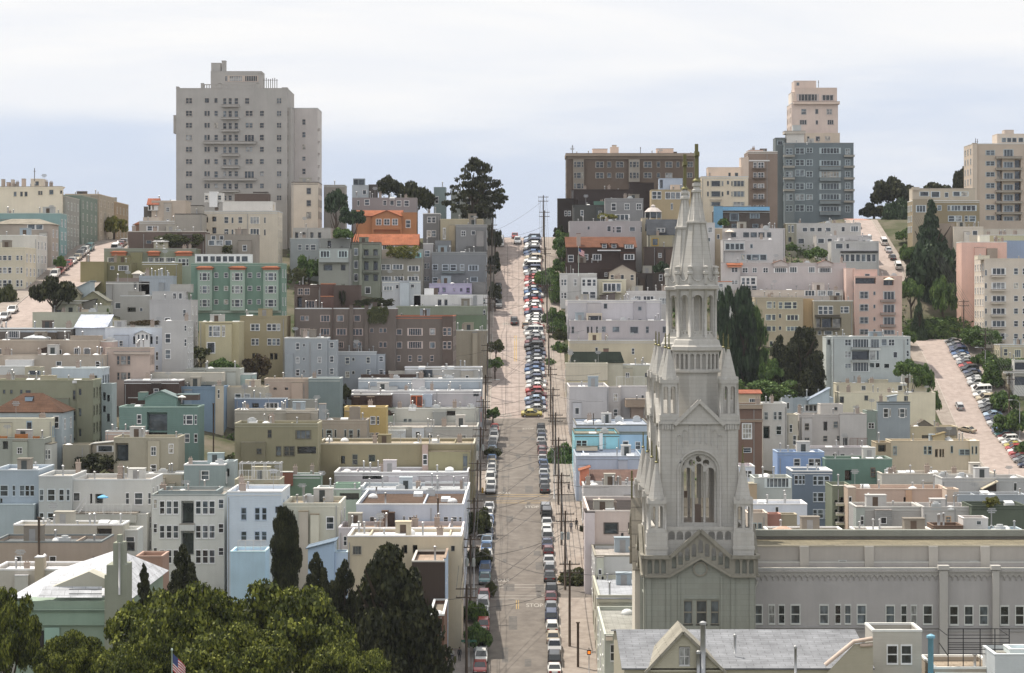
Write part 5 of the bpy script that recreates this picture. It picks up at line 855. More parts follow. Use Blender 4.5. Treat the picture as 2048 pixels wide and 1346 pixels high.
B('light blue-grey modern block with recessed glass balconies', 592, 1092, 430, h=13, d=580, c='98a1a6', D=11, name='apartment_building', rc='a8aaa8', fc='b4babc', cop='b8bec0', W='672-712:445-485,520-562,600-628p 718-828:442-500g 835-895:442-500g 905-942:442-485s 952-990:445-485p 718-828:515-580k 830-870,876-890:515-578s 718-828:592-650g 832-862,868-896:595-625s 1068-1080:440-482d 982-1008:525-562s 922-958:600-628s 1068-1082:515-555d', side='l33 r33', clutter=1.2, blocks=[K(552, 595, 430, None, dd=2, D=7, c='a0a8aa', W='560-580:445-480k'), K(828, 902, 500, 515, dd=-.2, D=.3, c='a8b0b4', par=False), K(716, 830, 498, 510, dd=-.9, D=1, c='8c9498', nm='balcony', par=False), K(716, 830, 578, 590, dd=-.9, D=1, c='8c9498', nm='balcony', par=False)])
B('cream long house with pipes in front of the light blue modern block', 618, 1228, 730, h=9, c='b7b09c', D=6, rc='a8a49a', W='778-806:742-770s 1012-1040:740-772s', clutter=1.6, cop='c4bca8', blocks=[K(830, 950, 705, 735, dd=2, D=3, c='989484')])
B('cream rendered house with small windows beside the right-hand street', 635, 1252, 790, h=10, d=553, c='b9b29c', D=8, rc='8c8a84', fc='6a6860', W='798-820:805-835s 1052-1075:808-838s 905-930:782-798k 640-665:812-850s', side='r33', clutter=1.2, cop='c0b8a4')
B('slate blue house with two white sash windows', 882, 1090, 850, h=11, d=538, c='79848f', D=7, rc='98a4ac', cop='5c6468', fc='c8ccd0', W='920-950:888-945d 958-966:890-940s 1024-1055:888-945d 1015-1022,1060-1068:890-940s', clutter=.6, blocks=[K(955, 1005, 812, 855, dd=2, D=3, c='98a4ac', roof=('sl', 800), rc='a8b0b4')])
B('grey-blue skylit studio house with sloping glass roof', 270, 600, 820, h=9, d=548, c='8f9ba6', D=8, rc='a4a8a8', W='370-395,415-495:865-905w', clutter=1.2, blocks=[K(440, 572, 835, 860, dd=-1, D=4, c='98a8b8', roof=('sl', 755), rc='a8b4c4'), K(270, 340, 808, None, dd=-1.2, D=4, c='9aa4b0', W='300-315:850-890s')])
B('grey rendered house with fire stair and terrace of wooden chairs', 380, 812, 930, h=11, d=505, c='a09a98', D=8, rc='acaaa8', fc='98948e', W='535-560:972-1030k 598-628:970-1012d 532-560:1062-1098d 620-645:1062-1095d 660-690:1068-1135k', clutter=1.2, side='l34', cop='aca6a4', blocks=[K(515, 660, 862, 935, dd=2, D=5, c='a29c98', W='605-625:878-900s'), K(640, 812, 925, None, dd=-.4, D=.5, c='a4a0a0', par=False, W='660-690:1068-1135k')])
B('grey-green narrow gap house with tile awning', 812, 882, 905, h=10, d=512, c='76857e', D=6, W='822-860:980-1015p', rc='a06850', clutter=.3)
B('mauve low annex in front of the fire stair house', 375, 845, 1142, h=8, c='a09aa0', D=6, rc='b0aab0', cop='b0acb0', W='592-622:1178-1195s 642-672:1178-1195s', clutter=1)
B('red brick school building with white cornice and sash windows', -20, 142, 870, h=14, d=470, c='6f5549', D=12, name='apartment_building', rc='b0aca4', cop='a09484', fc='d0d0cc', W='15-75:985-1080m 20-72:1140-1170d', clutter=.4, blocks=[K(-20, 146, 865, 890, dd=-.5, D=.6, c='8c7a68', par=False, nm='cornice'), K(-20, 146, 960, 975, dd=-.2, D=.3, c='87705f', par=False, nm='ledge')])
B('buff attic house with tiled ridge behind the brick school', -20, 132, 790, h=12, d=492, c='a8977c', D=7, roof=('gx', 768), rc='a06450', clutter=0, W='60-105:825-850w')
B('white rendered house with dark sashes right of the brick school', 145, 300, 860, h=12, d=498, c='a9a9a8', D=8, rc='a8a8a6', fc='b4b8b8', W='155-180:910-960d 215-235,245-268:908-960d 150-190:1000-1080k 232-265:1000-1055d', clutter=1.2, side='r33')
B('bay-windowed cream and grey house on the hidden side street', 300, 372, 930, h=12, d=500, c='a49e90', D=7, W='318-335:990-1040d 340-360:1060-1120d', clutter=.4)
B('cobalt blue house with white sash windows and pale roof', 240, 540, 1172, h=9, d=428, c='6f89b4', D=8, rc='b8b4ac', cop='8ca0bc', fc='d8dce4', W='345-385:1210-1255d 440-475,480-515:1210-1255d', clutter=.8)
B('dark green rendered house with brown door recess', 545, 975, 1215, h=9, d=424, c='527066', D=8, rc='a8a89c', cop='7c9088', fc='6a5a4c', W='672-715:1282-1350k 838-866:1268-1325d', clutter=.6)
B('cream corner house with curved bay and blue glass window', 968, 1535, 1100, h=9, c='b4a68e', D=8, rc='b0a48e', cop='c0b298', fc='98a4a4', W='982-1005:1130-1185s 1178-1196,1205-1228:1130-1180d 1250-1268,1278-1292,1296-1308:1148-1200k 1350-1365:1128-1172s 1405-1475:1150-1185p', clutter=1, side='r33', blocks=[K(1240, 1312, 1065, 1110, dd=1, D=3, c='a49470', roof=('sl', 1040), rc='8a7c5c'), K(1475, 1535, 1098, None, dd=-.6, D=5, c='b0a48c', W='1485-1495,1508-1520:1130-1180s')])
B('pale gravel-roofed house with trellis behind the cream corner house', 875, 1395, 1005, h=8, c='a89c80', D=7, rc='a89e90', W='890-930:1110-1150k 1165-1225:1058-1090k', clutter=1.5, blocks=[K(1118, 1240, 1000, 1010, dd=3, D=4, c='6a645c', roof=('gy', 960), rc='7c766c'), K(1262, 1385, 1010, 1060, dd=-1, D=3, c='6c6a66')])
B('brown and tan house with porch left of the cream corner house', 872, 968, 1108, h=8, d=436, c='8e7f66', D=6, W='885-935:1115-1165k', rc='a49c8a', clutter=.4)
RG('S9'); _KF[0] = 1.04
B('white sash-windowed house with pale roof behind the church pinnacle', -10, 98, -18, h=12, d=412, c='b4bccc', D=8, rc='a86c54', fc='d4d8dc', W='22-48,52-78:5-50d', clutter=.3)
B('light grey railed terrace house right of the church tower', 95, 345, 55, h=10, d=396, c='9aa4a4', D=8, rc='b0aa98', fc='b8c0c0', W='170-330:55-115g', clutter=1, blocks=[K(60, 112, 95, None, dd=-1, D=4, c='a08a6c')])
B('deep slate blue house with large pale windows', 345, 612, 10, h=14, d=412, c='5f6f83', D=9, rc='dadde0', fc='b0b8c0', W='360-385,390-410,415-430:35-95d 485-510,515-555,560-592:40-100d 485-510,515-555,560-592:150-210d 485-510,515-552,562-592:262-320d', clutter=.8, side='r34', cop='d4d8dc')
B('white rendered box house with layered white roof edges', 80, 445, 232, h=9, d=372, c='b9c0cf', D=8, rc='dcd8d2', cop='dcdcda', clutter=1.3, W='235-255:245-285s')
B('pink-beige low house with paired shutters right of the church', 50, 182, 288, h=8, d=352, c='ac9e92', D=6, rc='b4aca4', W='72-110,120-145:352-425d', clutter=.6, fc='98a4a4', blocks=[K(182, 270, 295, None, dd=1, D=3, c='9c6c60'), K(268, 378, 298, None, dd=1.5, D=3, c='948a74')])
B('flat white-roofed shed with peach hipped lantern roof', 190, 695, 415, h=6, d=330, c='8f887c', D=7, rc='e0dcd8', cop='dcdcd8', clutter=.6, name='shed', blocks=[K(215, 380, 425, 470, dd=-2, D=4, c='c09878', roof=('hip', 372), rc='d8b8a4')])
B('dark green-grey four-storey house with stacked bracket balconies', 612, 745, 108, h=14, d=392, c='68705f', D=9, rc='c0beb8', fc='a8aca0', W='628-645:200-235,262-300,325-360k 660-690:180-215,240-280,310-350k', clutter=.3, side='r34', blocks=[K(640, 700, 225, 238, dd=-1.2, D=1.3, c='a8aa94', par=False, nm='balcony'), K(640, 700, 290, 303, dd=-1.2, D=1.3, c='a8aa94', par=False, nm='balcony'), K(640, 700, 352, 365, dd=-1.2, D=1.3, c='a8aa94', par=False, nm='balcony')])
B('peach stucco house with bay window and flue pipe', 742, 1385, 132, h=11, d=388, c='b4998a', D=9, rc='c4bcb4', cop='b8a08f', W='1085-1102:180-240k', clutter=1, blocks=[K(715, 770, 120, None, dd=-1, D=5, c='ad9683', W='722-740:178-245,290-360d'), K(1100, 1140, 132, None, dd=-.2, D=.3, c='bc9474', par=False)])
B('grey clapboard house with blank lavender wall', 770, 1200, 250, h=10, d=366, c='a09c9c', D=8, rc='b0a8a2', cop='b8b8b4', sid='s', clutter=1, blocks=[K(770, 828, 250, None, dd=-.4, D=3, c='98a4a0', W='800-820:305-365d')])
B('pale grey house with small windows and flue pipes beyond the church roof', 1215, 1535, 252, h=10, d=364, c='a8a4a4', D=8, rc='b4aeaa', cop='b4b0b0', W='1365-1398:308-350d 1452-1478:315-350d', clutter=2, fc='c4a484')
B('dark olive green house with rooftop planter boxes', 1535, 1900, 245, h=10, d=362, c='556052', D=8, rc='6a6a62', cop='4a5448', clutter=.3)
B('grey-white flat house with dark triangular skylight on the lower right', 1340, 1900, 60, h=9, d=404, c='a4a6aa', D=8, rc='b8b0a6', cop='b0b0b0', W='1815-1835:85-140s', clutter=1.2, blocks=[K(1618, 1700, 128, 150, dd=-2, D=2, c='3a332e', roof=('sl', 75), rc='c4bca8')])
B('long slate-topped low house in front of the triangular skylight house', 1445, 1900, 168, h=8, d=382, c='8f98a4', D=6, rc='b4a898', clutter=1, blocks=[K(1370, 1450, 130, None, dd=1, D=4, c='b4a090')])
B('white-grey wide flat house beneath the cream corner house', 940, 1700, 30, h=8, d=418, c='a8a49c', D=7, rc='b8ac9e', cop='c0b8ac', clutter=1.8)
B('pale flat-roofed shed with brown timber frames beside the church roof', 1280, 1480, 372, h=6, d=338, c='6a5548', D=5, rc='8a7868', name='shed', clutter=1.5, blocks=[K(1480, 1645, 322, None, dd=.5, D=4, c='b8b4b4', W='1568-1600:338-362s')])
B('low white roof house directly behind the church nave', 780, 1300, 420, h=5, d=334, c='9a948c', D=8, rc='dcd8d4', cop='d4d0cc', clutter=1.6, blocks=[K(975, 1300, 445, 470, dd=-2, D=2, c='c8ccd4', rc='e4e6ec')])
B('blue-grey roof plant house with pale ducts at the right edge', 1640, 1900, 410, h=6, d=336, c='90a0ac', D=7, rc='b4c0c8', clutter=3)
# ---- nearest roofs, lower right
B('grey shingle-roofed house with front gable below the church tower', -763, 868, 1312, h=16, d=226, c='a39c88', D=17, sid='s', rc='8c8f94', roof=('gx', 1060), fc='d4d4cc', clutter=0, blocks=[])
B('pale clapboard stair penthouse house with two curtained windows', 880, 1205, 1072, h=24, d=229, c='aaa49a', D=5, sid='s', rc='5a5650', fc='c8ccc4', W='975-1045,1068-1138:1162-1285d', clutter=0)
B('white clapboard corner block with louvred roof box at the lower right edge', 1690, 1960, 1225, h=20, d=224, c='b4bcc4', D=6, sid='s', rc='a8a8a0', W='1780-1860:1320-1346k'.replace('1780-1860:1320-1346k', ''), clutter=0, blocks=[K(1790, 1960, 1192, 1228, dd=1, D=3, c='bcd0dc', rc='ccd8e0')])
B('tan flat roof house under the black roof railing', 1290, 1700, 1320, h=18, d=228, c='9a8f80', D=8, rc='a89a88', clutter=.4)
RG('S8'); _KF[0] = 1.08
B('tan house with railed balconies on the far side of the right-hand street', 1650, 1900, 482, d=622, c='a39a82', D=9, X0=120, W='1690-1715:505-550d 1760-1800:510-560w 1690-1715:600-650d', fc='c8c4b0', side='l33')
B('white porched house below the railed tan house at the right edge', 1690, 1900, 578, d=604, c='b4b4b2', D=9, X0=120, W='1725-1745:680-740d 1760-1850:590-640k 1760-1850:680-740k', fc='d0d0cc', side='l33', blocks=[K(1690, 1900, 650, 662, dd=-.8, D=.9, nm='balcony', par=False)])
B('grey-blue narrow house at the right edge behind the street trees', 1760, 1900, 830, d=584, c='8a949c', D=10, X0=121, side='l33')
_KF[0] = 1.0
build_all()
# ---------------------------------------------------------------- church with twin bell towers
def stone_mat(col, block=(1.1, 0.45), depth=0.35):
    m, N_, L_, b = nodemat('ashlar'); c, n1 = mottle(N_, L_, col, 0.07, 0.5, 0.10)
    g = N_.new('ShaderNodeNewGeometry'); sx = N_.new('ShaderNodeSeparateXYZ'); L_.new(g.outputs['Position'], sx.inputs[0])
    ad = N_.new('ShaderNodeMath'); ad.operation = 'ADD'; L_.new(sx.outputs['X'], ad.inputs[0]); L_.new(sx.outputs['Y'], ad.inputs[1])
    cb = N_.new('ShaderNodeCombineXYZ'); L_.new(ad.outputs[0], cb.inputs[0]); L_.new(sx.outputs['Z'], cb.inputs[1])
    br = N_.new('ShaderNodeTexBrick'); br.inputs['Scale'].default_value = 1.0; br.inputs['Brick Width'].default_value = block[0]; br.inputs['Row Height'].default_value = block[1]
    br.inputs['Mortar Size'].default_value = 0.025; br.inputs['Color1'].default_value = (1, 1, 1, 1); br.inputs['Color2'].default_value = (0.94, 0.93, 0.92, 1); br.inputs['Mortar'].default_value = (0.86, 0.85, 0.84, 1)
    L_.new(cb.outputs[0], br.inputs['Vector'])
    v2 = N_.new('ShaderNodeVectorMath'); v2.operation = 'MULTIPLY'; L_.new(c, v2.inputs[0]); L_.new(br.outputs['Color'], v2.inputs[1])
    L_.new(v2.outputs[0], b.inputs['Base Color']); b.inputs['Roughness'].default_value = 0.9; b.inputs['Specular IOR Level'].default_value = 0.25
    return m
STONE = stone_mat(wallc('aaa7a2')); STONE2 = stone_mat(wallc('868c82'), (3.0, 0.6)); STAIN = stucco(wallc('7f7b70'), amt=0.22, streak=0.2)
VERDI = plain((0.16, 0.15, 0.06), 0.5, 0.3, key='cross')
BRICKD = stucco((0.30, 0.24, 0.2))
def arch(cx, zb, w, h, n=8, pointed=False):
    """outline of an arched opening, counter-clockwise from the lower left"""
    r = w/2; zs = zb + h - (r if not pointed else r*1.35); pts = [(cx-r, zb), (cx+r, zb)]
    for i in range(n+1):
        a = math.pi*i/n
        if pointed: t = abs(math.cos(a)); pts.append((cx + r*math.cos(a), zs + r*1.35*math.sqrt(max(0, 1 - t**1.5)) if t < 1 else zs))
        else: pts.append((cx + r*math.cos(a), zs + r*math.sin(a)))
    return pts
def circle(cx, cz, r, n=12): return [(cx + r*math.cos(2*math.pi*i/n), cz + r*math.sin(2*math.pi*i/n)) for i in range(n)]
def side(k, a, n=4): return Matrix.Rotation(2*math.pi*k/n, 4, 'Z') @ Matrix.Translation((0, -a, 0))
DC, SC = 280.0, 280.0/F
def cz(y, d=DC): return PZ(y, d)
CH = empty('church', (PX(1393, DC), DC, 0)); tag(CH, 'grey-white stone church with twin spired bell towers and long nave', 'church')

def pinnacle(tower, x, y, zb, z_open, z_cap, z_tip, z_fin, hw):
    mb = MB(); mb.box(x-hw*1.12, x+hw*1.12, y-hw*1.12, y+hw*1.12, zb, z_open)
    h = z_cap - z_open
    for k in range(4):
        M = Matrix.Translation((x, y, 0)) @ side(k, hw)
        mb.plate([(-hw, z_open), (hw, z_open), (hw, z_cap), (-hw, z_cap)], [arch(-hw*.42, z_open+.15, hw*.55, h*.84, 6), arch(hw*.42, z_open+.15, hw*.55, h*.84, 6)], 0, .16, M)
        sc = []
        for i in range(13): t = i/12; sc.append((hw*1.1*(2*t-1), z_cap + .62 - .36*abs(math.sin(math.pi*2*t))))
        mb.plate([(-hw*1.1, z_cap-.12), (hw*1.1, z_cap-.12)] + sc[::-1], (), -.08, .1, M)
        q = Matrix.Rotation(math.pi/2*k, 4, 'Z') @ Vector((-hw, -hw, 0))
        mb.tube([(x+q.x, y+q.y, z_open), (x+q.x, y+q.y, z_cap)], .11, 6)
    mb.box(x-hw*1.02, x+hw*1.02, y-hw*1.02, y+hw*1.02, z_cap-.02, z_cap+.14)
    o = mb.build('pinnacle', STONE, tower)
    sp = MB(); sp.lathe([(hw*1.05, z_cap+.14), (hw*.98, z_cap+.5), (.16, z_tip)], 8, (x, y)); sp.build('pinnacle_spire', STONE, o)
    fb = MB(); fb.lathe([(.2, z_tip), (.24, z_tip+.12), (.1, z_tip+.22), (.07, z_fin-.3), (.07, z_fin)], 6, (x, y)); fb.box(x-.07, x+.07, y-.32, y+.32, z_fin-.42, z_fin-.28); fb.build('finial', VERDI, o)

def tower():
    T = empty('bell_tower'); T.parent = CH
    s = 1/17.9
    # -- base stage
    a = 5.9; z12, z50 = cz(1112, 275), cz(1150, 275); zg0 = -1.0
    mb = MB()
    X = lambda px: (px-1393)*s*0.985
    holes = [(X(1360)+a, X(1377)+a, cz(1249, 274), cz(1201, 274)), (X(1385)+a, X(1406)+a, cz(1249, 274), cz(1201, 274)), (X(1414)+a, X(1430)+a, cz(1249, 274), cz(1201, 274))]
    facade(mb, -a, -a, 1, 0, 2*a, zg0, z12, holes, .3); facade(mb, a, -a, 0, 1, 2*a, zg0, z12, [], .3); facade(mb, a, a, -1, 0, 2*a, zg0, z12, [], .3); facade(mb, -a, a, 0, -1, 2*a, zg0, z12, [], .3)
    mb.face([(-a, -a, z12), (a, -a, z12), (a, a, z12), (-a, a, z12)])
    for k in range(4):
        M = side(k, a)
        for x0, w in ((-5.9, .5), (-3.75, .42), (-2.45, .22), (2.2, .22), (3.35, .42), (5.4, .5)):
            mb.plate([(x0, zg0), (x0+w, zg0), (x0+w, z50+.05), (x0, z50+.05)], (), -.14, 0, M)
        mb.plate([(-1.75, cz(1198, 274)), (1.95, cz(1198, 274)), (1.95, cz(1195, 274)), (-1.75, cz(1195, 274))], (), -.12, 0, M)
    mb.build('tower_base', STONE2, T)
    for (u0, u1, z0, z1), c in zip(holes, range(3)):
        o = link('window', WMESH['d'], T, (u0-a, -a+.1, z0), (u1-u0, 1, z1-z0), 0, (STAIN,)); link('pane', PANE, o, (.03, .12, .02), (.94, 1, .96))
    # -- lower gables with stepped arcading
    g = MB(); apex = cz(1060, 274); apl = cz(1115, 274)
    for k in range(4):
        M = side(k, a); out = [(-6.05, z50), (-3.4, z50), (0, apl), (3.4, z50), (6.05, z50), (6.05, z12), (3.3, z12), (0, apex), (-3.3, z12), (-6.05, z12)]
        hs = []
        for x in (-5.55, -4.8, -4.05, 4.05, 4.8, 5.55): hs.append(arch(x, z50+.3, .52, z12-z50-.55, 6, True))
        for x in (-2.9, -2.2, -1.45, -.72, 0, .72, 1.45, 2.2, 2.9):
            lo = z50 + (apl-z50)*(1-abs(x)/3.4); hs.append(arch(x, lo+.55, .5, 1.45, 6, True))
        g.plate(out, hs, -.42, .02, M)
    g.build('lower_gable', STAIN, T)
    r = MB()
    for k in range(4):
        M = side(k, a)
        for p, q, rr in (((-6.2, z12), (-3.3, z12), .2), ((-3.4, z12-.05), (0, apex), .2), ((0, apex), (3.4, z12-.05), .2), ((3.3, z12), (6.2, z12), .2), ((-6.1, z50), (-3.4, z50), .13), ((-3.4, z50), (0, apl), .13), ((0, apl), (3.4, z50), .13), ((3.4, z50), (6.1, z50), .13)):
            r.bar(M @ Vector((p[0], -.45, p[1])), M @ Vector((q[0], -.45, q[1])), rr)
        for i in range(12):
            t = 2*math.pi*i/12; t2 = 2*math.pi*(i+1)/12
            r.bar(M @ Vector((.75*math.cos(t), -.05, cz(1138, 274)+.75*math.sin(t))), M @ Vector((.75*math.cos(t2), -.05, cz(1138, 274)+.75*math.sin(t2))), .09)
    r.build('gable_moulding', STAIN, T)
    # -- parapet between corner pedestals
    zp0, zp1 = z12, cz(1055, 276); pb = MB()
    for k in range(4):
        pb.plate([(-3.7, zp0), (3.7, zp0), (3.7, zp1), (-3.7, zp1)], [arch(x, zp1-1.25, .72, .95, 8) for x in (-3.1, -2.2, -1.3, 1.3, 2.2, 3.1)], 0, .3, side(k, 5.1))
        M = side(k, 5.1); pb.bar(M @ Vector((-3.7, .1, zp1)), M @ Vector((3.7, .1, zp1)), .17)
    pb.build('balustrade', STONE, T)
    for sx in (-1, 1):
        for sy in (-1, 1):
            pd = MB(); x, y = sx*4.75, sy*4.75
            pd.box(x-1.15, x+1.15, y-1.15, y+1.15, z12-.1, cz(1062, 276)); pd.box(x-1.22, x+1.22, y-1.22, y+1.22, cz(1096, 276), cz(1090, 276))
            pd.build('corner_pedestal', STONE, T)
            pinnacle(T, x, y, cz(1062, 276), cz(1056, 276), cz(1004, 276), cz(925, 276), cz(890, 276), .95)
    # -- belfry stage with great traceried windows
    b = 4.15; z47 = cz(847, 277); w = MB(); wb, wt = cz(1054, 276), cz(905, 276)
    for k in range(4):
        M = side(k, b)
        w.plate([(-b, z12-.1), (b, z12-.1), (b, z47), (-b, z47)], [arch(0, wb, 4.0, wt-wb-.12, 14)], 0, .55, M)
        for x0 in (-4.15, 3.15): w.plate([(x0, z12), (x0+1.0, z12), (x0+1.0, z47), (x0, z47)], (), -.16, 0, M)
        # stepped blind arcade
        for x, yt, yb in ((-2.15, 870, 908), (-1.5, 860, 894), (-.86, 849, 888), (-.22, 839, 886), (.42, 839, 886), (1.06, 849, 888), (1.7, 860, 894), (2.34, 870, 908)):
            zt_, zb_ = cz(yt, 276), cz(yb, 276); P_ = arch(x, zb_, .5, zt_-zb_, 8)[1:] + [arch(x, zb_, .5, zt_-zb_, 8)[0]]
            w.tube([M @ Vector((p[0], -.03, p[1])) for p in P_], .07, 5)
    w.build('belfry_wall', STONE, T)
    tr = MB(); R0 = 2.0; zs = wt - .12 - R0
    for k in range(4):
        M = side(k, b)
        for rr, t, tk in ((2.35, -.06, .14), (2.12, .12, .12), (1.92, .34, .1)):
            pts = [(-rr, wb)] + [(rr*math.cos(math.pi - math.pi*i/16), zs + rr*math.sin(math.pi*i/16)) for i in range(17)] + [(rr, wb)]
            tr.tube([M @ Vector((p[0], t, p[1])) for p in pts], tk, 6)
        outl = arch(0, wb, 3.96, wt-wb-.14, 14)
        hs = [arch(x, wb+.35, .92, h_, 8) for x, h_ in ((-1.22, zs-wb+.1), (0, zs-wb+.55), (1.22, zs-wb+.1))]
        hs += [circle(-.78, zs+.98, .36), circle(.78, zs+.98, .36), circle(0, zs+1.42, .36)]
        tr.plate(outl, hs, .36, .52, M)
        for x in (-1.8, -.61, .61, 1.8): tr.tube([M @ Vector((x, .3, wb)), M @ Vector((x, .3, zs))], .1, 6)
        tr.plate([(-2.0, wb), (2.0, wb), (2.0, wb+.5), (-2.0, wb+.5)], (), .1, .34, M)
    tr.build('arched_window', STONE, T)
    fl = MB(); fl.box(-b+.6, b-.6, -b+.6, b-.6, z12, wb-.2); fl.box(-.5, .5, -.4, .4, wb-.2, wb+2.2); fl.build('bell_chamber_floor', BRICKD, T)
    cn = MB(); cn.box(-4.45, 4.45, -4.45, 4.45, z47, z47+.32); cn.box(-4.3, 4.3, -4.3, 4.3, z47+.32, z47+.5)
    for k in range(4):
        M = side(k, b+.12); ap = cz(803, 275)
        cn.plate([(-2.5, z47-.05), (2.5, z47-.05), (0, ap)], (), -.1, 1.6, M)
        for p, q in (((-2.75, z47-.1), (0, ap+.05)), ((0, ap+.05), (2.75, z47-.1))): cn.bar(M @ Vector((p[0], -.2, p[1])), M @ Vector((q[0], -.2, q[1])), .2)
        for i in range(5):
            for s_ in (-1, 1): cn.plate(arch(s_*(2.9+.28*i), z47-.62, .2, .6, 5), (), -.18, 0, M)
    cn.build('belfry_cornice', STONE, T)
    for sx in (-1, 1):
        for sy in (-1, 1): pinnacle(T, sx*3.28, sy*3.28, z47+.45, cz(829, 277), cz(764, 277), cz(698, 277), cz(668, 277), .95)
    # -- octagonal drum, arcade, lantern
    oc = 1.0824
    dr = MB(); dr.lathe([(2.3*oc, z47+.3), (2.3*oc, cz(745)), (2.62*oc, cz(744)), (2.62*oc, cz(739)), (2.12*oc, cz(738.9)), (2.12*oc, cz(703))], 8); dr.build('drum', STONE, T)
    ar = MB(); t8 = math.tan(math.pi/8); ap_ = 2.45; L8 = ap_*t8
    za, zb_ = cz(739), cz(702)
    for k in range(8):
        ar.plate([(-L8, za), (L8, za), (L8, zb_), (-L8, zb_)], [arch(x, za+.1, .42, 1.7, 8) for x in (-.66, 0, .66)], 0, .22, side(k, ap_, 8))
    ar.build('drum_arcade', STONE, T)
    lg = MB(); lg.lathe([(2.5*oc, cz(703)), (2.78*oc, cz(700)), (2.78*oc, cz(693)), (2.6*oc, cz(690)), (2.45*oc, cz(680)), (2.2*oc, cz(678)), (2.2*oc, cz(674))], 8); lg.build('lantern_ledge', STONE, T)
    ln = MB(); ap_ = 1.98; L8 = ap_*t8; za, zb_ = cz(675), cz(579)
    for k in range(8):
        M = side(k, ap_, 8)
        ln.plate([(-L8, za), (L8, za), (L8, zb_), (-L8, zb_)], [arch(0, za+.3, 1.02, zb_-za-.95, 10)], 0, .3, M)
        ln.tube([M @ Vector((-L8-.02, -.06, za)), M @ Vector((-L8-.02, -.06, zb_))], .17, 7)
        ln.tube([M @ Vector((p[0], -.03, p[1])) for p in arch(0, za+.3, 1.16, zb_-za-.88, 10)[1:]], .07, 5)
        ln.plate([(-L8*.7, za+.3), (L8*.7, za+.3), (L8*.7, za+.75), (-L8*.7, za+.75)], [circle(-.28, za+.52, .13, 8), circle(.28, za+.52, .13, 8)], .05, .15, M)
    ln.tube([(0, 0, za), (0, 0, zb_)], .3, 8)
    ln.build('lantern', STONE, T)
    sh = MB(); sh.lathe([(2.05*oc, cz(581)), (2.4*oc, cz(578)), (2.42*oc, cz(572)), (2.15*oc, cz(569)), (2.15*oc, cz(566))], 8); sh.build('spire_ledge', STONE, T)
    cr = MB(); ap_ = 2.12; L8 = ap_*t8
    for k in range(8):
        M = side(k, ap_, 8); zc = cz(568); n_ = 10
        sc = [(L8*(2*i/n_-1), zc + 1.55 - 1.25*math.sin(math.pi*i/n_)**.6 if 0 < i < n_ else zc+1.55) for i in range(n_+1)]
        cr.plate([(-L8, zc-.1), (L8, zc-.1)] + sc[::-1], (), -.02, .2, M)
        cr.tube([M @ Vector((p[0], -.05, p[1])) for p in sc], .07, 5)
        c_ = M @ Vector((-L8, 0, 0)); cr.lathe([(.22, zc), (.22, zc+1.0), (.36, zc+1.1), (.36, zc+1.35), (.24, zc+1.4), (.24, zc+1.75), (.34, zc+1.8), (.34, zc+1.95), (.05, zc+2.05)], 8, (c_.x, c_.y))
    cr.build('spire_parapet', STONE, T)
    sp = MB(); sp.lathe([(1.98*oc, cz(567)), (.96*oc, cz(448)), (1.14*oc, cz(447)), (1.14*oc, cz(443)), (.92*oc, cz(442)), (.4*oc, cz(386))], 8)
    for k in range(8):
        an = 2*math.pi*(k+.5)/8; e = lambda r_, y_: (r_*oc*math.cos(an), r_*oc*math.sin(an), cz(y_))
        sp.tube([e(1.98, 567), e(.96, 448)], [.1, .07], 5); sp.tube([e(.92, 442), e(.4, 386)], [.06, .04], 5)
    sp.build('spire', STONE, T)
    fi = MB(); fi.lathe([(.42, cz(386)), (.56, cz(384)), (.56, cz(380)), (.4, cz(378)), (.36, cz(374)), (.5, cz(372)), (.5, cz(367)), (.3, cz(365)), (.3, cz(362))], 10, smooth=False); fi.build('spire_finial', STONE, T)
    cs = MB(); cs.lathe([(.52, cz(363)), (.5, cz(361)), (.22, cz(357)), (.2, cz(350))], 8); cs.box(-.19, .19, -.19, .19, cz(351), cz(288)); cs.box(-.24, .24, -1.25, 1.25, cz(312), cz(305)); cs.box(-.25, .25, -.3, .3, cz(314), cz(303)); cs.build('cross', VERDI, T)
    return T
T1 = tower()
T1.location = (0, 0, 0)
def copy_tree(o, parent):
    c = o.copy(); COL.objects.link(c); c.parent = parent
    for ch in list(o.children): copy_tree(ch, c)
    return c
T2 = copy_tree(T1, CH); T2.location = (0, 19.6, 0)
# -- nave: aisle wall, clerestory, roof; built in world metres then moved under the church
def under_church(n0):
    off = Vector(CH.location)
    for o in [c for c in CH.children if c not in n0]: o.location = Vector(o.location) - off
n0 = set(CH.children)
RG('S9')
def cw(rects, d): return [(PX(a, d), PX(b, d), PZ(e, d), PZ(c, d), t) for a, b, c, e, t in rects]
dA, dB = 281.0, 288.0; xa0, xa1 = PX(1500, dA), PX(2230, dA)
fw = plain((0.62, 0.64, 0.62), 0.6)
W1 = parse('90-148:895-1020m 190-230,256-296:895-1020d 337-398:895-1020d 528-586:895-1020d 630-668,695-735:895-1020d 776-836:895-1020d 967-1025:898-1022d 1068-1106,1133-1172:898-1022d 1215-1275:898-1022d 1390-1446,1488-1545,1588-1644:902-1026d 1726-1782,1826-1882,1926-1982:902-1026d'.replace('m ', 'd '))
block(CH, xa0, xa1, -1.0, PZ(1139, dA), dA, dB-.05, '9e9a9c', cw(W1, dA), None, 'a49e94', 'a8aaa8', True, None, fw, None, random.Random(3), 'aisle_wall')
W2 = parse('655-705:600-645s 1525-1578:605-650s')
block(CH, xa0, xa1, PZ(1150, dA), PZ(1094, dB), dB, dB+14, '9a9590', cw(W2, dB), None, '857e6b', '9a9484', True, None, fw, None, random.Random(4), 'clerestory_wall')
mb = MB()
for x in (400, 830, 1255, 1598): xx = PX(cx_(x), dB); mb.box(xx-.1, xx+.95, dB-.35, dB+.002, PZ(1150, dA), PZ(1094, dB)+.1)
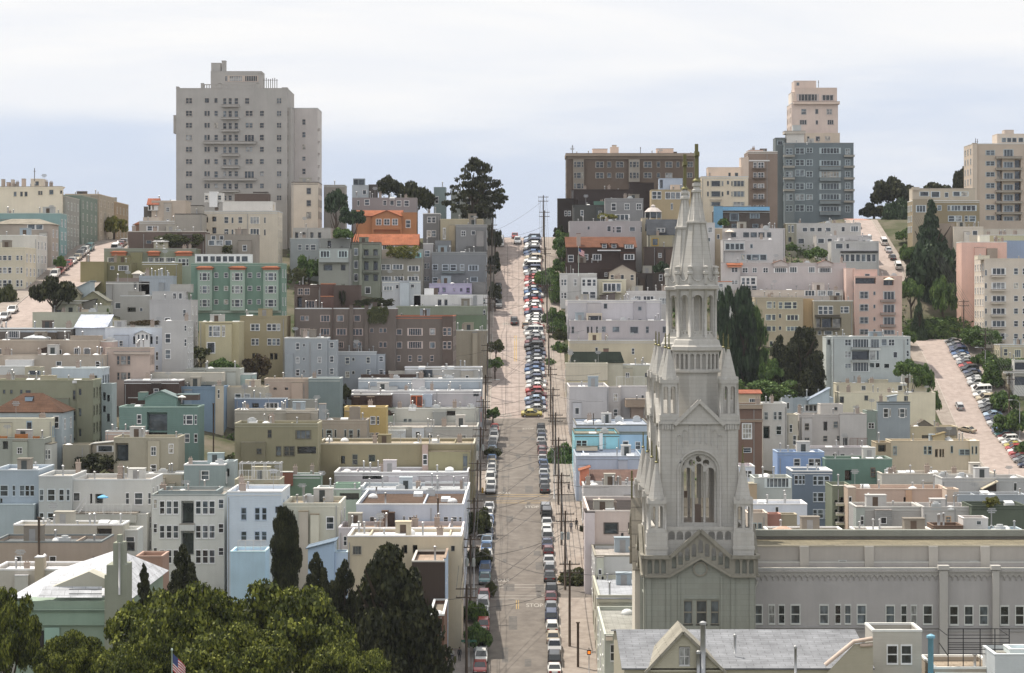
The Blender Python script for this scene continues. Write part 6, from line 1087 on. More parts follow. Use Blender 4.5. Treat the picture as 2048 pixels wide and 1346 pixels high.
mb.build('clerestory_pilaster', stucco(wallc('a29e98')), CH)
for x, w_ in ((1318, 55), (1668, 45)):
    mb = MB(); xx = PX(cx_(x), dA); mb.box(xx, xx+w_/3.315*dA/F, dA-.6, dA+.002, -1, PZ(1139, dA)-.05); mb.box(xx-.15, xx+w_/3.315*dA/F+.15, dA-.75, dA+.3, PZ(1139, dA)+.02, PZ(1139, dA)+.5); mb.build('buttress', stucco(wallc('a5a19d')), CH)
mb = MB(); zc_ = PZ(1141, dA); x = xa0
while x < xa1:
    mb.plate([(x, zc_-1.15), (x+.05, zc_-.75), (x+.32, zc_-.5), (x+.6, zc_-.75), (x+.65, zc_-1.15), (x+.65, zc_-.2), (x, zc_-.2)], (), 0, .14, Matrix.Translation((0, dA-.14, 0))); x += .65
mb.box(xa0, xa1, dA-.22, dA+.001, zc_-.2, zc_-.02); mb.build('corbel_table', stucco(wallc('989490')), CH)
mb = MB(); mb.box(xa0, xa1, dA-.2, dA+.001, PZ(1256, dA), PZ(1253, dA)); mb.box(xa0, xa1, dA-.12, dA+.001, PZ(1263, dA), PZ(1259, dA)); mb.build('string_course', stucco(wallc('98969a')), CH)
mb = MB(); mb.box(xa0, xa1, dB+13.2, dB+14.3, PZ(1094, dB), PZ(1094, dB)+.75); mb.build('ridge_parapet', stucco(wallc('7f847c')), CH)
mb = MB(); mb.tube([(xa0+.5, dA-.12, -1), (xa0+.5, dA-.12, PZ(1175, dA)), (xa0+.75, dA-.2, PZ(1166, dA)), (xa0+.75, dA-.2, PZ(1160, dA))], .14, 6); mb.build('drain_pipe', stucco(wallc('a8a6a2')), CH)
# -- south front between the towers, porch gable towards the square
block(CH, PX(1393, DC)-6.6, PX(1393, DC)+6, -1.0, cz(1140), DC+6.3, DC+13.3, 'c0b8ac', [], ('gx', cz(1010)), '9a9488', None, True, None, fw, None, random.Random(5), 'front_gable')
mb = MB(); zt_ = cz(1010)
mb.box(PX(1393, DC)-6.9, PX(1393, DC)-6.7, DC+9.7, DC+9.9, zt_, zt_+3.2); mb.box(PX(1393, DC)-6.9, PX(1393, DC)-6.7, DC+9.0, DC+10.6, zt_+2.0, zt_+2.3); mb.build('gable_cross', VERDI, CH)
under_church(n0)
# ---------------------------------------------------------------- trees and shrubs
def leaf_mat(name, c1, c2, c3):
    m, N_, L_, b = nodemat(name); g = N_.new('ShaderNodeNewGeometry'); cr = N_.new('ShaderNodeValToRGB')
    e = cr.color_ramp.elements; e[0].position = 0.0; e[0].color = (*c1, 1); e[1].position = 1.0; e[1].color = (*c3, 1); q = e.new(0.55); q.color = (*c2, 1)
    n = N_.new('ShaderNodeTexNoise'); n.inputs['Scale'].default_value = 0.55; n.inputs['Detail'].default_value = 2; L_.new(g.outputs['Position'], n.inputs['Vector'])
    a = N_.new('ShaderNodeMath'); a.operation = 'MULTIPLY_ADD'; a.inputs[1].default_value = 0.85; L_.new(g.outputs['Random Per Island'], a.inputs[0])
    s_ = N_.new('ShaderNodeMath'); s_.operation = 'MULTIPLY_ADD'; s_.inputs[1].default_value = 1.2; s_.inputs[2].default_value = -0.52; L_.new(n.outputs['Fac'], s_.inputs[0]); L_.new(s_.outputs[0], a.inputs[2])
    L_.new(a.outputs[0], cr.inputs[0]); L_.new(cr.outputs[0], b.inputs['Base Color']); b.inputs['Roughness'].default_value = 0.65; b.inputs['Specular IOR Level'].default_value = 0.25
    tr = N_.new('ShaderNodeBsdfTranslucent'); L_.new(cr.outputs[0], tr.inputs['Color']); mx = N_.new('ShaderNodeMixShader'); mx.inputs[0].default_value = 0.14
    out = [x for x in N_ if x.type == 'OUTPUT_MATERIAL'][0]
    L_.new(b.outputs[0], mx.inputs[1]); L_.new(tr.outputs[0], mx.inputs[2]); L_.new(mx.outputs[0], out.inputs[0])
    return m
LM = {'broad': leaf_mat('broad_leaves', (0.014, 0.021, 0.005), (0.075, 0.095, 0.015), (0.27, 0.29, 0.05)),  # darkest and palest tones put gap shade and sunlit highlights into the leaves
      'dark': leaf_mat('dark_leaves', (0.012, 0.016, 0.007), (0.03, 0.036, 0.013), (0.075, 0.078, 0.028)),  # palest tone paints highlights onto the dark crowns
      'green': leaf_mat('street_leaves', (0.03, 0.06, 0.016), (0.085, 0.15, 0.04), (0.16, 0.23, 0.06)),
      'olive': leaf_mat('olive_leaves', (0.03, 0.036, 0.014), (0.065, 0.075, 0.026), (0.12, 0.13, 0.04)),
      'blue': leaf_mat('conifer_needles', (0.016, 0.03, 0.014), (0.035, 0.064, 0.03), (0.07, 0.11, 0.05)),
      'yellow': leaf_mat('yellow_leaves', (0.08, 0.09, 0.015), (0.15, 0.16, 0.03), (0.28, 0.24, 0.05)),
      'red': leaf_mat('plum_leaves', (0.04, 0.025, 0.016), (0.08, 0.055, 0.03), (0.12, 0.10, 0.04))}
BARK = stucco((0.085, 0.065, 0.05), amt=0.2)
def quads(name, C, Nrm, size, rng, mat, asp=1.0):
    n = len(C); t = rng.normal(size=(n, 3)); u = np.cross(Nrm, t); u /= np.linalg.norm(u, axis=1, keepdims=True) + 1e-9
    w = np.cross(Nrm, u); w /= np.linalg.norm(w, axis=1, keepdims=True) + 1e-9
    s_ = (size * rng.uniform(0.6, 1.4, (n, 1))) * 0.5; u *= s_; w *= s_ * asp
    V = np.stack([C-u*0.7, C-w, C+u, C+w*0.9], 1).reshape(-1, 3)
    me = bpy.data.meshes.new(name); me.vertices.add(4*n); me.vertices.foreach_set('co', V.ravel().astype(np.float32))
    me.loops.add(4*n); me.loops.foreach_set('vertex_index', np.arange(4*n, dtype=np.int32)); me.polygons.add(n); me.polygons.foreach_set('loop_start', np.arange(0, 4*n, 4, dtype=np.int32))
    me.materials.append(mat); me.update(calc_edges=True); return me
def unit(v): return v / (np.linalg.norm(v, axis=1, keepdims=True) + 1e-9)
def crown(kind, seed, nl, leaf, mat):
    """leaf clumps through a unit crown: x,y in -1..1, z in 0..1"""
    r = np.random.default_rng(seed)
    if kind in ('round', 'bush'):
        k = 150 if nl > 6000 else 34; d_ = unit(r.normal(size=(k, 3))); d_[:, 2] = np.abs(d_[:, 2])*1.1 - 0.35; d_ = unit(d_)
        cc = d_ * r.uniform(0.4, 0.88, (k, 1)); rc = r.uniform(0.11, 0.22, k) if nl > 6000 else r.uniform(.16, .34, k)
        cc[:, 2] = cc[:, 2]*0.5 + 0.42; sz = np.array([1, 1, 0.52])
    elif kind == 'column':
        k = 60; z = r.uniform(0.03, 0.95, k); w = 0.85*np.sqrt(np.clip(1-((z-0.35)/0.66)**2, 0.02, 1)); a = r.uniform(0, 6.28, k); q = r.uniform(0.2, 0.8, k)
        cc = np.stack([np.cos(a)*w*q, np.sin(a)*w*q, z], 1); rc = r.uniform(0.16, 0.34, k)*(0.5+w*0.6); sz = np.array([1, 1, 0.36])
    elif kind == 'cone':
        k = 110; z = r.uniform(0.0, 1, k)**1.15; w = (1-z)*0.85+0.04; a = r.uniform(0, 6.28, k); q = r.uniform(0.3, 1, k)
        cc = np.stack([np.cos(a)*w*q, np.sin(a)*w*q, z*0.96], 1); rc = 0.07+0.24*(1-z)*r.uniform(.6, 1.2, k); sz = np.array([1, 1, 0.28])
    elif kind == 'cypress':
        k = 190; L_ = 8; la = r.uniform(0, 6.28, L_); lr = np.linspace(0, .72, L_); lh = 1 - lr*r.uniform(.25, .75, L_); lb = r.integers(0, L_, k)
        z = r.uniform(0, 1, k); w = (.3+.22*(1-lr[lb]))*np.sqrt(np.clip(1-z**1.6, .02, 1))*(.6+.6*(1-z)); a = r.uniform(0, 6.28, k); q = r.uniform(.2, 1, k)
        cc = np.stack([np.cos(la[lb])*lr[lb]*(1-.25*z) + np.cos(a)*w*q, np.sin(la[lb])*lr[lb]*(1-.25*z) + np.sin(a)*w*q, z*lh[lb]*.97], 1); rc = r.uniform(.1, .19, k)*(1.15-.4*z); sz = np.array([1, 1, 0.6])
    elif kind == 'umbrella':
        k = 210; z = r.uniform(0.0, 1, k); z = np.round(z*7)/7 + r.normal(size=k)*0.024
        w = np.interp(z, [0, .2, .45, .7, .9, 1], [.55, .98, .92, .68, .42, .16]); a = r.uniform(0, 6.28, k); q = r.uniform(.1, 1, k)**.6
        cc = np.stack([np.cos(a)*w*q + .06, np.sin(a)*w*q, np.clip(z*.94 + .05*q*np.cos(a*3), 0, .97)], 1); rc = r.uniform(.08, .18, k); sz = np.array([1, 1, 0.3])
    elif kind == 'box':
        k = 60; cc = r.uniform(-1, 1, (k, 3))*0.9; cc[:, 2] = cc[:, 2]*0.5+0.5; rc = r.uniform(.15, .3, k); sz = np.array([1, 1, 0.8])
    w8 = rc**2; idx = r.choice(k, nl, p=w8/w8.sum()); d_ = unit(r.normal(size=(nl, 3))); d_[:, 2] += 0.25; d_ = unit(d_)
    pos = cc[idx] + d_*sz*(rc[idx]*r.uniform(0.62, 1.08, nl))[:, None]
    nrm = unit(d_*0.8 + r.normal(size=(nl, 3))*0.55)
    return quads('crown', pos, nrm, leaf, r, mat)
CR = {}
def get_crown(kind, mat, var, big):
    k = (kind, mat, var, big)
    if k not in CR:
        nl, lf = {0: (1500, 0.20), 1: (4500, 0.115), 2: (52000, 0.042)}[big]
        if kind == 'umbrella': nl, lf = 9000, 0.06
        CR[k] = crown(kind, hash(kind) % 7 + var*11 + 3 if False else sum(map(ord, kind)) + var*11, nl, lf, LM[mat])
    return CR[k]
TRK = {}
def trunk_mesh(var):
    if var in TRK: return TRK[var]
    r = random.Random(var); mb = MB(); mb.tube([(0, 0, -.05), (r.uniform(-.02, .02), r.uniform(-.02, .02), .35), (r.uniform(-.05, .05), r.uniform(-.05, .05), .7), (0, 0, .95)], [.055, .042, .028, .008], 7)
    for i in range(6):
        a = r.uniform(0, 6.28); z = r.uniform(.38, .65); q = r.uniform(.18, .34)
        mb.tube([(0, 0, z), (math.cos(a)*q*.5, math.sin(a)*q*.5, z+.1), (math.cos(a)*q, math.sin(a)*q, z+.26)], [.022, .015, .005], 5)
    TRK[var] = mb.mesh('trunk', (BARK,)); return TRK[var]
def T(label, kind, mat, x, yt, yb, wpx, d=None, h=None, big=1, name='tree', cat='tree', group=None, flat=1.0):
    """tree whose crown spans yt..yb and is wpx wide in the picture, standing on the hill at distance d"""
    if d is None:
        d = 700.0
        for t in np.arange(210, 760, 1.0):
            if PZ(yt, t) - zg(PX(x, t), t) < h: d = float(t); break
    X = PX(x, d); z1, z0 = PZ(yt, d), PZ(yb, d); r = wpx*d/F/2; g = zg(X, d); v = random.Random(label).randint(0, 2)
    g0 = min(g, z0)
    root = empty(name, (X, d, g0)); tag(root, label, cat, group); root.rotation_euler.z = random.Random(label).uniform(0, 6.28) if kind != 'umbrella' else 0
    H = z1 - g0
    link('trunk', trunk_mesh(v), root, (0, 0, -.3), (max(1.2, r*.9)*2, max(1.2, r*.9)*2, H*.9) if kind not in ('bush', 'box') else (r, r, H*.5))
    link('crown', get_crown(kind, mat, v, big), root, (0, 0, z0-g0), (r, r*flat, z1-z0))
    return root
# the square in front
T('broad leafy green tree cut by the lower left edge', 'round', 'broad', 15, 1150, 1400, 140, d=245, big=2)
T('smaller round tree beside the green hall doorway', 'round', 'broad', 140, 1245, 1400, 150, d=232, big=2)
T('largest spreading leafy tree in front of the green hall', 'round', 'broad', 345, 1138, 1420, 290, d=240, big=2)
T('tall leafy tree with pale top next to the big dark cypress', 'round', 'broad', 540, 1128, 1420, 330, d=246, big=2)
T('low leafy tree at the bottom edge below the spreading tree', 'round', 'broad', 470, 1225, 1430, 250, d=226, big=2)
T('rounded leafy tree at the bottom edge near the flag', 'round', 'broad', 262, 1262, 1430, 170, d=224, big=2)
T('low leafy tree at the bottom edge under the big cypress', 'round', 'broad', 690, 1262, 1430, 190, d=232, big=2)
T('small dark conifer rising right of the green hall chimney', 'cone', 'dark', 288, 1118, 1290, 76, d=258, big=2)
T('dark bushy conifer behind the leafy trees below the white four-storey house', 'cypress', 'dark', 365, 1088, 1260, 112, d=262, big=2)
T('tall dark columnar cypress in front of the ice blue house', 'column', 'dark', 570, 1014, 1230, 92, d=292, big=2)
T('short dark conifer between the columnar and the big cypress', 'cypress', 'dark', 632, 1104, 1250, 96, d=286, big=2)
T('big dark spreading cypress beside the street corner', 'cypress', 'dark', 776, 1046, 1430, 320, d=276, big=2)
T('dark shrub mass at the foot of the columnar cypress', 'round', 'dark', 600, 1150, 1300, 130, d=282, big=1)
T('dark conifer shoulder behind the big cypress', 'cypress', 'dark', 690, 1118, 1330, 120, d=284, big=2)
# street trees, left pavement
for i, (lab, x, yt, yb, w, d, m) in enumerate([
    ('dark street tree on the left pavement just above the lower crossing', 958, 1010, 1082, 58, 398, 'olive'), ('dark street tree on the left pavement beside the lower transformer pole', 956, 1078, 1140, 62, 377, 'olive'),
    ('small street tree on the left pavement at the lower crossing', 982, 1158, 1198, 26, 356, 'olive'), ('full street tree on the left pavement below the lower crossing', 948, 1188, 1252, 62, 343, 'green'),
    ('lowest street tree on the left pavement near the street sign', 956, 1238, 1304, 56, 328, 'green'), ('small pale street tree on the left pavement at the concrete block', 986, 812, 842, 32, 516, 'green'),
    ('pair-crowned light green street tree on the left pavement', 990, 712, 742, 38, 550, 'green'), ('dark street tree on the left pavement above the light green one', 992, 676, 712, 36, 562, 'olive'),
    ('low palm-like street tree on the left pavement in the middle block', 985, 888, 916, 40, 474, 'olive'), ('dark tree on the left pavement beside the slate grey apartment house', 990, 560, 610, 30, 604, 'dark'),
    ('dark tree on the left pavement below the crest', 988, 500, 560, 30, 622, 'dark'), ('dark tree at the crest on the left pavement', 990, 440, 505, 34, 640, 'dark')]):
    T(lab, 'round', m, x, yt, yb, w, d=d, name='street_tree', group='trees along the left pavement of the central street')
for i, (lab, x, yt, yb, w, d, m) in enumerate([
    ('round green street tree on the right pavement at the crest', 1124, 458, 490, 26, 648, 'green'), ('leafy street tree between the crest and the lodge', 1118, 474, 506, 28, 641, 'green'), ('leafy street tree above the brown lodge door', 1116, 556, 592, 34, 613, 'green'), ('leafy street tree at the grey mauve flat house', 1116, 640, 676, 36, 583, 'green'), ('leafy street tree below the clipped round one', 1120, 752, 790, 36, 552, 'green'), ('small green street tree below the crest on the right pavement', 1124, 492, 520, 22, 636, 'green'), ('dark green street tree over the nose-in cars, uppermost of the large ones', 1094, 536, 578, 46, 618, 'green'),
    ('dark narrow street tree beside the grey corner house', 1112, 566, 612, 28, 610, 'blue'), ('bright green street tree beside the lavender wall house', 1107, 610, 656, 38, 592, 'green'), ('full green street tree beside the brown lodge', 1122, 516, 548, 34, 628, 'green'), ('green street tree just above the clipped round one', 1118, 684, 724, 36, 570, 'green'), ('dark trunked street tree below the bright green one', 1114, 652, 700, 30, 578, 'olive'),
    ('round green street tree halfway down the nose-in cars', 1108, 718, 762, 46, 562, 'green'), ('large twin-crowned street tree beside the turquoise house', 1124, 884, 954, 54, 470, 'green'),
    ('thin airy street tree on the right pavement at the lower crossing', 1150, 1136, 1176, 54, 368, 'olive'), ('small dark street tree at the yellow crosswalk on the right', 1128, 1000, 1024, 26, 432, 'dark'), ('clipped potted shrub against the mauve apartment house', 1164, 1048, 1082, 14, 402, 'dark')]):
    T(lab, 'round', 'green' if m == 'blue' else m, x+3, yt-5, yb+2, w*1.35, d=d, name='street_tree', group='trees along the right pavement of the central street')
# left hill
T('flat-topped layered cypress at the crest left of the street', 'umbrella', 'dark', 948, 318, 432, 126, d=651, name='cypress_tree')
T('dark rounded skyline tree behind the grey terrace house, left of the pair', 'round', 'dark', 780, 345, 400, 54, d=655, big=1)
T('dark rounded skyline tree behind the grey terrace house, right of the pair', 'round', 'dark', 832, 345, 436, 76, d=652, big=1)
T('dense green tree right of the pink-white tower wing', 'round', 'blue', 672, 372, 440, 54, d=626)
T('blue-green tree left of the orange villa', 'round', 'blue', 704, 404, 458, 58, d=606)
T('light green bush below the orange villa', 'bush', 'green', 686, 452, 482, 44, d=598, name='bush', cat='bush')
T('leafy green tree leaning over the brown planted terraces', 'round', 'green', 618, 498, 566, 56, h=9)
T('yellow-green tree at the crest of the left side street', 'round', 'yellow', 228, 428, 474, 56, d=640)
T('big dark brown-green cypress beside the left side street', 'round', 'dark', 108, 538, 618, 96, d=488, big=1)
T('dark street tree at the far left edge', 'round', 'olive', 12, 562, 640, 56, d=516)
T('low hedge tree on the left side street pavement', 'bush', 'green', 122, 508, 540, 30, d=552)
T('small green fir on the left house roofs', 'column', 'green', 216, 618, 648, 12, h=9)
T('dark garden tree below the cream yellow house', 'round', 'olive', 402, 688, 724, 54, h=7)
T('green garden tree below the cream yellow house', 'round', 'green', 448, 712, 752, 60, h=6.5)
T('plum-leaved garden tree below the tan yellow block', 'round', 'red', 515, 704, 764, 66, h=8)
T('green fan-leaved tree beside the pink stucco ruin', 'round', 'green', 642, 762, 806, 50, h=6)
T('spiky palm-like tree beside the teal-grey blank house', 'round', 'olive', 692, 764, 806, 26, h=6.5)
T('wide dark yard tree left of the white tilted panel', 'round', 'dark', 196, 902, 950, 104, h=6)
T('clipped dark dome tree against the olive block', 'bush', 'dark', 497, 880, 916, 34, h=7)
T('rough yellow-green hedge below the olive block', 'box', 'olive', 480, 912, 936, 84, h=4, name='hedge', cat='hedge', flat=.4)
T('small dark tree right of the brown apartment block', 'round', 'dark', 916, 680, 732, 28, h=8)
T('reddish planter on the roof of the white rendered house', 'box', 'red', 286, 640, 650, 60, d=472, name='planter', cat='plant', flat=.3)
T('ivy hedge on top of the dark brown rendered wall', 'box', 'olive', 360, 470, 492, 90, d=571, name='hedge', cat='hedge', flat=.3)
T('flowering hedge on the roof garden above the green apartment block', 'box', 'olive', 455, 492, 506, 70, d=558, name='hedge', cat='hedge', flat=.3)
T('upper hanging hedge on the brown terraces, left end', 'box', 'olive', 594, 538, 560, 44, d=514, name='hedge', cat='hedge', flat=.4)
T('climbing plant heap on the brown planted terraces', 'box', 'dark', 686, 570, 612, 62, d=506.5, name='hedge', cat='hedge', flat=.25)
T('long ivy hedge along the parapet of the brown planted terraces', 'box', 'dark', 745, 596, 612, 100, d=505.5, name='hedge', cat='hedge', flat=.12)
T('ivy hanging over the brown block beside the tile-topped bays', 'box', 'olive', 756, 616, 645, 40, d=501, name='hedge', cat='hedge', flat=.2)
T('yellow flowering climber on the grey-brown terrace', 'box', 'yellow', 805, 494, 516, 80, h=12, name='hedge', cat='hedge', flat=.25)
# right hill
T('dark tall poplar left of the pair behind the church tower', 'column', 'blue', 1452, 580, 770, 66, d=566, big=1, name='poplar_tree')
T('dark tall poplar in the middle behind the church tower', 'column', 'blue', 1486, 574, 775, 74, d=570, big=1, name='poplar_tree')
T('shorter poplar nearest the tan apartment house', 'column', 'green', 1512, 618, 770, 58, d=574, big=1, name='poplar_tree')
T('broad dark cypress in front of the olive balconied house', 'cypress', 'dark', 1604, 636, 792, 150, d=560, big=2)
T('green bush between the poplars and the broad cypress', 'bush', 'green', 1545, 712, 768, 56, d=556, name='bush', cat='bush')
T('sunny green shrub slope below the poplars', 'box', 'green', 1530, 764, 800, 120, d=540, name='shrubs', cat='shrub', flat=.6)
T('green tree beside the light blue modern block', 'round', 'green', 1818, 714, 760, 60, d=560, name='tree')
T('row of shrubs lower beside the right-hand street, upper clump', 'bush', 'green', 1848, 722, 790, 44, d=572, name='bush', cat='bush')
T('row of shrubs lower beside the right-hand street, lower clump', 'bush', 'green', 1866, 770, 832, 36, d=560, name='bush', cat='bush')
T('tall blue-green spruce above the right-hand street', 'cone', 'blue', 1862, 396, 615, 140, d=686, big=2, name='spruce_tree')
T('dark spreading tree at the foot of the spruce', 'round', 'blue', 1868, 470, 606, 116, d=682, big=1)
T('rounded bright tree on the garden slope right of the salmon tower', 'round', 'green', 1822, 552, 606, 50, d=664)
T('dark green conical cypress on the garden slope', 'cone', 'blue', 1838, 590, 684, 44, d=657, big=1, name='cypress_tree')
T('leafy tree on the garden slope left of the cream balcony block', 'round', 'green', 1885, 545, 640, 60, d=664)
T('shrubs at the back of the right-hand crossing', 'box', 'green', 1880, 640, 690, 130, d=662, name='shrubs', cat='shrub', flat=.4)
T('small tree at the corner of the light blue modern block and the crossing', 'round', 'green', 1815, 650, 692, 40, d=640)
T('dark skyline pine dome left of the right-hand tower', 'round', 'dark', 1786, 346, 420, 88, d=790, big=1, name='pine_tree')
T('dark lower skyline pine beside the brick road', 'round', 'dark', 1748, 398, 442, 60, d=786, name='pine_tree')
T('green tree beside the top of the brick road', 'round', 'blue', 1800, 388, 468, 76, d=768, big=1)
T('dark round pine behind the tan tower at the right edge', 'round', 'dark', 1928, 325, 396, 48, d=775, name='pine_tree')
T('low dark skyline tree behind the olive-tan block', 'round', 'dark', 1874, 362, 400, 70, d=776)
for i, (lab, x, yt, yb, w, d) in enumerate([('uppermost street tree on the right-hand pavement', 1938, 652, 700, 44, 640), ('second street tree from the top on the right-hand pavement', 1955, 698, 742, 42, 626), ('third street tree from the top on the right-hand pavement', 1970, 738, 782, 42, 610), ('fourth street tree from the top on the right-hand pavement', 1994, 784, 828, 50, 594), ('fifth street tree from the top on the right-hand pavement', 2010, 820, 876, 60, 578), ('lowest street tree at the right edge of the picture', 2045, 884, 940, 60, 560)]):
    T(lab, 'round', 'green', x+13, yt-6, yb, w*1.3, d=d, name='street_tree', group='trees along the right-hand side street')
T('hedge row behind the right-hand pavement, upper part', 'box', 'green', 1965, 660, 690, 40, d=634, name='hedge', cat='hedge', flat=2)
T('hedge row behind the right-hand pavement, lower part', 'box', 'green', 2010, 720, 752, 40, d=608, name='hedge', cat='hedge', flat=2)
T('wild bush beside the upper right-hand road', 'bush', 'green', 1812, 452, 486, 44, d=728, name='bush', cat='bush')
T('second wild bush lower beside the upper right-hand road', 'bush', 'green', 1820, 484, 530, 46, d=708, name='bush', cat='bush')
T('green bush on the slope under the white terraced houses', 'bush', 'green', 1632, 490, 522, 50, d=694, name='bush', cat='bush')
T('small dark bush between the white terraces', 'bush', 'green', 1583, 482, 508, 24, d=700, name='bush', cat='bush')
T('flowering terrace shrub above the lavender-grey house', 'bush', 'yellow', 1212, 424, 442, 42, d=660, name='bush', cat='bush')
T('tree behind the spire beside the dark timber garden house', 'round', 'blue', 1322, 516, 552, 34, d=612)
T('roof garden shrub beside the blue tarpaulin', 'bush', 'green', 1448, 434, 456, 26, d=682, name='bush', cat='bush')
T('dark tree at the crest beside the black shingled houses', 'round', 'dark', 1118, 448, 482, 26, d=664)
T('rooftop planter grasses on the dark olive house', 'box', 'yellow', 1985, 996, 1012, 70, d=363, name='planter', cat='plant', flat=.3)
# rough growth on the steep back gardens: uncountable
def undergrowth():
    r = np.random.default_rng(8); C = []
    for (x0, x1, d0, d1, n, lift) in ((18, 98, 540, 720, 900, 2.0), (-90, -14, 430, 640, 500, 1.2), (122, 200, 600, 740, 260, 1.5), (20, 100, 380, 540, 220, .8), (-95, -14, 250, 330, 160, .7), (88, 104, 664, 700, 120, 2)):
        for _ in range(n):
            x, y = r.uniform(x0, x1), r.uniform(d0, d1); q = r.uniform(.4, 1.0)*lift
            if abs(x-104) < 7.5 and y > 688: continue
            z = zg(x, y); m = 26
            C.append(np.array([x, y, z]) + unit(r.normal(size=(m, 3)))*np.array([1, 1, .8])*q*r.uniform(.5, 1, (m, 1)) + np.array([0, 0, q*.4]))
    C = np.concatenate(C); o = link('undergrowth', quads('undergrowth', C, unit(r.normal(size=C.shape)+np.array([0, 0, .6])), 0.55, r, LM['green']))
    tag(o, 'rough green growth on the steep back gardens', 'undergrowth', kind='stuff')
undergrowth()
# ---------------------------------------------------------------- cars
def car_paint(c):
    k = ('car', c)
    if k in _mats: return _mats[k]
    m, N_, L_, b = nodemat('car_paint'); b.inputs['Base Color'].default_value = (*c, 1); b.inputs['Roughness'].default_value = 0.32; b.inputs['Coat Weight'].default_value = 0.6; b.inputs['Coat Roughness'].default_value = 0.08
    _mats[k] = m; return m
CGLASS = plain((0.02, 0.024, 0.028), 0.08, 0.0, 0.9, key='carglass'); TYRE = plain((0.02, 0.02, 0.02), 0.9); HUB = plain((0.45, 0.45, 0.46), 0.35, 0.7, key='hub')
LAMPW = plain((0.7, 0.7, 0.66), 0.15, key='lamp'); LAMPR = plain((0.35, 0.02, 0.015), 0.2, key='tail'); BUMP = plain((0.12, 0.12, 0.125), 0.5, key='bump')
CARS = {  # body stations (y, belt height, half width), cabin base y0 y1, cabin top y0 y1, roof height
    'sedan': ([(-2.28, .62, .70), (-2.18, .84, .80), (-1.35, .92, .86), (0, .92, .88), (.95, .92, .87), (1.95, .78, .82), (2.25, .60, .70)], (-1.55, 1.15), (-.95, .30), 1.40),
    'hatch': ([(-1.95, .60, .70), (-1.88, .90, .80), (-1.0, .94, .84), (0, .94, .85), (.85, .92, .84), (1.75, .78, .80), (1.98, .58, .70)], (-1.85, 1.10), (-1.45, .25), 1.44),
    'wagon': ([(-2.3, .68, .74), (-2.22, 1.0, .86), (-1.2, 1.05, .9), (0, 1.05, .91), (1.0, 1.04, .9), (2.05, .94, .86), (2.3, .7, .74)], (-2.18, 1.2), (-1.95, .45), 1.72),
    'van': ([(-2.4, .7, .84), (-2.35, 1.15, .92), (-1.0, 1.15, .95), (0, 1.15, .95), (1.4, 1.1, .94), (2.15, 1.0, .9), (2.35, .7, .8)], (-2.33, 1.95), (-2.25, 1.15), 2.0),
    'pickup': ([(-2.5, .66, .8), (-2.42, .98, .88), (-1.2, 1.0, .9), (0, 1.0, .9), (1.1, 1.0, .9), (2.2, .9, .86), (2.45, .66, .76)], (-.55, 1.2), (-.4, .45), 1.68)}
def car_parts(kind):
    st, cb, ct, zr = CARS[kind]; body = MB()
    secs = []
    for y, zt, w in st: secs.append([(-w*.9, y, .30), (-w, y, .5), (-w, y, zt-.12), (-w*.93, y, zt), (w*.93, y, zt), (w, y, zt-.12), (w, y, .5), (w*.9, y, .30)])
    for a, b in zip(secs, secs[1:]):
        for i in range(8): j = (i+1) % 8; body.face([a[i], a[j], b[j], b[i]][::-1], 0, False)
    body.face(secs[0]); body.face(secs[-1][::-1])
    zb = max(s[1] for s in st)-.015; wb = .84*max(s[2] for s in st)+.06; wt = wb*.84
    base = [(-wb, cb[0], zb), (wb, cb[0], zb), (wb, cb[1], zb), (-wb, cb[1], zb)]; top = [(-wt, ct[0], zr-.05), (wt, ct[0], zr-.05), (wt, ct[1], zr-.05), (-wt, ct[1], zr-.05)]
    glass = MB()
    for i in range(4): j = (i+1) % 4; glass.face([base[i], base[j], top[j], top[i]], 0)
    roof = MB(); t2 = [(p[0]*.9, p[1]*.92, zr) for p in top]
    t1 = [(p[0]*1.01, p[1]*1.0, zr-.06) for p in top]
    roof.face(t2)
    for i in range(4): j = (i+1) % 4; roof.face([t1[i], t1[j], t2[j], t2[i]])
    for i in range(4): roof.bar(base[i], top[i], .045)
    my = (cb[0]+cb[1])/2 - .15
    for s_ in (-1, 1): roof.bar((s_*(wb+.005), my, zb), (s_*(wt+.005), my, zr-.05), .04)
    if kind in ('wagon', 'van'):
        for s_ in (-1, 1): roof.bar((s_*(wb+.005), my-.9, zb), (s_*(wt+.005), my-.9, zr-.05), .05)
    wr = .31 if kind in ('sedan', 'hatch') else .35
    wheel = MB()
    for s_ in range(2): pass
    n = 10
    ring = lambda x, r: [(x, r*math.cos(2*math.pi*i/n), r*math.sin(2*math.pi*i/n)) for i in range(n)]
    A, B_ = ring(-.1, wr), ring(.1, wr)
    for i in range(n): j = (i+1) % n; wheel.face([A[i], A[j], B_[j], B_[i]], 0)
    wheel.face(A[::-1], 0); wheel.face(B_, 0); wheel.face(ring(.106, wr*.62), 1); wheel.face(ring(-.106, wr*.62)[::-1], 1)
    wx = st[3][2]-.1; wp = [(sx*wx, y, wr) for sx in (-1, 1) for y in (st[0][0]+.82, st[-1][0]-.82)]
    yb, yf = st[0][0], st[-1][0]; lw = st[0][2]
    lamp = [(x*.55, yf-.03, st[-1][1]-.06) for x in (-1, 1)], [(x*.55, yb+.02, st[0][1]+.06) for x in (-1, 1)]
    return body, glass, roof, wheel, wp, lamp, wr, (yb, yf, lw)
def lampbox(mb, p, s_, m=0): mb.box(p[0]-.17, p[0]+.17, p[1]-.05, p[1]+.05, p[2]-.07, p[2]+.07, m)
NEARM, FARM = {}, {}
_base = car_paint((.5, .5, .5))
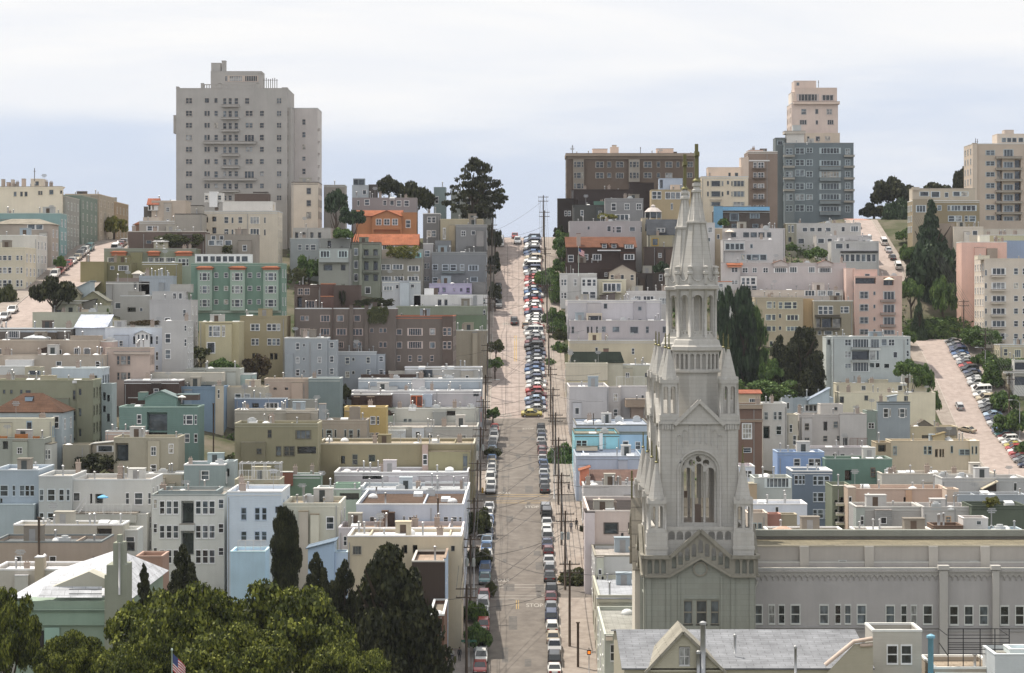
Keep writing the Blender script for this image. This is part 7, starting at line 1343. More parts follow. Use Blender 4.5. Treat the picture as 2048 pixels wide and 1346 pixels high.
for k in CARS:
    body, glass, roof, wheel, wp, lamp, wr, ends = car_parts(k)
    l1, l2, bm = MB(), MB(), MB()
    l1.box(-.17, .17, -.05, .05, -.07, .07); l2.box(-.17, .17, -.04, .04, -.09, .09); bm.box(-ends[2]*1.02, ends[2]*1.02, -.07, .07, -.1, .1)
    NEARM[k] = (body.mesh('car_body', (_base,)), glass.mesh('car_window', (CGLASS,)), roof.mesh('car_roof', (_base,)), wheel.mesh('wheel', (TYRE, HUB)), l1.mesh('headlight', (LAMPW,)), l2.mesh('tail_light', (LAMPR,)), bm.mesh('bumper', (BUMP,)), wp, lamp, ends)
    f = MB()
    def add(src, m):
        o = len(f.v); f.v += src.v
        for q, mm in zip(src.f, src.m): f.f.append(tuple(i+o for i in q)); f.m.append(m if m >= 0 else -m-1+mm); f.sm.append(False)
    add(body, 0); add(glass, 1); add(roof, 0)
    for p in wp:
        w = MB(); w.v = [(v[0]+p[0], v[1]+p[1], v[2]+p[2]) for v in wheel.v]; w.f = wheel.f; w.m = wheel.m; add(w, -3)
    for p in lamp[0]: lampbox(f, p, 0, 4)
    for p in lamp[1]: lampbox(f, p, 0, 5)
    FARM[k] = f.mesh('parked_car', (_base, CGLASS, TYRE, HUB, LAMPW, LAMPR))
PAINT = {'white': (.72, .72, .70), 'silver': (.46, .47, .48), 'grey': (.20, .21, .22), 'black': (.018, .018, .02), 'navy': (.03, .045, .10), 'blue': (.06, .13, .28), 'pale blue': (.30, .40, .52), 'red': (.36, .03, .025), 'maroon': (.12, .022, .025), 'beige': (.44, .38, .28), 'tan': (.33, .26, .17), 'dark green': (.03, .07, .05), 'teal': (.05, .16, .17), 'yellow': (.44, .38, .09), 'brown': (.13, .085, .055)}
KINDW = {'sedan': 'sedan', 'hatch': 'hatchback', 'wagon': 'four-wheel-drive', 'van': 'van', 'pickup': 'pickup truck'}
ORD = 'first second third fourth fifth sixth seventh eighth ninth tenth eleventh twelfth thirteenth fourteenth fifteenth sixteenth seventeenth eighteenth nineteenth twentieth'.split()
def ordw(i):
    if i < 20: return ORD[i]
    t = {2: 'twenty', 3: 'thirty', 4: 'forty', 5: 'fifty'}[(i+1)//10]
    return t + '-' + ORD[(i+1) % 10 - 1] if (i+1) % 10 else {30: 'thirtieth', 40: 'fortieth', 50: 'fiftieth', 60: 'sixtieth'}[i+1]
def car(label, kind, col, X, d, prof, head, near, group=None, name='parked_car', zoff=0.0):
    z = float(np.interp(d, *zip(*prof))); s_ = (float(np.interp(d+1.5, *zip(*prof))) - float(np.interp(d-1.5, *zip(*prof))))/3
    n = Vector((0, -s_, 1)).normalized(); al = Vector((0, 1, s_)).normalized()
    h = Vector((math.cos(head), 0, 0)) + al*math.sin(head); f = h.normalized(); r = f.cross(n).normalized()
    M = Matrix((( r.x, f.x, n.x, X), (r.y, f.y, n.y, d), (r.z, f.z, n.z, z+zoff), (0, 0, 0, 1)))
    P = car_paint(PAINT[col])
    if near:
        root = empty(name); root.matrix_basis = M; b, g, rf, wh, hl, tl, bm, wp, lamp, ends = NEARM[kind]
        link('car_body', b, root, mats=(P,)); link('car_window', g, root); link('car_roof', rf, root, mats=(P,))
        for p in wp: link('wheel', wh, root, p)
        for p in lamp[0]: link('headlight', hl, root, p)
        for p in lamp[1]: link('tail_light', tl, root, p)
        link('bumper', bm, root, (0, ends[0]-.02, .48)); link('bumper', bm, root, (0, ends[1]+.02, .46))
    else:
        root = link(name, FARM[kind]); root.matrix_basis = M; root.material_slots[0].link = 'OBJECT'; root.material_slots[0].material = P
    tag(root, label, 'van' if kind == 'van' else 'car', group); return root
def row(cols, d0, step, X, prof, head, near, text, group, jit=0.12, seed=1, gaps=()):
    rng = random.Random(seed); d = d0; i = 0
    for c in cols.split(','):
        while any(a < d < b for a, b in gaps): d += .5
        kind = 'sedan'
        c = c.strip()
        if ':' in c: c, kind = c.split(':')
        else: kind = rng.choices(['sedan', 'hatch', 'wagon'], [6, 3, 2])[0]
        kind = {'h': 'hatch', 's': 'sedan', 'w': 'wagon', 'v': 'van', 'p': 'pickup'}.get(kind, kind)
        car(f'{c} {KINDW[kind]} {text}, {ordw(i)} from the bottom', kind, c, X + rng.uniform(-jit, jit), d, prof, head + rng.uniform(-.02, .02), near(d), group)
        d += step * rng.uniform(.97, 1.04) if kind != 'hatch' else step*.96; i += 1
UP, DN = math.pi/2, -math.pi/2
# left kerb of the central street (nose downhill), lower block upwards
row('red:s,white:h,silver:s,maroon:h,red:h,grey:s,white:w,red:h', 320.5, 4.75, -4.75, FIL, DN, lambda d: d < 440, 'on the left kerb below the lower crossing', 'cars along the left kerb of the central street', seed=3)
row('teal:s,blue:w,grey:h,white:s,blue:s,pale blue:s,navy:s,silver:h,blue:s,white:h,silver:s', 368.5, 5.0, -4.75, FIL, DN, lambda d: d < 440, 'on the left kerb between the crosswalks', 'cars along the left kerb of the central street', seed=4)
row('silver:s,white:s,white:w,silver:s,white:h,beige:s,blue:s,white:s,pale blue:s,grey:h,white:s,white:w,silver:s,red:h', 438, 5.25, -4.75, FIL, DN, lambda d: d < 440, 'on the left kerb of the asphalt middle block', 'cars along the left kerb of the central street', seed=5)
row('grey:w,navy:w,black:s', 608, 5.6, -4.7, FIL, DN, lambda d: False, 'on the left kerb of the steep block', 'cars along the left kerb of the central street', seed=6)
row('white:v', 652, 5, -4.4, FIL, DN, lambda d: False, 'on the left kerb at the very crest', None, seed=7)
# right kerb (nose uphill)
row('white:s,black:w,silver:p,beige:s,white:h,navy:w,grey:s,maroon:s,black:w', 319.5, 4.85, 4.75, FIL, UP, lambda d: d < 440, 'on the right kerb below the lower crossing', 'cars along the right kerb of the central street', seed=8, gaps=((325, 327.5), (341, 343)))
row('black:s,grey:h,silver:s,maroon:h,navy:s,silver:w,white:h,silver:s,black:v,grey:w', 370, 5.1, 4.75, FIL, UP, lambda d: d < 440, 'on the right kerb between the crosswalks', 'cars along the right kerb of the central street', seed=9, gaps=((381, 386),))
row('black:s,grey:h,navy:s,silver:s,navy:s,blue:h,silver:s,maroon:s,maroon:h,black:s,silver:s,navy:h,grey:s,black:w', 439, 5.25, 4.75, FIL, UP, lambda d: d < 440, 'on the right kerb of the asphalt middle block', 'cars along the right kerb of the central street', seed=10)
# nose-in on the steep block
row('yellow:s', 528.5, 3, 2.9, FIL, 0, lambda d: False, 'side-on at the foot of the steep nose-in row', None, seed=20)
row('silver:s,navy:s,pale blue:s,maroon:s,red:h,white:s,silver:s,navy:h,silver:s,blue:s,navy:s,silver:h,grey:s,navy:s,black:s,black:w,maroon:s,grey:s', 531.5, 2.62, 3.9, FIL, math.pi, lambda d: False, 'parked nose-in low on the steep block', 'cars parked nose-in on the steep block', seed=11, jit=.3)
row('white:s,white:v,blue:s,white:h,white:s,silver:s,red:s,white:s,white:h,silver:s,white:s,navy:w,red:s,white:s,white:h,red:s,navy:s,white:s,blue:s,silver:s,red:h,white:s,red:s,red:h,grey:s,white:s,navy:w,white:v,grey:s,white:s,beige:w,navy:s,blue:s,black:w,white:s,white:h,navy:w,pale blue:s,navy:w', 579, 2.05, 3.9, FIL, math.pi, lambda d: False, 'parked nose-in high on the steep block', 'cars parked nose-in on the steep block', seed=12, jit=.3)
# moving cars
for lab, kind, col, X, d, hd in (('black sedan driving up the steep concrete block', 'sedan', 'black', -.8, 597, UP), ('beige car driving up in the right-hand lane at the steep block stop line', 'hatch', 'tan', 1.9, 592.5, UP), ('silver sedan coming over the crest of the central street', 'sedan', 'silver', .0, 654, DN), ('red car just beyond the crest of the central street', 'sedan', 'red', -.7, 661, DN)):
    car(lab, kind, col, X, d, FIL, hd, False, None, 'moving_car')
# right-hand side street
row('navy:s,black:w,grey:s,maroon:s,red:w,white:s,red:h,yellow:s,white:s,white:w,maroon:s,teal:s,navy:s,blue:s,grey:w,silver:s,navy:s,pale blue:s,black:s,grey:s,silver:s,beige:w,white:s,white:v,white:s,silver:w,silver:s,black:s,navy:s,black:w,red:s,grey:s,silver:s,silver:s,blue:s,navy:w,navy:s,grey:s,black:s,silver:s', 550, 2.45, 112.4, RIG, math.pi+.15, lambda d: False, 'parked nose-in along the right-hand side street', 'cars parked nose-in on the right-hand side street', seed=13, jit=.3)
for lab, kind, col, X, d, hd, nm in (('silver car driving up the right-hand side street', 'hatch', 'silver', 105.5, 597, UP, 'moving_car'), ('white car turning out onto the right-hand side street', 'sedan', 'beige', 104.4, 581, 2.4, 'moving_car')):
    car(lab, kind, col, X, d, RIG, hd, False, None, nm)
row('white:w,black:s,silver:s,white:v', 700, 9.0, 106.4, RIG, UP, lambda d: False, 'on the upper stretch below the brick road', 'cars below the brick road', seed=15)
row('black:s', 748, 6, 101.8, RIG, DN, lambda d: False, 'in the shade at the left of the brick road', None, seed=16)
# left side street
row('white:s,white:v,silver:s,white:s', 478, 8.0, -101.4, LEF, DN, lambda d: False, 'on the lowest stretch of the left side street', 'cars on the left side street', seed=17)
row('white:w,red:s,maroon:s,red:h,white:s,beige:s,grey:w,white:w,teal:w', 548, 5.4, -101.3, LEF, DN, lambda d: False, 'on the left kerb of the left side street', 'cars on the left side street', seed=18)
row('white:v,red:s,maroon:s,silver:w', 590, 4.5, -94.8, LEF, UP, lambda d: False, 'on the right kerb atop the left side street', 'cars on the left side street', seed=19)
# ---------------------------------------------------------------- road markings
PAINTW = plain((0.34, 0.32, 0.29), 0.85, key='mark'); PAINTY = plain((0.42, 0.29, 0.11), 0.85, key='marky')
def rz(d): return float(np.interp(d, *zip(*FIL)))
def mark(name, x0, x1, d0, d1, mat):
    mb = MB(); ds = sorted(set([d0, d1] + [p[0] for p in FIL if d0 < p[0] < d1]))
    for a, b in zip(ds, ds[1:]): mb.face([(x0, a, rz(a)+.008), (x1, a, rz(a)+.008), (x1, b, rz(b)+.008), (x0, b, rz(b)+.008)])
    tag(mb.build(name, mat), kind='structure')
for g0, g1 in GAPS[:2]:
    m = PAINTY if g0 > 400 else PAINTW
    for a in (g0-.6, g0+2.2, g1-2.6, g1+.2): mark('crosswalk_line', -5.4, 5.4, a, a+.35, m)
for a in (513.2, 526.4): mark('crosswalk_line', -5.4, 5.4, a, a+.4, PAINTW)
for a in (580.0, 593.6): mark('crosswalk_line', -5.4, 1.8, a, a+.35, PAINTW)
for x in (-.75, -.35): mark('centre_line', x, x+.16, 562, 579.5, PAINTY)
for x in (-.2, .1):
    mark('centre_line', x, x+.1, 349, 353.5, PAINTY)
def stop(X, d, flip, size=(2.6, 3.2)):
    c = bpy.data.curves.new('road_lettering', 'FONT'); c.body = 'STOP'; c.align_x = 'CENTER'; c.size = 1.0; c.offset = 0.02; c.materials.append(PAINTW)
    o = bpy.data.objects.new('road_lettering', c); COL.objects.link(o); s_ = (rz(d+3)-rz(d-3))/6
    o.location = (X, d, rz(d)+.012); o.rotation_euler = (math.atan(s_), 0, math.pi if flip else 0)
    if flip: o.rotation_euler = (-math.atan(s_), 0, math.pi)
    o.scale = (1.0, 2.6, 1); tag(o, kind='structure')
for d, X, fl in ((370.5, -2.4, True), (350, 2.4, False), (438.5, -2.4, True), (420, 2.4, False), (529.5, -2.4, True), (509, 2.2, False), (576, .4, False), (597, -2.4, True)): stop(X, d, fl)
for X in (-1.6, .9):
    mb = MB(); q = [(-.12, 0), (.12, 0), (.12, 2.2), (.5, 2.2), (0, 3.6), (-.5, 2.2), (-.12, 2.2)]
    mb.face([(X+p[0], 602+3.6-p[1], rz(602+3.6-p[1])+.012) for p in q][::-1]); tag(mb.build('road_arrow', PAINTW), kind='structure')
for lab in range(1):
    rng = random.Random(5)
    PATCH = ground_mat('asphalt_patch', (0.11, 0.105, 0.10), (0.15, 0.14, 0.13), 1.2)
    for _ in range(26):
        d = rng.uniform(322, 508); x = rng.uniform(-3.4, 3.0); mark('asphalt_patch', x, x+rng.uniform(.5, 1.6), d, d+rng.uniform(1.5, 7), PATCH)
    for d in np.arange(536, 655, 6.0): mark('concrete_joint', -5.6, 1.9, d, d+.14, PATCH)
    for x in (-2.6, .3): mark('concrete_joint', x, x+.09, 529, 654, PATCH)
# ---------------------------------------------------------------- utility poles and wires
INSUL = plain((0.35, 0.33, 0.3), 0.5, key='ins')
def pole(label, X, d, h=11.5, arms=2, can=False, prof=FIL):
    g = float(np.interp(d, *zip(*prof))); root = empty('utility_pole', (X, d, g)); tag(root, label, 'utility pole', 'utility poles')
    mb = MB(); mb.tube([(0, 0, -.5), (0, 0, h*.5), (.03, 0, h)], [.19, .16, .12], 7); mb.build('pole', WOODP, root)
    for i in range(arms):
        z = h - .5 - i*1.1; mb = MB(); mb.box(-1.35, 1.35, -.06, .06, z-.07, z+.07); a = mb.build('crossarm', WOODP, root)
        mb = MB()
        for x in (-1.25, -.8, -.35, .35, .8, 1.25): mb.lathe([(.05, z+.07), (.07, z+.18), (.03, z+.28)], 6, (x, 0))
        mb.build('insulators', INSUL, a)
    if can:
        for x in (-.45, .45): mb = MB(); mb.lathe([(.24, h-4.2), (.26, h-4.1), (.26, h-3.2), (.1, h-3.05)], 8, (x, -.2)); mb.build('transformer', plain((0.38, 0.42, 0.42), 0.5), root)
    return (X, d, g + h)
PL = [318, 344, 373, 402, 438, 472, 506, 540, 572, 604, 634, 660]; PR = [331, 362, 392, 422, 455, 488, 520, 552, 584, 616, 644, 668]
TL = [pole(f'wooden utility pole with crossarms on the left pavement, {ordw(i)} from the bottom', -6.5, d, can=i in (1, 4)) for i, d in enumerate(PL)]
TR = [pole(f'wooden utility pole with crossarms on the right pavement, {ordw(i)} from the bottom', 6.9, d, can=i in (1,)) for i, d in enumerate(PR)]
WIRE = plain((0.03, 0.03, 0.032), 0.6, key='wire')
def wire(label, pts, r=0.028, group='overhead wires'):
    mb = MB(); mb.tube(pts, r, 4, smooth=False); tag(mb.build('overhead_wire', WIRE), label, 'wire', group)
def sag(a, b, s_, n=6): 
    a, b = Vector(a), Vector(b); return [tuple(a.lerp(b, i/n) - Vector((0, 0, s_*4*(i/n)*(1-i/n)))) for i in range(n+1)]
for side_, TT in (('left', TL), ('right', TR)):
    for off, dz, nm in ((-1.25, -.25, 'outermost top'), (-.35, -.25, 'inner top'), (.8, -.25, 'kerbside top'), (-.8, -1.35, 'outer lower'), (.35, -1.35, 'inner lower'), (.05, -3.6, 'lowest thick')):
        pts = []
        for a, b in zip(TT, TT[1:]): pts += sag((a[0]+off, a[1], a[2]+dz), (b[0]+off, b[1], b[2]+dz), .35)[:-1]
        e = TT[-1]; pts.append((e[0]+off, e[1], e[2]+dz)); wire(f'{nm} overhead wire running along the {side_} poles of the central street', pts, .045 if dz < -3 else .028)
rng = random.Random(12); k = 0
for i, a in enumerate(TL[:-1]):
    for _ in range(3 if i < 7 else 2):
        j = min(len(TR)-1, max(0, i + rng.choice((-1, 0, 0, 1)))); b = TR[j]; o1, o2 = rng.uniform(-.9, .9), rng.uniform(-.9, .9); q = rng.uniform(-4.2, -.4)
        wire(f'sagging wire crossing the central street, {ordw(k)} from the bottom', sag((a[0]+o1, a[1], a[2]+q), (b[0]+o2, b[1], b[2]+q+rng.uniform(-.8, .8)), rng.uniform(.4, 1.0), 8), .03, 'wires crossing the street'); k += 1
for i, t in enumerate(TL[:9]):
    wire(f'service wire from a left pole to the houses, {ordw(i)} from the bottom', sag(t[:2] + (t[2]-1.6,), (-13 - rng.uniform(0, 6), t[1] + rng.uniform(-6, 8), t[2] - rng.uniform(1, 3)), .4), .025, 'service wires left')
for i, t in enumerate(TR[:9]):
    wire(f'service wire from a right pole to the houses, {ordw(i)} from the bottom', sag(t[:2] + (t[2]-1.6,), (12 + rng.uniform(0, 6), t[1] + rng.uniform(-6, 8), t[2] - rng.uniform(1, 3)), .4), .025, 'service wires right')
PQ = [560, 590, 620, 650]
TQ = [pole(f'wooden utility pole on the right-hand side street, {ordw(i)} from the bottom', 116.0, d, 11, prof=RIG) for i, d in enumerate(PQ)]
for off, nm in ((-1.2, 'leftmost'), (-.6, 'second from the left'), (0, 'middle'), (.6, 'second from the right'), (1.2, 'rightmost')):
    pts = [(116+off+6, 530, 22)]
    for a, b in zip(TQ, TQ[1:]): pts += sag((a[0]+off, a[1], a[2]-.3), (b[0]+off, b[1], b[2]-.3), .3)[:-1]
    pts.append((TQ[-1][0]+off, TQ[-1][1], TQ[-1][2]-.3)); pts += sag(pts[-1], (112+off, 700, 74), .5)[1:]
    wire(f'{nm} of five overhead wires along the right-hand side street', pts, .03, 'wires along the right-hand side street')
# tall dark poles seen against the church side and the bottom of the street
for lab, x, yt, yb, d, r in (('black cut-off pole on the right pavement at the bottom', 1156, 1246, 1400, 322, .16), ('thin dark pole rising from the turquoise house roof', 1187, 828, 905, 470, .08), ('brown timber post on the brick warehouse roof', 78, 1036, 1130, 321, .16), ('dark utility post in the yard beside the blue house', 427, 808, 905, 424, .13), ('dark flue pole on the blue and white house', 876, 998, 1046, 351, .12)):
    X = PX(x, d); z0, z1 = PZ(yb, d), PZ(yt, d); root = empty('post', (X, d, z0)); tag(root, lab, 'post'); mb = MB(); mb.tube([(0, 0, 0), (0, 0, z1-z0)], r, 7); mb.build('post_shaft', WOODP, root); mb = MB(); mb.box(-r*1.5, r*1.5, -r*1.5, r*1.5, z1-z0, z1-z0+.12); mb.build('post_cap', WOODP, root)
# street lamps
for i, (X, d, prof) in enumerate([(-6.2, 356, FIL), (6.3, 430, FIL), (-6.2, 520, FIL), (114.5, 612, RIG), (115.5, 575, RIG), (100, 668, RIG)]):
    g = float(np.interp(d, *zip(*prof))); root = empty('street_lamp', (X, d, g)); tag(root, f'grey street lamp on a curved arm, {ordw(i)} counted up from the bottom left', 'street lamp', 'street lamps')
    s_ = 1 if X < 0 or X < 105 and X > 90 else -1
    mb = MB(); mb.tube([(0, 0, 0), (0, 0, 8.2), (s_*.6, 0, 8.8), (s_*1.8, 0, 8.9)], [.11, .07, .05, .05], 6); mb.build('lamp_post', METAL, root)
    mb = MB(); mb.obox((s_*2.1, 0, 8.88), (.42, 0, 0), (0, .17, 0), (0, 0, .09)); mb.build('lamp_head', plain((.6, .62, .62), .4), root)
# street name sign and small signals
root = empty('street_sign', (PX(938, 322), 322, rz(322)+.14)); tag(root, 'green street name blade on a grey post at the lower left pavement', 'street sign')
mb = MB(); mb.tube([(0, 0, 0), (0, 0, 3.6)], .05, 6); mb.build('sign_post', METAL, root); mb = MB(); mb.box(-1.0, 1.0, -.02, .02, 3.2, 3.5); mb.build('sign_blade', plain((.03, .12, .08), .5), root)
root = empty('traffic_signal', (PX(1178, 318), 318, rz(318)+.14)); tag(root, 'pedestrian signal with orange lit hand at the lower right corner', 'traffic signal')
mb = MB(); mb.tube([(0, 0, 0), (0, 0, 3.4)], .06, 6); mb.build('signal_post', METAL, root); mb = MB(); mb.box(-.25, .25, -.2, .2, 2.5, 3.1); mb.build('signal_box', DARK, root)
em, N_, L_, b_ = nodemat('lit_hand'); b_.inputs['Base Color'].default_value = (.8, .2, .02, 1); b_.inputs['Emission Color'].default_value = (1, .25, .02, 1); b_.inputs['Emission Strength'].default_value = .9
mb = MB(); mb.box(-.17, .17, -.215, -.201, 2.62, 2.98); mb.build('signal_lens', em, root)
HYD = plain((.62, .36, .05), .5, key='hyd')
for lab, X, d in (('orange hydrant on the left corner of the yellow crosswalk', -6.1, 437), ('orange hydrant on the outer left corner of the yellow crosswalk', -10.0, 437), ('orange hydrant on the right corner of the lower crossing', 6.2, 368), ('orange hydrant on the outer right corner of the lower crossing', 9.9, 368)):
    root = empty('fire_hydrant', (X, d, rz(d)+.14)); tag(root, lab, 'fire hydrant', 'hydrants at the crossings')
    mb = MB(); mb.lathe([(.2, 0), (.2, .1), (.15, .12), (.15, .7), (.19, .74), (.12, .9), (.04, .95)], 8); mb.build('hydrant_barrel', HYD, root)
    for s_ in (-1, 1): mb = MB(); mb.tube([(0, 0, .55), (s_*.24, 0, .55)], .07, 6); mb.build('hydrant_nozzle', HYD, root)
# ---------------------------------------------------------------- people
def person(label, X, d, shirt, legs, skin=(.32, .2, .14), hair=(.03, .022, .015), stride=.18, ang=0.0, arm=.1):
    z = rz(d)+.15 if abs(X) < 10.5 else zg(X, d)
    root = empty('person', (X, d, z)); tag(root, label, 'person', 'people on the pavements'); root.rotation_euler.z = ang
    V = [(0,0,.95),(0,0,1.15),(0,0,1.38),(0,0,1.5),(0,.01,1.58),(0,.02,1.70), (-.1,0,.9),(-.11,stride*.6,.5),(-.11,stride,.08),(-.11,stride+.14,.04), (.1,0,.9),(.11,-stride*.4,.5),(.11,-stride,.1),(.11,-stride+.13,.05),
         (-.19,0,1.4),(-.25,-.04,1.13),(-.25,arm,.9),(-.25,arm+.05,.8), (.19,0,1.4),(.25,.03,1.13),(.25,arm+.05,.9),(.25,arm+.1,.8)]
    E = [(0,1),(1,2),(2,3),(3,4),(4,5),(0,6),(6,7),(7,8),(8,9),(0,10),(10,11),(11,12),(12,13),(2,14),(14,15),(15,16),(16,17),(2,18),(18,19),(19,20),(20,21)]
    Rr = [.15,.145,.16,.065,.075,.1,.1,.07,.05,.045,.1,.07,.05,.045,.075,.055,.042,.045,.075,.055,.042,.045]
    me = bpy.data.meshes.new('body'); me.from_pydata(V, E, []); me.update()
    m, N2, L2, b2 = nodemat('clothing'); tc2 = N2.new('ShaderNodeTexCoord'); sp = N2.new('ShaderNodeSeparateXYZ'); L2.new(tc2.outputs['Object'], sp.inputs[0])
    cr = N2.new('ShaderNodeValToRGB'); cr.color_ramp.interpolation = 'CONSTANT'; e = cr.color_ramp.elements; e[0].position = 0; e[0].color = (.02, .018, .016, 1); e[1].position = .05; e[1].color = (*legs, 1)
    for p_, c_ in ((.5, shirt), (.755, skin)): q = e.new(p_); q.color = (*c_, 1)
    dv = N2.new('ShaderNodeMath'); dv.operation = 'DIVIDE'; dv.inputs[1].default_value = 2.0; L2.new(sp.outputs['Z'], dv.inputs[0]); L2.new(dv.outputs[0], cr.inputs[0]); L2.new(cr.outputs[0], b2.inputs['Base Color']); b2.inputs['Roughness'].default_value = .85
    me.materials.append(m); o = link('body', me, root)
    md = o.modifiers.new('Skin', 'SKIN'); md.use_smooth_shade = True
    for i, r_ in enumerate(Rr): me.skin_vertices[0].data[i].radius = (r_, r_*.8 if i < 3 else r_)
    me.skin_vertices[0].data[0].use_root = True
    sb = o.modifiers.new('Subdivision', 'SUBSURF'); sb.levels = 1; sb.render_levels = 1
    mb = MB(); mb.lathe([(.095, 1.66), (.112, 1.72), (.1, 1.79), (.05, 1.83)], 8, (0, -.005), smooth=True); mb.build('hair', plain(hair, .8), root)
person('person in a pale shirt and dark trousers walking on the lower left pavement', PX(901, 316), 324, (.5, .5, .48), (.05, .05, .07), ang=.2)
person('person in dark clothes walking on the lower left pavement near the street sign', PX(916, 316), 324.5, (.03, .03, .035), (.04, .035, .04), ang=-.1, stride=.22)
person('person in a grey top on the right pavement beside the mauve apartment house', 8.6, 401, (.14, .14, .16), (.04, .04, .06), ang=3.0)
person('person in black on the right pavement beside the mauve apartment house', 9.5, 403, (.03, .03, .03), (.05, .045, .04), ang=3.3)
person('person in dark clothes at the right corner of the yellow crosswalk', 9.0, 437.5, (.04, .04, .05), (.03, .03, .04), ang=1.2)
# ---------------------------------------------------------------- green hall with white hipped roof, lower left
HALL = empty('hall', (PX(150, 280), 280, 1.0)); tag(HALL, 'green hall with white hipped roof and stepped chimney tower behind the leafy trees', 'building')
GRN = stucco(wallc('7f9484')); GRNR = siding(wallc('7c9888'), 0.5, True); WROOF = roofing((0.66, 0.68, 0.72)); GRY = stucco(wallc('aaa89c')); CHG = stucco(wallc('878c7d'))
hx0, hx1, hy0, hy1 = PX(20, 272), -41.7, 271.0, 299.0; ze = PZ(1196, 271)
ho = Vector(HALL.location)
def hb(mb, nm, mat): o = mb.build(nm, mat, HALL); o.location = -ho; return o
mb = MB(); mb.box(hx0+.6, hx1-.6, hy0+.6, hy1-.6, 0, ze-.4); hb(mb, 'wall', GRN)
mb = MB(); xa, za, ya = PX(236, 285), PZ(1099, 285), 285.0
c4 = [(hx0, hy0, ze), (hx1, hy0, ze), (hx1, hy1, ze), (hx0, hy1, ze)]
for i in range(4): mb.face([c4[i], c4[(i+1) % 4], (xa, ya, za)])
mb.face([(p[0], p[1], p[2]-.02) for p in c4][::-1])
hb(mb, 'roof', WROOF)
mb = MB(); fx0, fx1 = PX(56, 270), PX(252, 270)
mb.box(fx0, fx1, 267.5, hy0+.58, 0, PZ(1201, 268)); hb(mb, 'front_wall', GRN)
mb = MB(); mb.box(fx0-.15, fx1-.4, 267.2, 267.49, PZ(1250, 267.5), PZ(1222, 267.5)); hb(mb, 'corrugated_fascia', GRNR)
mb = MB(); mb.box(fx0-.3, fx1-.3, 267.0, 267.19, PZ(1222, 267.5), PZ(1218, 267.5)); hb(mb, 'fascia_ledge', stucco(wallc('5f7468')))
mb = MB(); mb.box(PX(62, 267), PX(86, 267), 267.3, 267.48, PZ(1310, 267), PZ(1262, 267)); hb(mb, 'doorway', DARK)  # black slab on the wall, shade of a recess put in as colour
mb = MB(); mb.box(PX(88, 267), PX(118, 267), 267.2, 267.48, PZ(1330, 267), PZ(1256, 267)); hb(mb, 'door', stucco(wallc('86aca0')))
mb = MB(); gy = 269.0; A = (PX(99, gy), PX(215, gy)); mb.plate([(A[0], PZ(1176, gy)), (A[1], PZ(1176, gy)), (A[1], PZ(1160, gy)), (PX(178, gy), PZ(1143, gy))], (), 0, 3.0, Matrix.Translation((0, gy, 0))); hb(mb, 'dormer_gable', GRY)
mb = MB(); mb.face([(PX(75, 267.6), 267.6, PZ(1195, 267.6)), (PX(204, 267.6), 267.6, PZ(1195, 267.6)), (PX(204, 269), 269, PZ(1173, 269)), (PX(88, 269), 269, PZ(1173, 269))]); hb(mb, 'skylight_roof', WROOF)
for y_ in (1179, 1188): mb = MB(); t = (1195-y_)/22; q = 267.6+1.4*t; mb.box(PX(138, q), PX(203, q), q-.03, q+.05, PZ(y_, q)+.01, PZ(y_, q)+.08); hb(mb, 'skylight_bar', METAL)
for (x0, x1, yt, yb, d0, d1) in ((213, 254, 1130, 1400, 266.4, 269.9), (226, 247, 1086, 1130, 266.6, 269.0), (234, 242, 1070, 1086, 266.8, 268.0), (209, 214, 1150, 1400, 266.6, 269.5)):
    mb = MB(); mb.box(PX(x0, d0), PX(x1, d0), d0, d1, max(0, PZ(yb, d0)), PZ(yt, d0)); hb(mb, 'chimney', CHG)
mb = MB(); mb.tube([(PX(238, 266), 266.25, PZ(1190, 266)), (PX(238, 266), 266.25, PZ(1086, 266))], .12, 6); hb(mb, 'flue_pipe', PIPEW)
# ---------------------------------------------------------------- shingled house: front gable, chimney pipes
def find(lbl): return [s for s in SPECS if s['label'].startswith(lbl)][0]
g = find('grey shingle-roofed house'); gr = g['root']; go = Vector(gr.location); gd = g['d']
def on(s, mb, nm, mat): o = mb.build(nm, mat, s['root']); o.location = -Vector(s['root'].location); return o
gy = gd - .3; ax, zt_ = PX(1366, gy), PZ(1266, gy); l_, r_ = PX(1297, gy), PX(1445, gy); zb_ = g['zt']
mb = MB(); mb.plate([(l_, zb_-.3), (r_, zb_-.3), (ax, zt_)], [[(PX(1359, gy), PZ(1331, gy)), (PX(1379, gy), PZ(1331, gy)), (PX(1379, gy), PZ(1295, gy)), (PX(1359, gy), PZ(1295, gy))]], 0, .25, Matrix.Translation((0, gy, 0))); on(g, mb, 'gable', siding(wallc('a9a491'), .25))
mb = MB()
for a, b in (((l_-.3, zb_-.35), (ax, zt_+.12)), ((ax, zt_+.12), (r_+.3, zb_-.35))):
    mb.face([(a[0], gy-.25, a[1]+.05), (b[0], gy-.25, b[1]+.05), (b[0], gy+7.5, b[1]+.05), (a[0], gy+7.5, a[1]+.05)]); mb.bar((a[0], gy-.2, a[1]), (b[0], gy-.2, b[1]), .12)
on(g, mb, 'gable_roof', roofing(hexl('a4a094')))
w_ = link('window', WMESH['p'], gr, Vector((PX(1359, gy), gy+.05, PZ(1331, gy))) - go, (20*gy/F, 1, 36*gy/F), 0, (PIPEW,)); link('pane', PANE, w_, (.03, .09, .02), (.94, 1, .96))
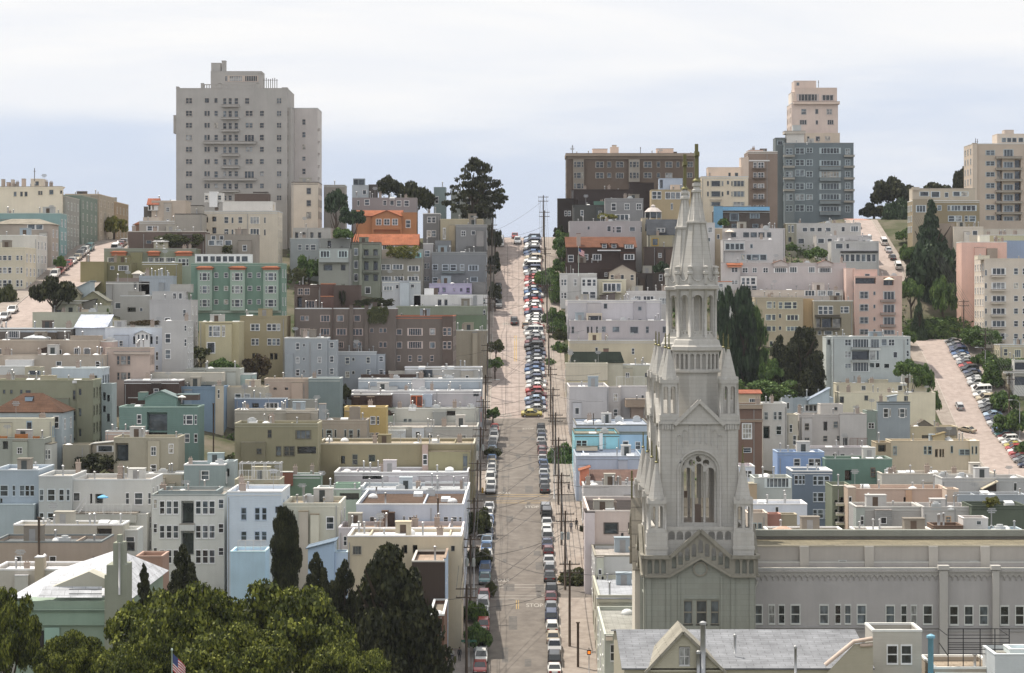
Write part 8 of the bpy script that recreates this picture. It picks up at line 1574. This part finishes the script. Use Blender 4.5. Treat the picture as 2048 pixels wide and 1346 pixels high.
for x, yt, yb, r0 in ((1406, 1250, 1345, .24), (1397, 1308, 1345, .18), (1470, 1275, 1300, .12), (1591, 1298, 1345, .12)):
    d0 = gd - .8 if yb > 1320 else gd + 3.5; mb = MB(); mb.tube([(PX(x, d0), d0, PZ(yb, d0)-.3), (PX(x, d0), d0, PZ(yt, d0))], r0, 8); mb.lathe([(r0*1.05, 0), (r0*1.35, .05), (r0*1.35, .25), (r0*.4, .35)], 8, (PX(x, d0), d0), z0=PZ(yt, d0)); on(g, mb, 'flue_pipe', METAL)
mb = MB(); d0 = gd-.6; mb.tube([(PX(1650, d0), d0, PZ(1330, d0)), (PX(1708, d0), d0, PZ(1283, d0)), (PX(1745, d0), d0, PZ(1277, d0))], .2, 6); mb.tube([(PX(1720, d0), d0, PZ(1291, d0)), (PX(1745, d0), d0, PZ(1290, d0))], .16, 6); on(g, mb, 'roof_edge_moulding', plain((.62, .5, .42), .7))
mb = MB(); mb.face([(PX(1648, gd-.5), gd-.5, PZ(1350, gd)), (PX(1746, gd-.5), gd-.5, PZ(1350, gd)), (PX(1746, gd-.5), gd-.5, PZ(1282, gd)), (PX(1708, gd-.5), gd-.5, PZ(1287, gd))]); on(g, mb, 'side_gable', siding(wallc('a39c88'), .25))
# black railing on the tan roof, blue flue
t = find('tan flat roof house under'); td = t['d']; IRON = plain((.02, .02, .022), .6, key='iron')
mb = MB(); RG('S9')
fx = lambda x, d0: PX(cx_(x), d0)
for d0 in (td+.6, td+5):
    for y in (1100, 1165, 1195, 1225):
        mb.bar((fx(1380, d0), d0, PZ(cy_(y), td)), (fx(1785, d0), d0, PZ(cy_(y), td)), .035)
    for x in (1380, 1480, 1592, 1690, 1785): mb.bar((fx(x, d0), d0, t['zt']-.4), (fx(x, d0), d0, PZ(cy_(1098), td)), .04)
for x in (1380, 1785): mb.bar((fx(x, td), td+.6, PZ(cy_(1100), td)), (fx(x, td), td+5, PZ(cy_(1100), td)), .035)
mb.bar((fx(1325, td), td+.4, PZ(cy_(1150), td)), (fx(1385, td), td+.6, PZ(cy_(1235), td)), .035)
on(t, mb, 'roof_railing', IRON)
BLUEP = plain((.20, .42, .55), .5, key='bluepipe'); d0 = td-1.5
root = empty('blue_flue', (fx(1265, d0), d0, t['zb'])); tag(root, 'tall pale blue flue pipe with cap at the lower right', 'flue'); zl = PZ(cy_(1120), d0)-t['zb']
mb = MB(); mb.tube([(0, 0, 0), (0, 0, zl)], .26, 9); mb.build('flue_pipe', BLUEP, root); mb = MB(); mb.lathe([(.28, zl), (.4, zl+.1), (.4, zl+.3), (.1, zl+.45)], 9); mb.build('flue_cap', BLUEP, root)
mb = MB(); mb.box(-1.3, 1.9, -.6, .9, zl-4.6, zl-3.9); mb.build('flue_base', BLUEP, root)
# ---------------------------------------------------------------- terrace things
def parasol(label, x, yt, yb, wpx, d, col):
    X = PX(x, d); z0 = PZ(yb, d); z1 = PZ(yt, d); r = wpx*d/F/2; root = empty('parasol', (X, d, z0)); tag(root, label, 'parasol')
    mb = MB(); mb.tube([(0, 0, 0), (0, 0, z1-z0-.05)], .04, 6); mb.build('pole', PIPEW, root); mb = MB(); h_ = z1-z0
    n = 8
    for i in range(n):
        a, b = 2*math.pi*i/n, 2*math.pi*(i+1)/n; mb.face([(r*math.cos(a), r*math.sin(a), h_-r*.45), (r*math.cos(b), r*math.sin(b), h_-r*.45), (0, 0, h_)]); mb.face([(r*math.cos(a), r*math.sin(a), h_-r*.45), (r*math.cos(a), r*math.sin(a), h_-r*.45-.14), (r*math.cos(b), r*math.sin(b), h_-r*.45-.14), (r*math.cos(b), r*math.sin(b), h_-r*.45)])
    mb.build('canopy', plain(col, .8), root)
parasol('blue parasol on the white terrace house deck', 206, 989, 1028, 22, 358.2, (.16, .45, .72))
parasol('white parasol on the pale lavender terrace', 1459, 459, 474, 19, 661, (.78, .72, .62))
parasol('white parasol on the top balcony of the salmon tower', 1778, 554, 570, 22, 620.5, (.75, .70, .58))
parasol('white parasol on the green-teal house roof deck', 364, 790, 806, 16, 405, (.78, .76, .7))
def railing(label, x0, x1, yt, yb, d, col, n=22, name='terrace_railing', depth=0.0):
    X0, X1 = PX(x0, d), PX(x1, d); z0, z1 = PZ(yb, d), PZ(yt, d); root = empty(name, ((X0+X1)/2, d, z0)); tag(root, label, 'railing'); w = (X1-X0)/2; m = plain(col, .6)
    mb = MB(); mb.box(-w, w, -.04, .04, z1-z0-.07, z1-z0); mb.box(-w, w, -.03, .03, .06, .12); mb.build('rail', m, root)
    for i in range(n+1):
        x = -w + 2*w*i/n; q = .045 if i % 6 == 0 else .02; mb = MB(); mb.box(x-q, x+q, -q, q, 0, z1-z0-.07); mb.build('baluster', m, root)
railing('white railing round the deck with the blue parasol', 172, 262, 1008, 1030, 357.0, (.7, .7, .68), 30)
railing('white railing on the ice blue house deck', 476, 532, 1080, 1102, 328.5, (.72, .73, .74), 22)
railing('white roof deck railing of the cream house in the middle rows', 478, 560, 940, 960, 376, (.72, .73, .72), 26)
railing('white roof railing left of the church tower', 1233, 1288, 753, 772, 505, (.68, .68, .66), 18)
railing('terrace railing with wooden slats on the fire stair house', 1700, 1735, 876, 896, 503.5, (.2, .09, .06), 14)
# white pergola frame over the roof deck
d0 = 377.0; root = empty('pergola', (PX(520, d0), d0, PZ(958, d0))); tag(root, 'white pergola frame on the roof deck in the middle rows', 'pergola'); zt_ = PZ(928, d0)-PZ(958, d0); wpx = 40*d0/F
for x in (-wpx, -wpx*.4, wpx*.2, wpx):
    for y in (0, 3): mb = MB(); mb.box(x-.06, x+.06, y-.06, y+.06, 0, zt_); mb.build('pergola_post', PIPEW, root)
for y in (0, 3): mb = MB(); mb.box(-wpx-.2, wpx+.2, y-.05, y+.05, zt_, zt_+.14); mb.build('pergola_beam', PIPEW, root)
for i in range(7): x = -wpx + 2*wpx*i/6; mb = MB(); mb.box(x-.04, x+.04, -.2, 3.2, zt_+.142, zt_+.24); mb.build('pergola_slat', PIPEW, root)
# outside stair of the white terrace house
d0 = 357.4; root = empty('outside_stair', (PX(158, d0), d0, PZ(1042, d0))); tag(root, 'white zigzag outside stair left of the blue parasol deck', 'stair')
for i in range(10):
    t_ = i/10; mb = MB(); x = -.9+1.6*t_; mb.box(x, x+.25, 0, .9, 2.6*t_, 2.6*t_+.06); mb.build('step', PIPEW, root)
for y in (0, .9):
    mb = MB(); mb.bar((-.95, y, -.02), (.85, y, 2.6), .06); mb.bar((-.95, y, .9), (.85, y, 3.5), .04); mb.bar((-.95, y, 0), (-.95, y, .9), .04); mb.bar((.85, y, 2.6), (.85, y, 3.5), .04); mb.build('stringer', PIPEW, root)
# tilted white panel, orange crates, glass gazebo
d0 = 405.0; root = empty('roof_panel', (PX(313, d0), d0, PZ(942, d0))); tag(root, 'tilted white panel on the garden shed roof', 'panel'); h_ = PZ(908, d0)-PZ(940, d0); w = 15*d0/F
mb = MB(); mb.obox((0, .8, h_/2), (w, 0, 0), (.15, .8, h_/2), (0, -.02, .03)); mb.build('panel_sheet', plain((.80, .72, .66), .6), root)
for x in (-w*.8, w*.8): mb = MB(); mb.bar((x, 1.5, 0), (x, 1.5, h_*.9), .05); mb.build('panel_leg', METAL, root)
s_ = find('grey-green house with orange wooden crates')
WOOD = plain((.42, .17, .06), .8, key='crate')
for i, (x0, x1, yt, yb) in enumerate(((0, 14, 904, 914), (31, 54, 898, 912), (67, 78, 892, 901))):
    d0 = s_['d']+.8+i*.5; w = (x1-x0)*d0/F/2; h_ = max(.7, (yb-yt)*d0/F); root = empty('planter_crate', (PX((x0+x1)/2, d0), d0, s_['zt']-.39)); tag(root, ('orange wooden crate on the roof terrace at the left edge', 'largest orange wooden crate in the middle of the roof terrace', 'smallest orange wooden crate at the far end of the roof terrace')[i], 'crate')
    for j in range(3): mb = MB(); z = h_*j/3; mb.box(-w, w, -.4, -.36, z+.02, z+h_/3-.02); mb.build('slat', WOOD, root); mb = MB(); mb.box(-w, w, .36, .4, z+.02, z+h_/3-.02); mb.build('slat', WOOD, root)
    for sx in (-1, 1): mb = MB(); mb.box(sx*w-.05, sx*w+.05, -.43, .43, 0, h_+.04); mb.build('crate_end', WOOD, root)
d0 = 655.0; root = empty('gazebo', (PX(1306, d0), d0, PZ(437, d0))); tag(root, 'white hexagonal garden pavilion with glass sides on the upper slope', 'gazebo'); u_ = d0/F
mb = MB(); mb.lathe([(19*u_, 13*u_), (10*u_, 21*u_), (5*u_, 22*u_), (5*u_, 25*u_), (1*u_, 28*u_)], 8); mb.build('roof', plain((.5, .46, .44), .7), root)
for i in range(8):
    a = 2*math.pi*(i+.5)/8; mb = MB(); mb.tube([(17*u_*math.cos(a), 17*u_*math.sin(a), -1), (17*u_*math.cos(a), 17*u_*math.sin(a), 13*u_)], .12, 6); mb.build('post', PIPEW, root)
    b = 2*math.pi*(i+1.5)/8; q = 16.4*u_; mb = MB(); mb.face([(q*math.cos(a), q*math.sin(a), .2), (q*math.cos(b), q*math.sin(b), .2), (q*math.cos(b), q*math.sin(b), 12*u_), (q*math.cos(a), q*math.sin(a), 12*u_)]); mb.build('pane', GLASS, root)
# flags
def flag(label, x, ytop, ybot, d, w, h, droop):
    root = empty('flagpole', (PX(x, d), d, PZ(ybot, d))); tag(root, label, 'flag'); H = PZ(ytop, d)-PZ(ybot, d)
    mb = MB(); mb.tube([(0, 0, 0), (0, 0, H)], .06, 6); mb.lathe([(.02, H), (.1, H+.08), (.1, H+.2), (.02, H+.28)], 7); mb.build('pole', plain((.45, .55, .5), .5), root)
    m, N2, L2, b2 = nodemat('flag_cloth'); tc2 = N2.new('ShaderNodeTexCoord'); sp = N2.new('ShaderNodeSeparateXYZ'); L2.new(tc2.outputs['UV'], sp.inputs[0])
    def mm(op, a, b=None):
        n = N2.new('ShaderNodeMath'); n.operation = op
        for i, v in enumerate((a, b)):
            if v is None: continue
            if isinstance(v, (int, float)): n.inputs[i].default_value = v
            else: L2.new(v, n.inputs[i])
        return n.outputs[0]
    st = mm('GREATER_THAN', mm('MODULO', mm('MULTIPLY', sp.outputs['Y'], 6.5), 1.0), 0.5); ca = mm('MULTIPLY', mm('LESS_THAN', sp.outputs['X'], .42), mm('GREATER_THAN', sp.outputs['Y'], .46))
    m1 = N2.new('ShaderNodeMix'); m1.data_type = 'RGBA'; m1.inputs['A'].default_value = (.45, .03, .04, 1); m1.inputs['B'].default_value = (.7, .7, .7, 1); L2.new(st, m1.inputs['Factor'])
    m2 = N2.new('ShaderNodeMix'); m2.data_type = 'RGBA'; L2.new(m1.outputs['Result'], m2.inputs['A']); m2.inputs['B'].default_value = (.05, .07, .2, 1); L2.new(ca, m2.inputs['Factor']); L2.new(m2.outputs['Result'], b2.inputs['Base Color']); b2.inputs['Roughness'].default_value = .8
    nx, ny = 12, 8; vs, fs, uv = [], [], []
    for j in range(ny+1):
        for i in range(nx+1):
            u, v = i/nx, j/ny; vs.append((.06+u*w*(1-droop*.55), .16*math.sin(u*9+v*2)*u, H-.15-(1-v)*h-droop*u*h*.8)); uv.append((u, v))
    for j in range(ny):
        for i in range(nx): a = j*(nx+1)+i; fs.append((a, a+1, a+nx+2, a+nx+1))
    me = bpy.data.meshes.new('flag_cloth'); me.from_pydata(vs, [], fs); ul = me.uv_layers.new(name='UVMap')
    for lp in me.loops: ul.data[lp.index].uv = uv[lp.vertex_index]
    me.materials.append(m); me.update(); link('flag_cloth', me, root)
flag('flag in red, white and blue on a pole at the bottom edge among the trees', 344, 1303, 1420, 215, 2.2, 1.5, .9)
flag('small red, white and blue flag on the tall white pole before the brown lodge', 1157, 495, 552, 604, 2.2, 1.4, .7)
# rooftop masts on the skyline
for lab, x, yt, yb, d, n in (('cluster of thin masts on the right shoulder of the tan tower roof', 541, 152, 176, 645, 7), ('pair of tall masts on the tan tower at the right edge', 1953, 275, 300, 750, 2), ('single mast on the cream left skyline block', 69, 334, 358, 588, 1), ('mast on the left end of the dark brick apartment block', 1145, 285, 307, 716, 1), ('mast on the right half of the dark brick apartment block', 1281, 290, 307, 716, 1), ('mast on the pink-white upper tower roof', 1637, 160, 172, 806, 1)):
    root = empty('roof_mast', (PX(x, d), d, PZ(yb, d)-.5)); tag(root, lab, 'antenna'); h_ = PZ(yt, d)-PZ(yb, d)+.5; rng = random.Random(x)
    for i in range(n): xx = (i-(n-1)/2)*.55; mb = MB(); mb.tube([(xx, 0, 0), (xx, 0, h_*rng.uniform(.75, 1))], .09, 5); mb.bar((xx-.25, 0, h_*.7), (xx+.25, 0, h_*.7), .05); mb.build('mast', plain((.10, .08, .07), .7), root)
# balustrade of the tall tan tower
s_ = find('tall tan stucco apartment tower'); RG('R4')
for i in range(22):
    x = 385 + i*17; 
    if 480 < x < 505: continue
    mb = MB(); d0 = s_['d']+.3; X = PX(cx_(x), d0); mb.box(X-.12, X+.12, d0, d0+.25, s_['zt']+.1, PZ(cy_(248), d0)); on(s_, mb, 'baluster', stucco(wallc('a29d9a')))
mb = MB(); d0 = s_['d']+.25; mb.box(PX(cx_(380), d0), PX(cx_(755), d0), d0, d0+.35, PZ(cy_(248), d0), PZ(cy_(242), d0)); on(s_, mb, 'balustrade_rail', stucco(wallc('a29d9a')))
# ---------------------------------------------------------------- sea haze
hz = MB(); hz.box(-3020, 3020, -220, 3520, -3.0, 126.0)
hm = bpy.data.materials.new('sea_haze'); hm.use_nodes = True; hn = hm.node_tree.nodes; hn.remove(hn['Principled BSDF'])
pv = hn.new('ShaderNodeVolumePrincipled'); pv.inputs['Color'].default_value = (.86, .91, 1.0, 1); pv.inputs['Density'].default_value = 0.00005; pv.inputs['Anisotropy'].default_value = 0.2
hm.node_tree.links.new(pv.outputs[0], hn['Material Output'].inputs['Volume'])
tag(hz.build('haze', hm), 'thin pale sea haze over the hills', 'haze', kind='stuff')
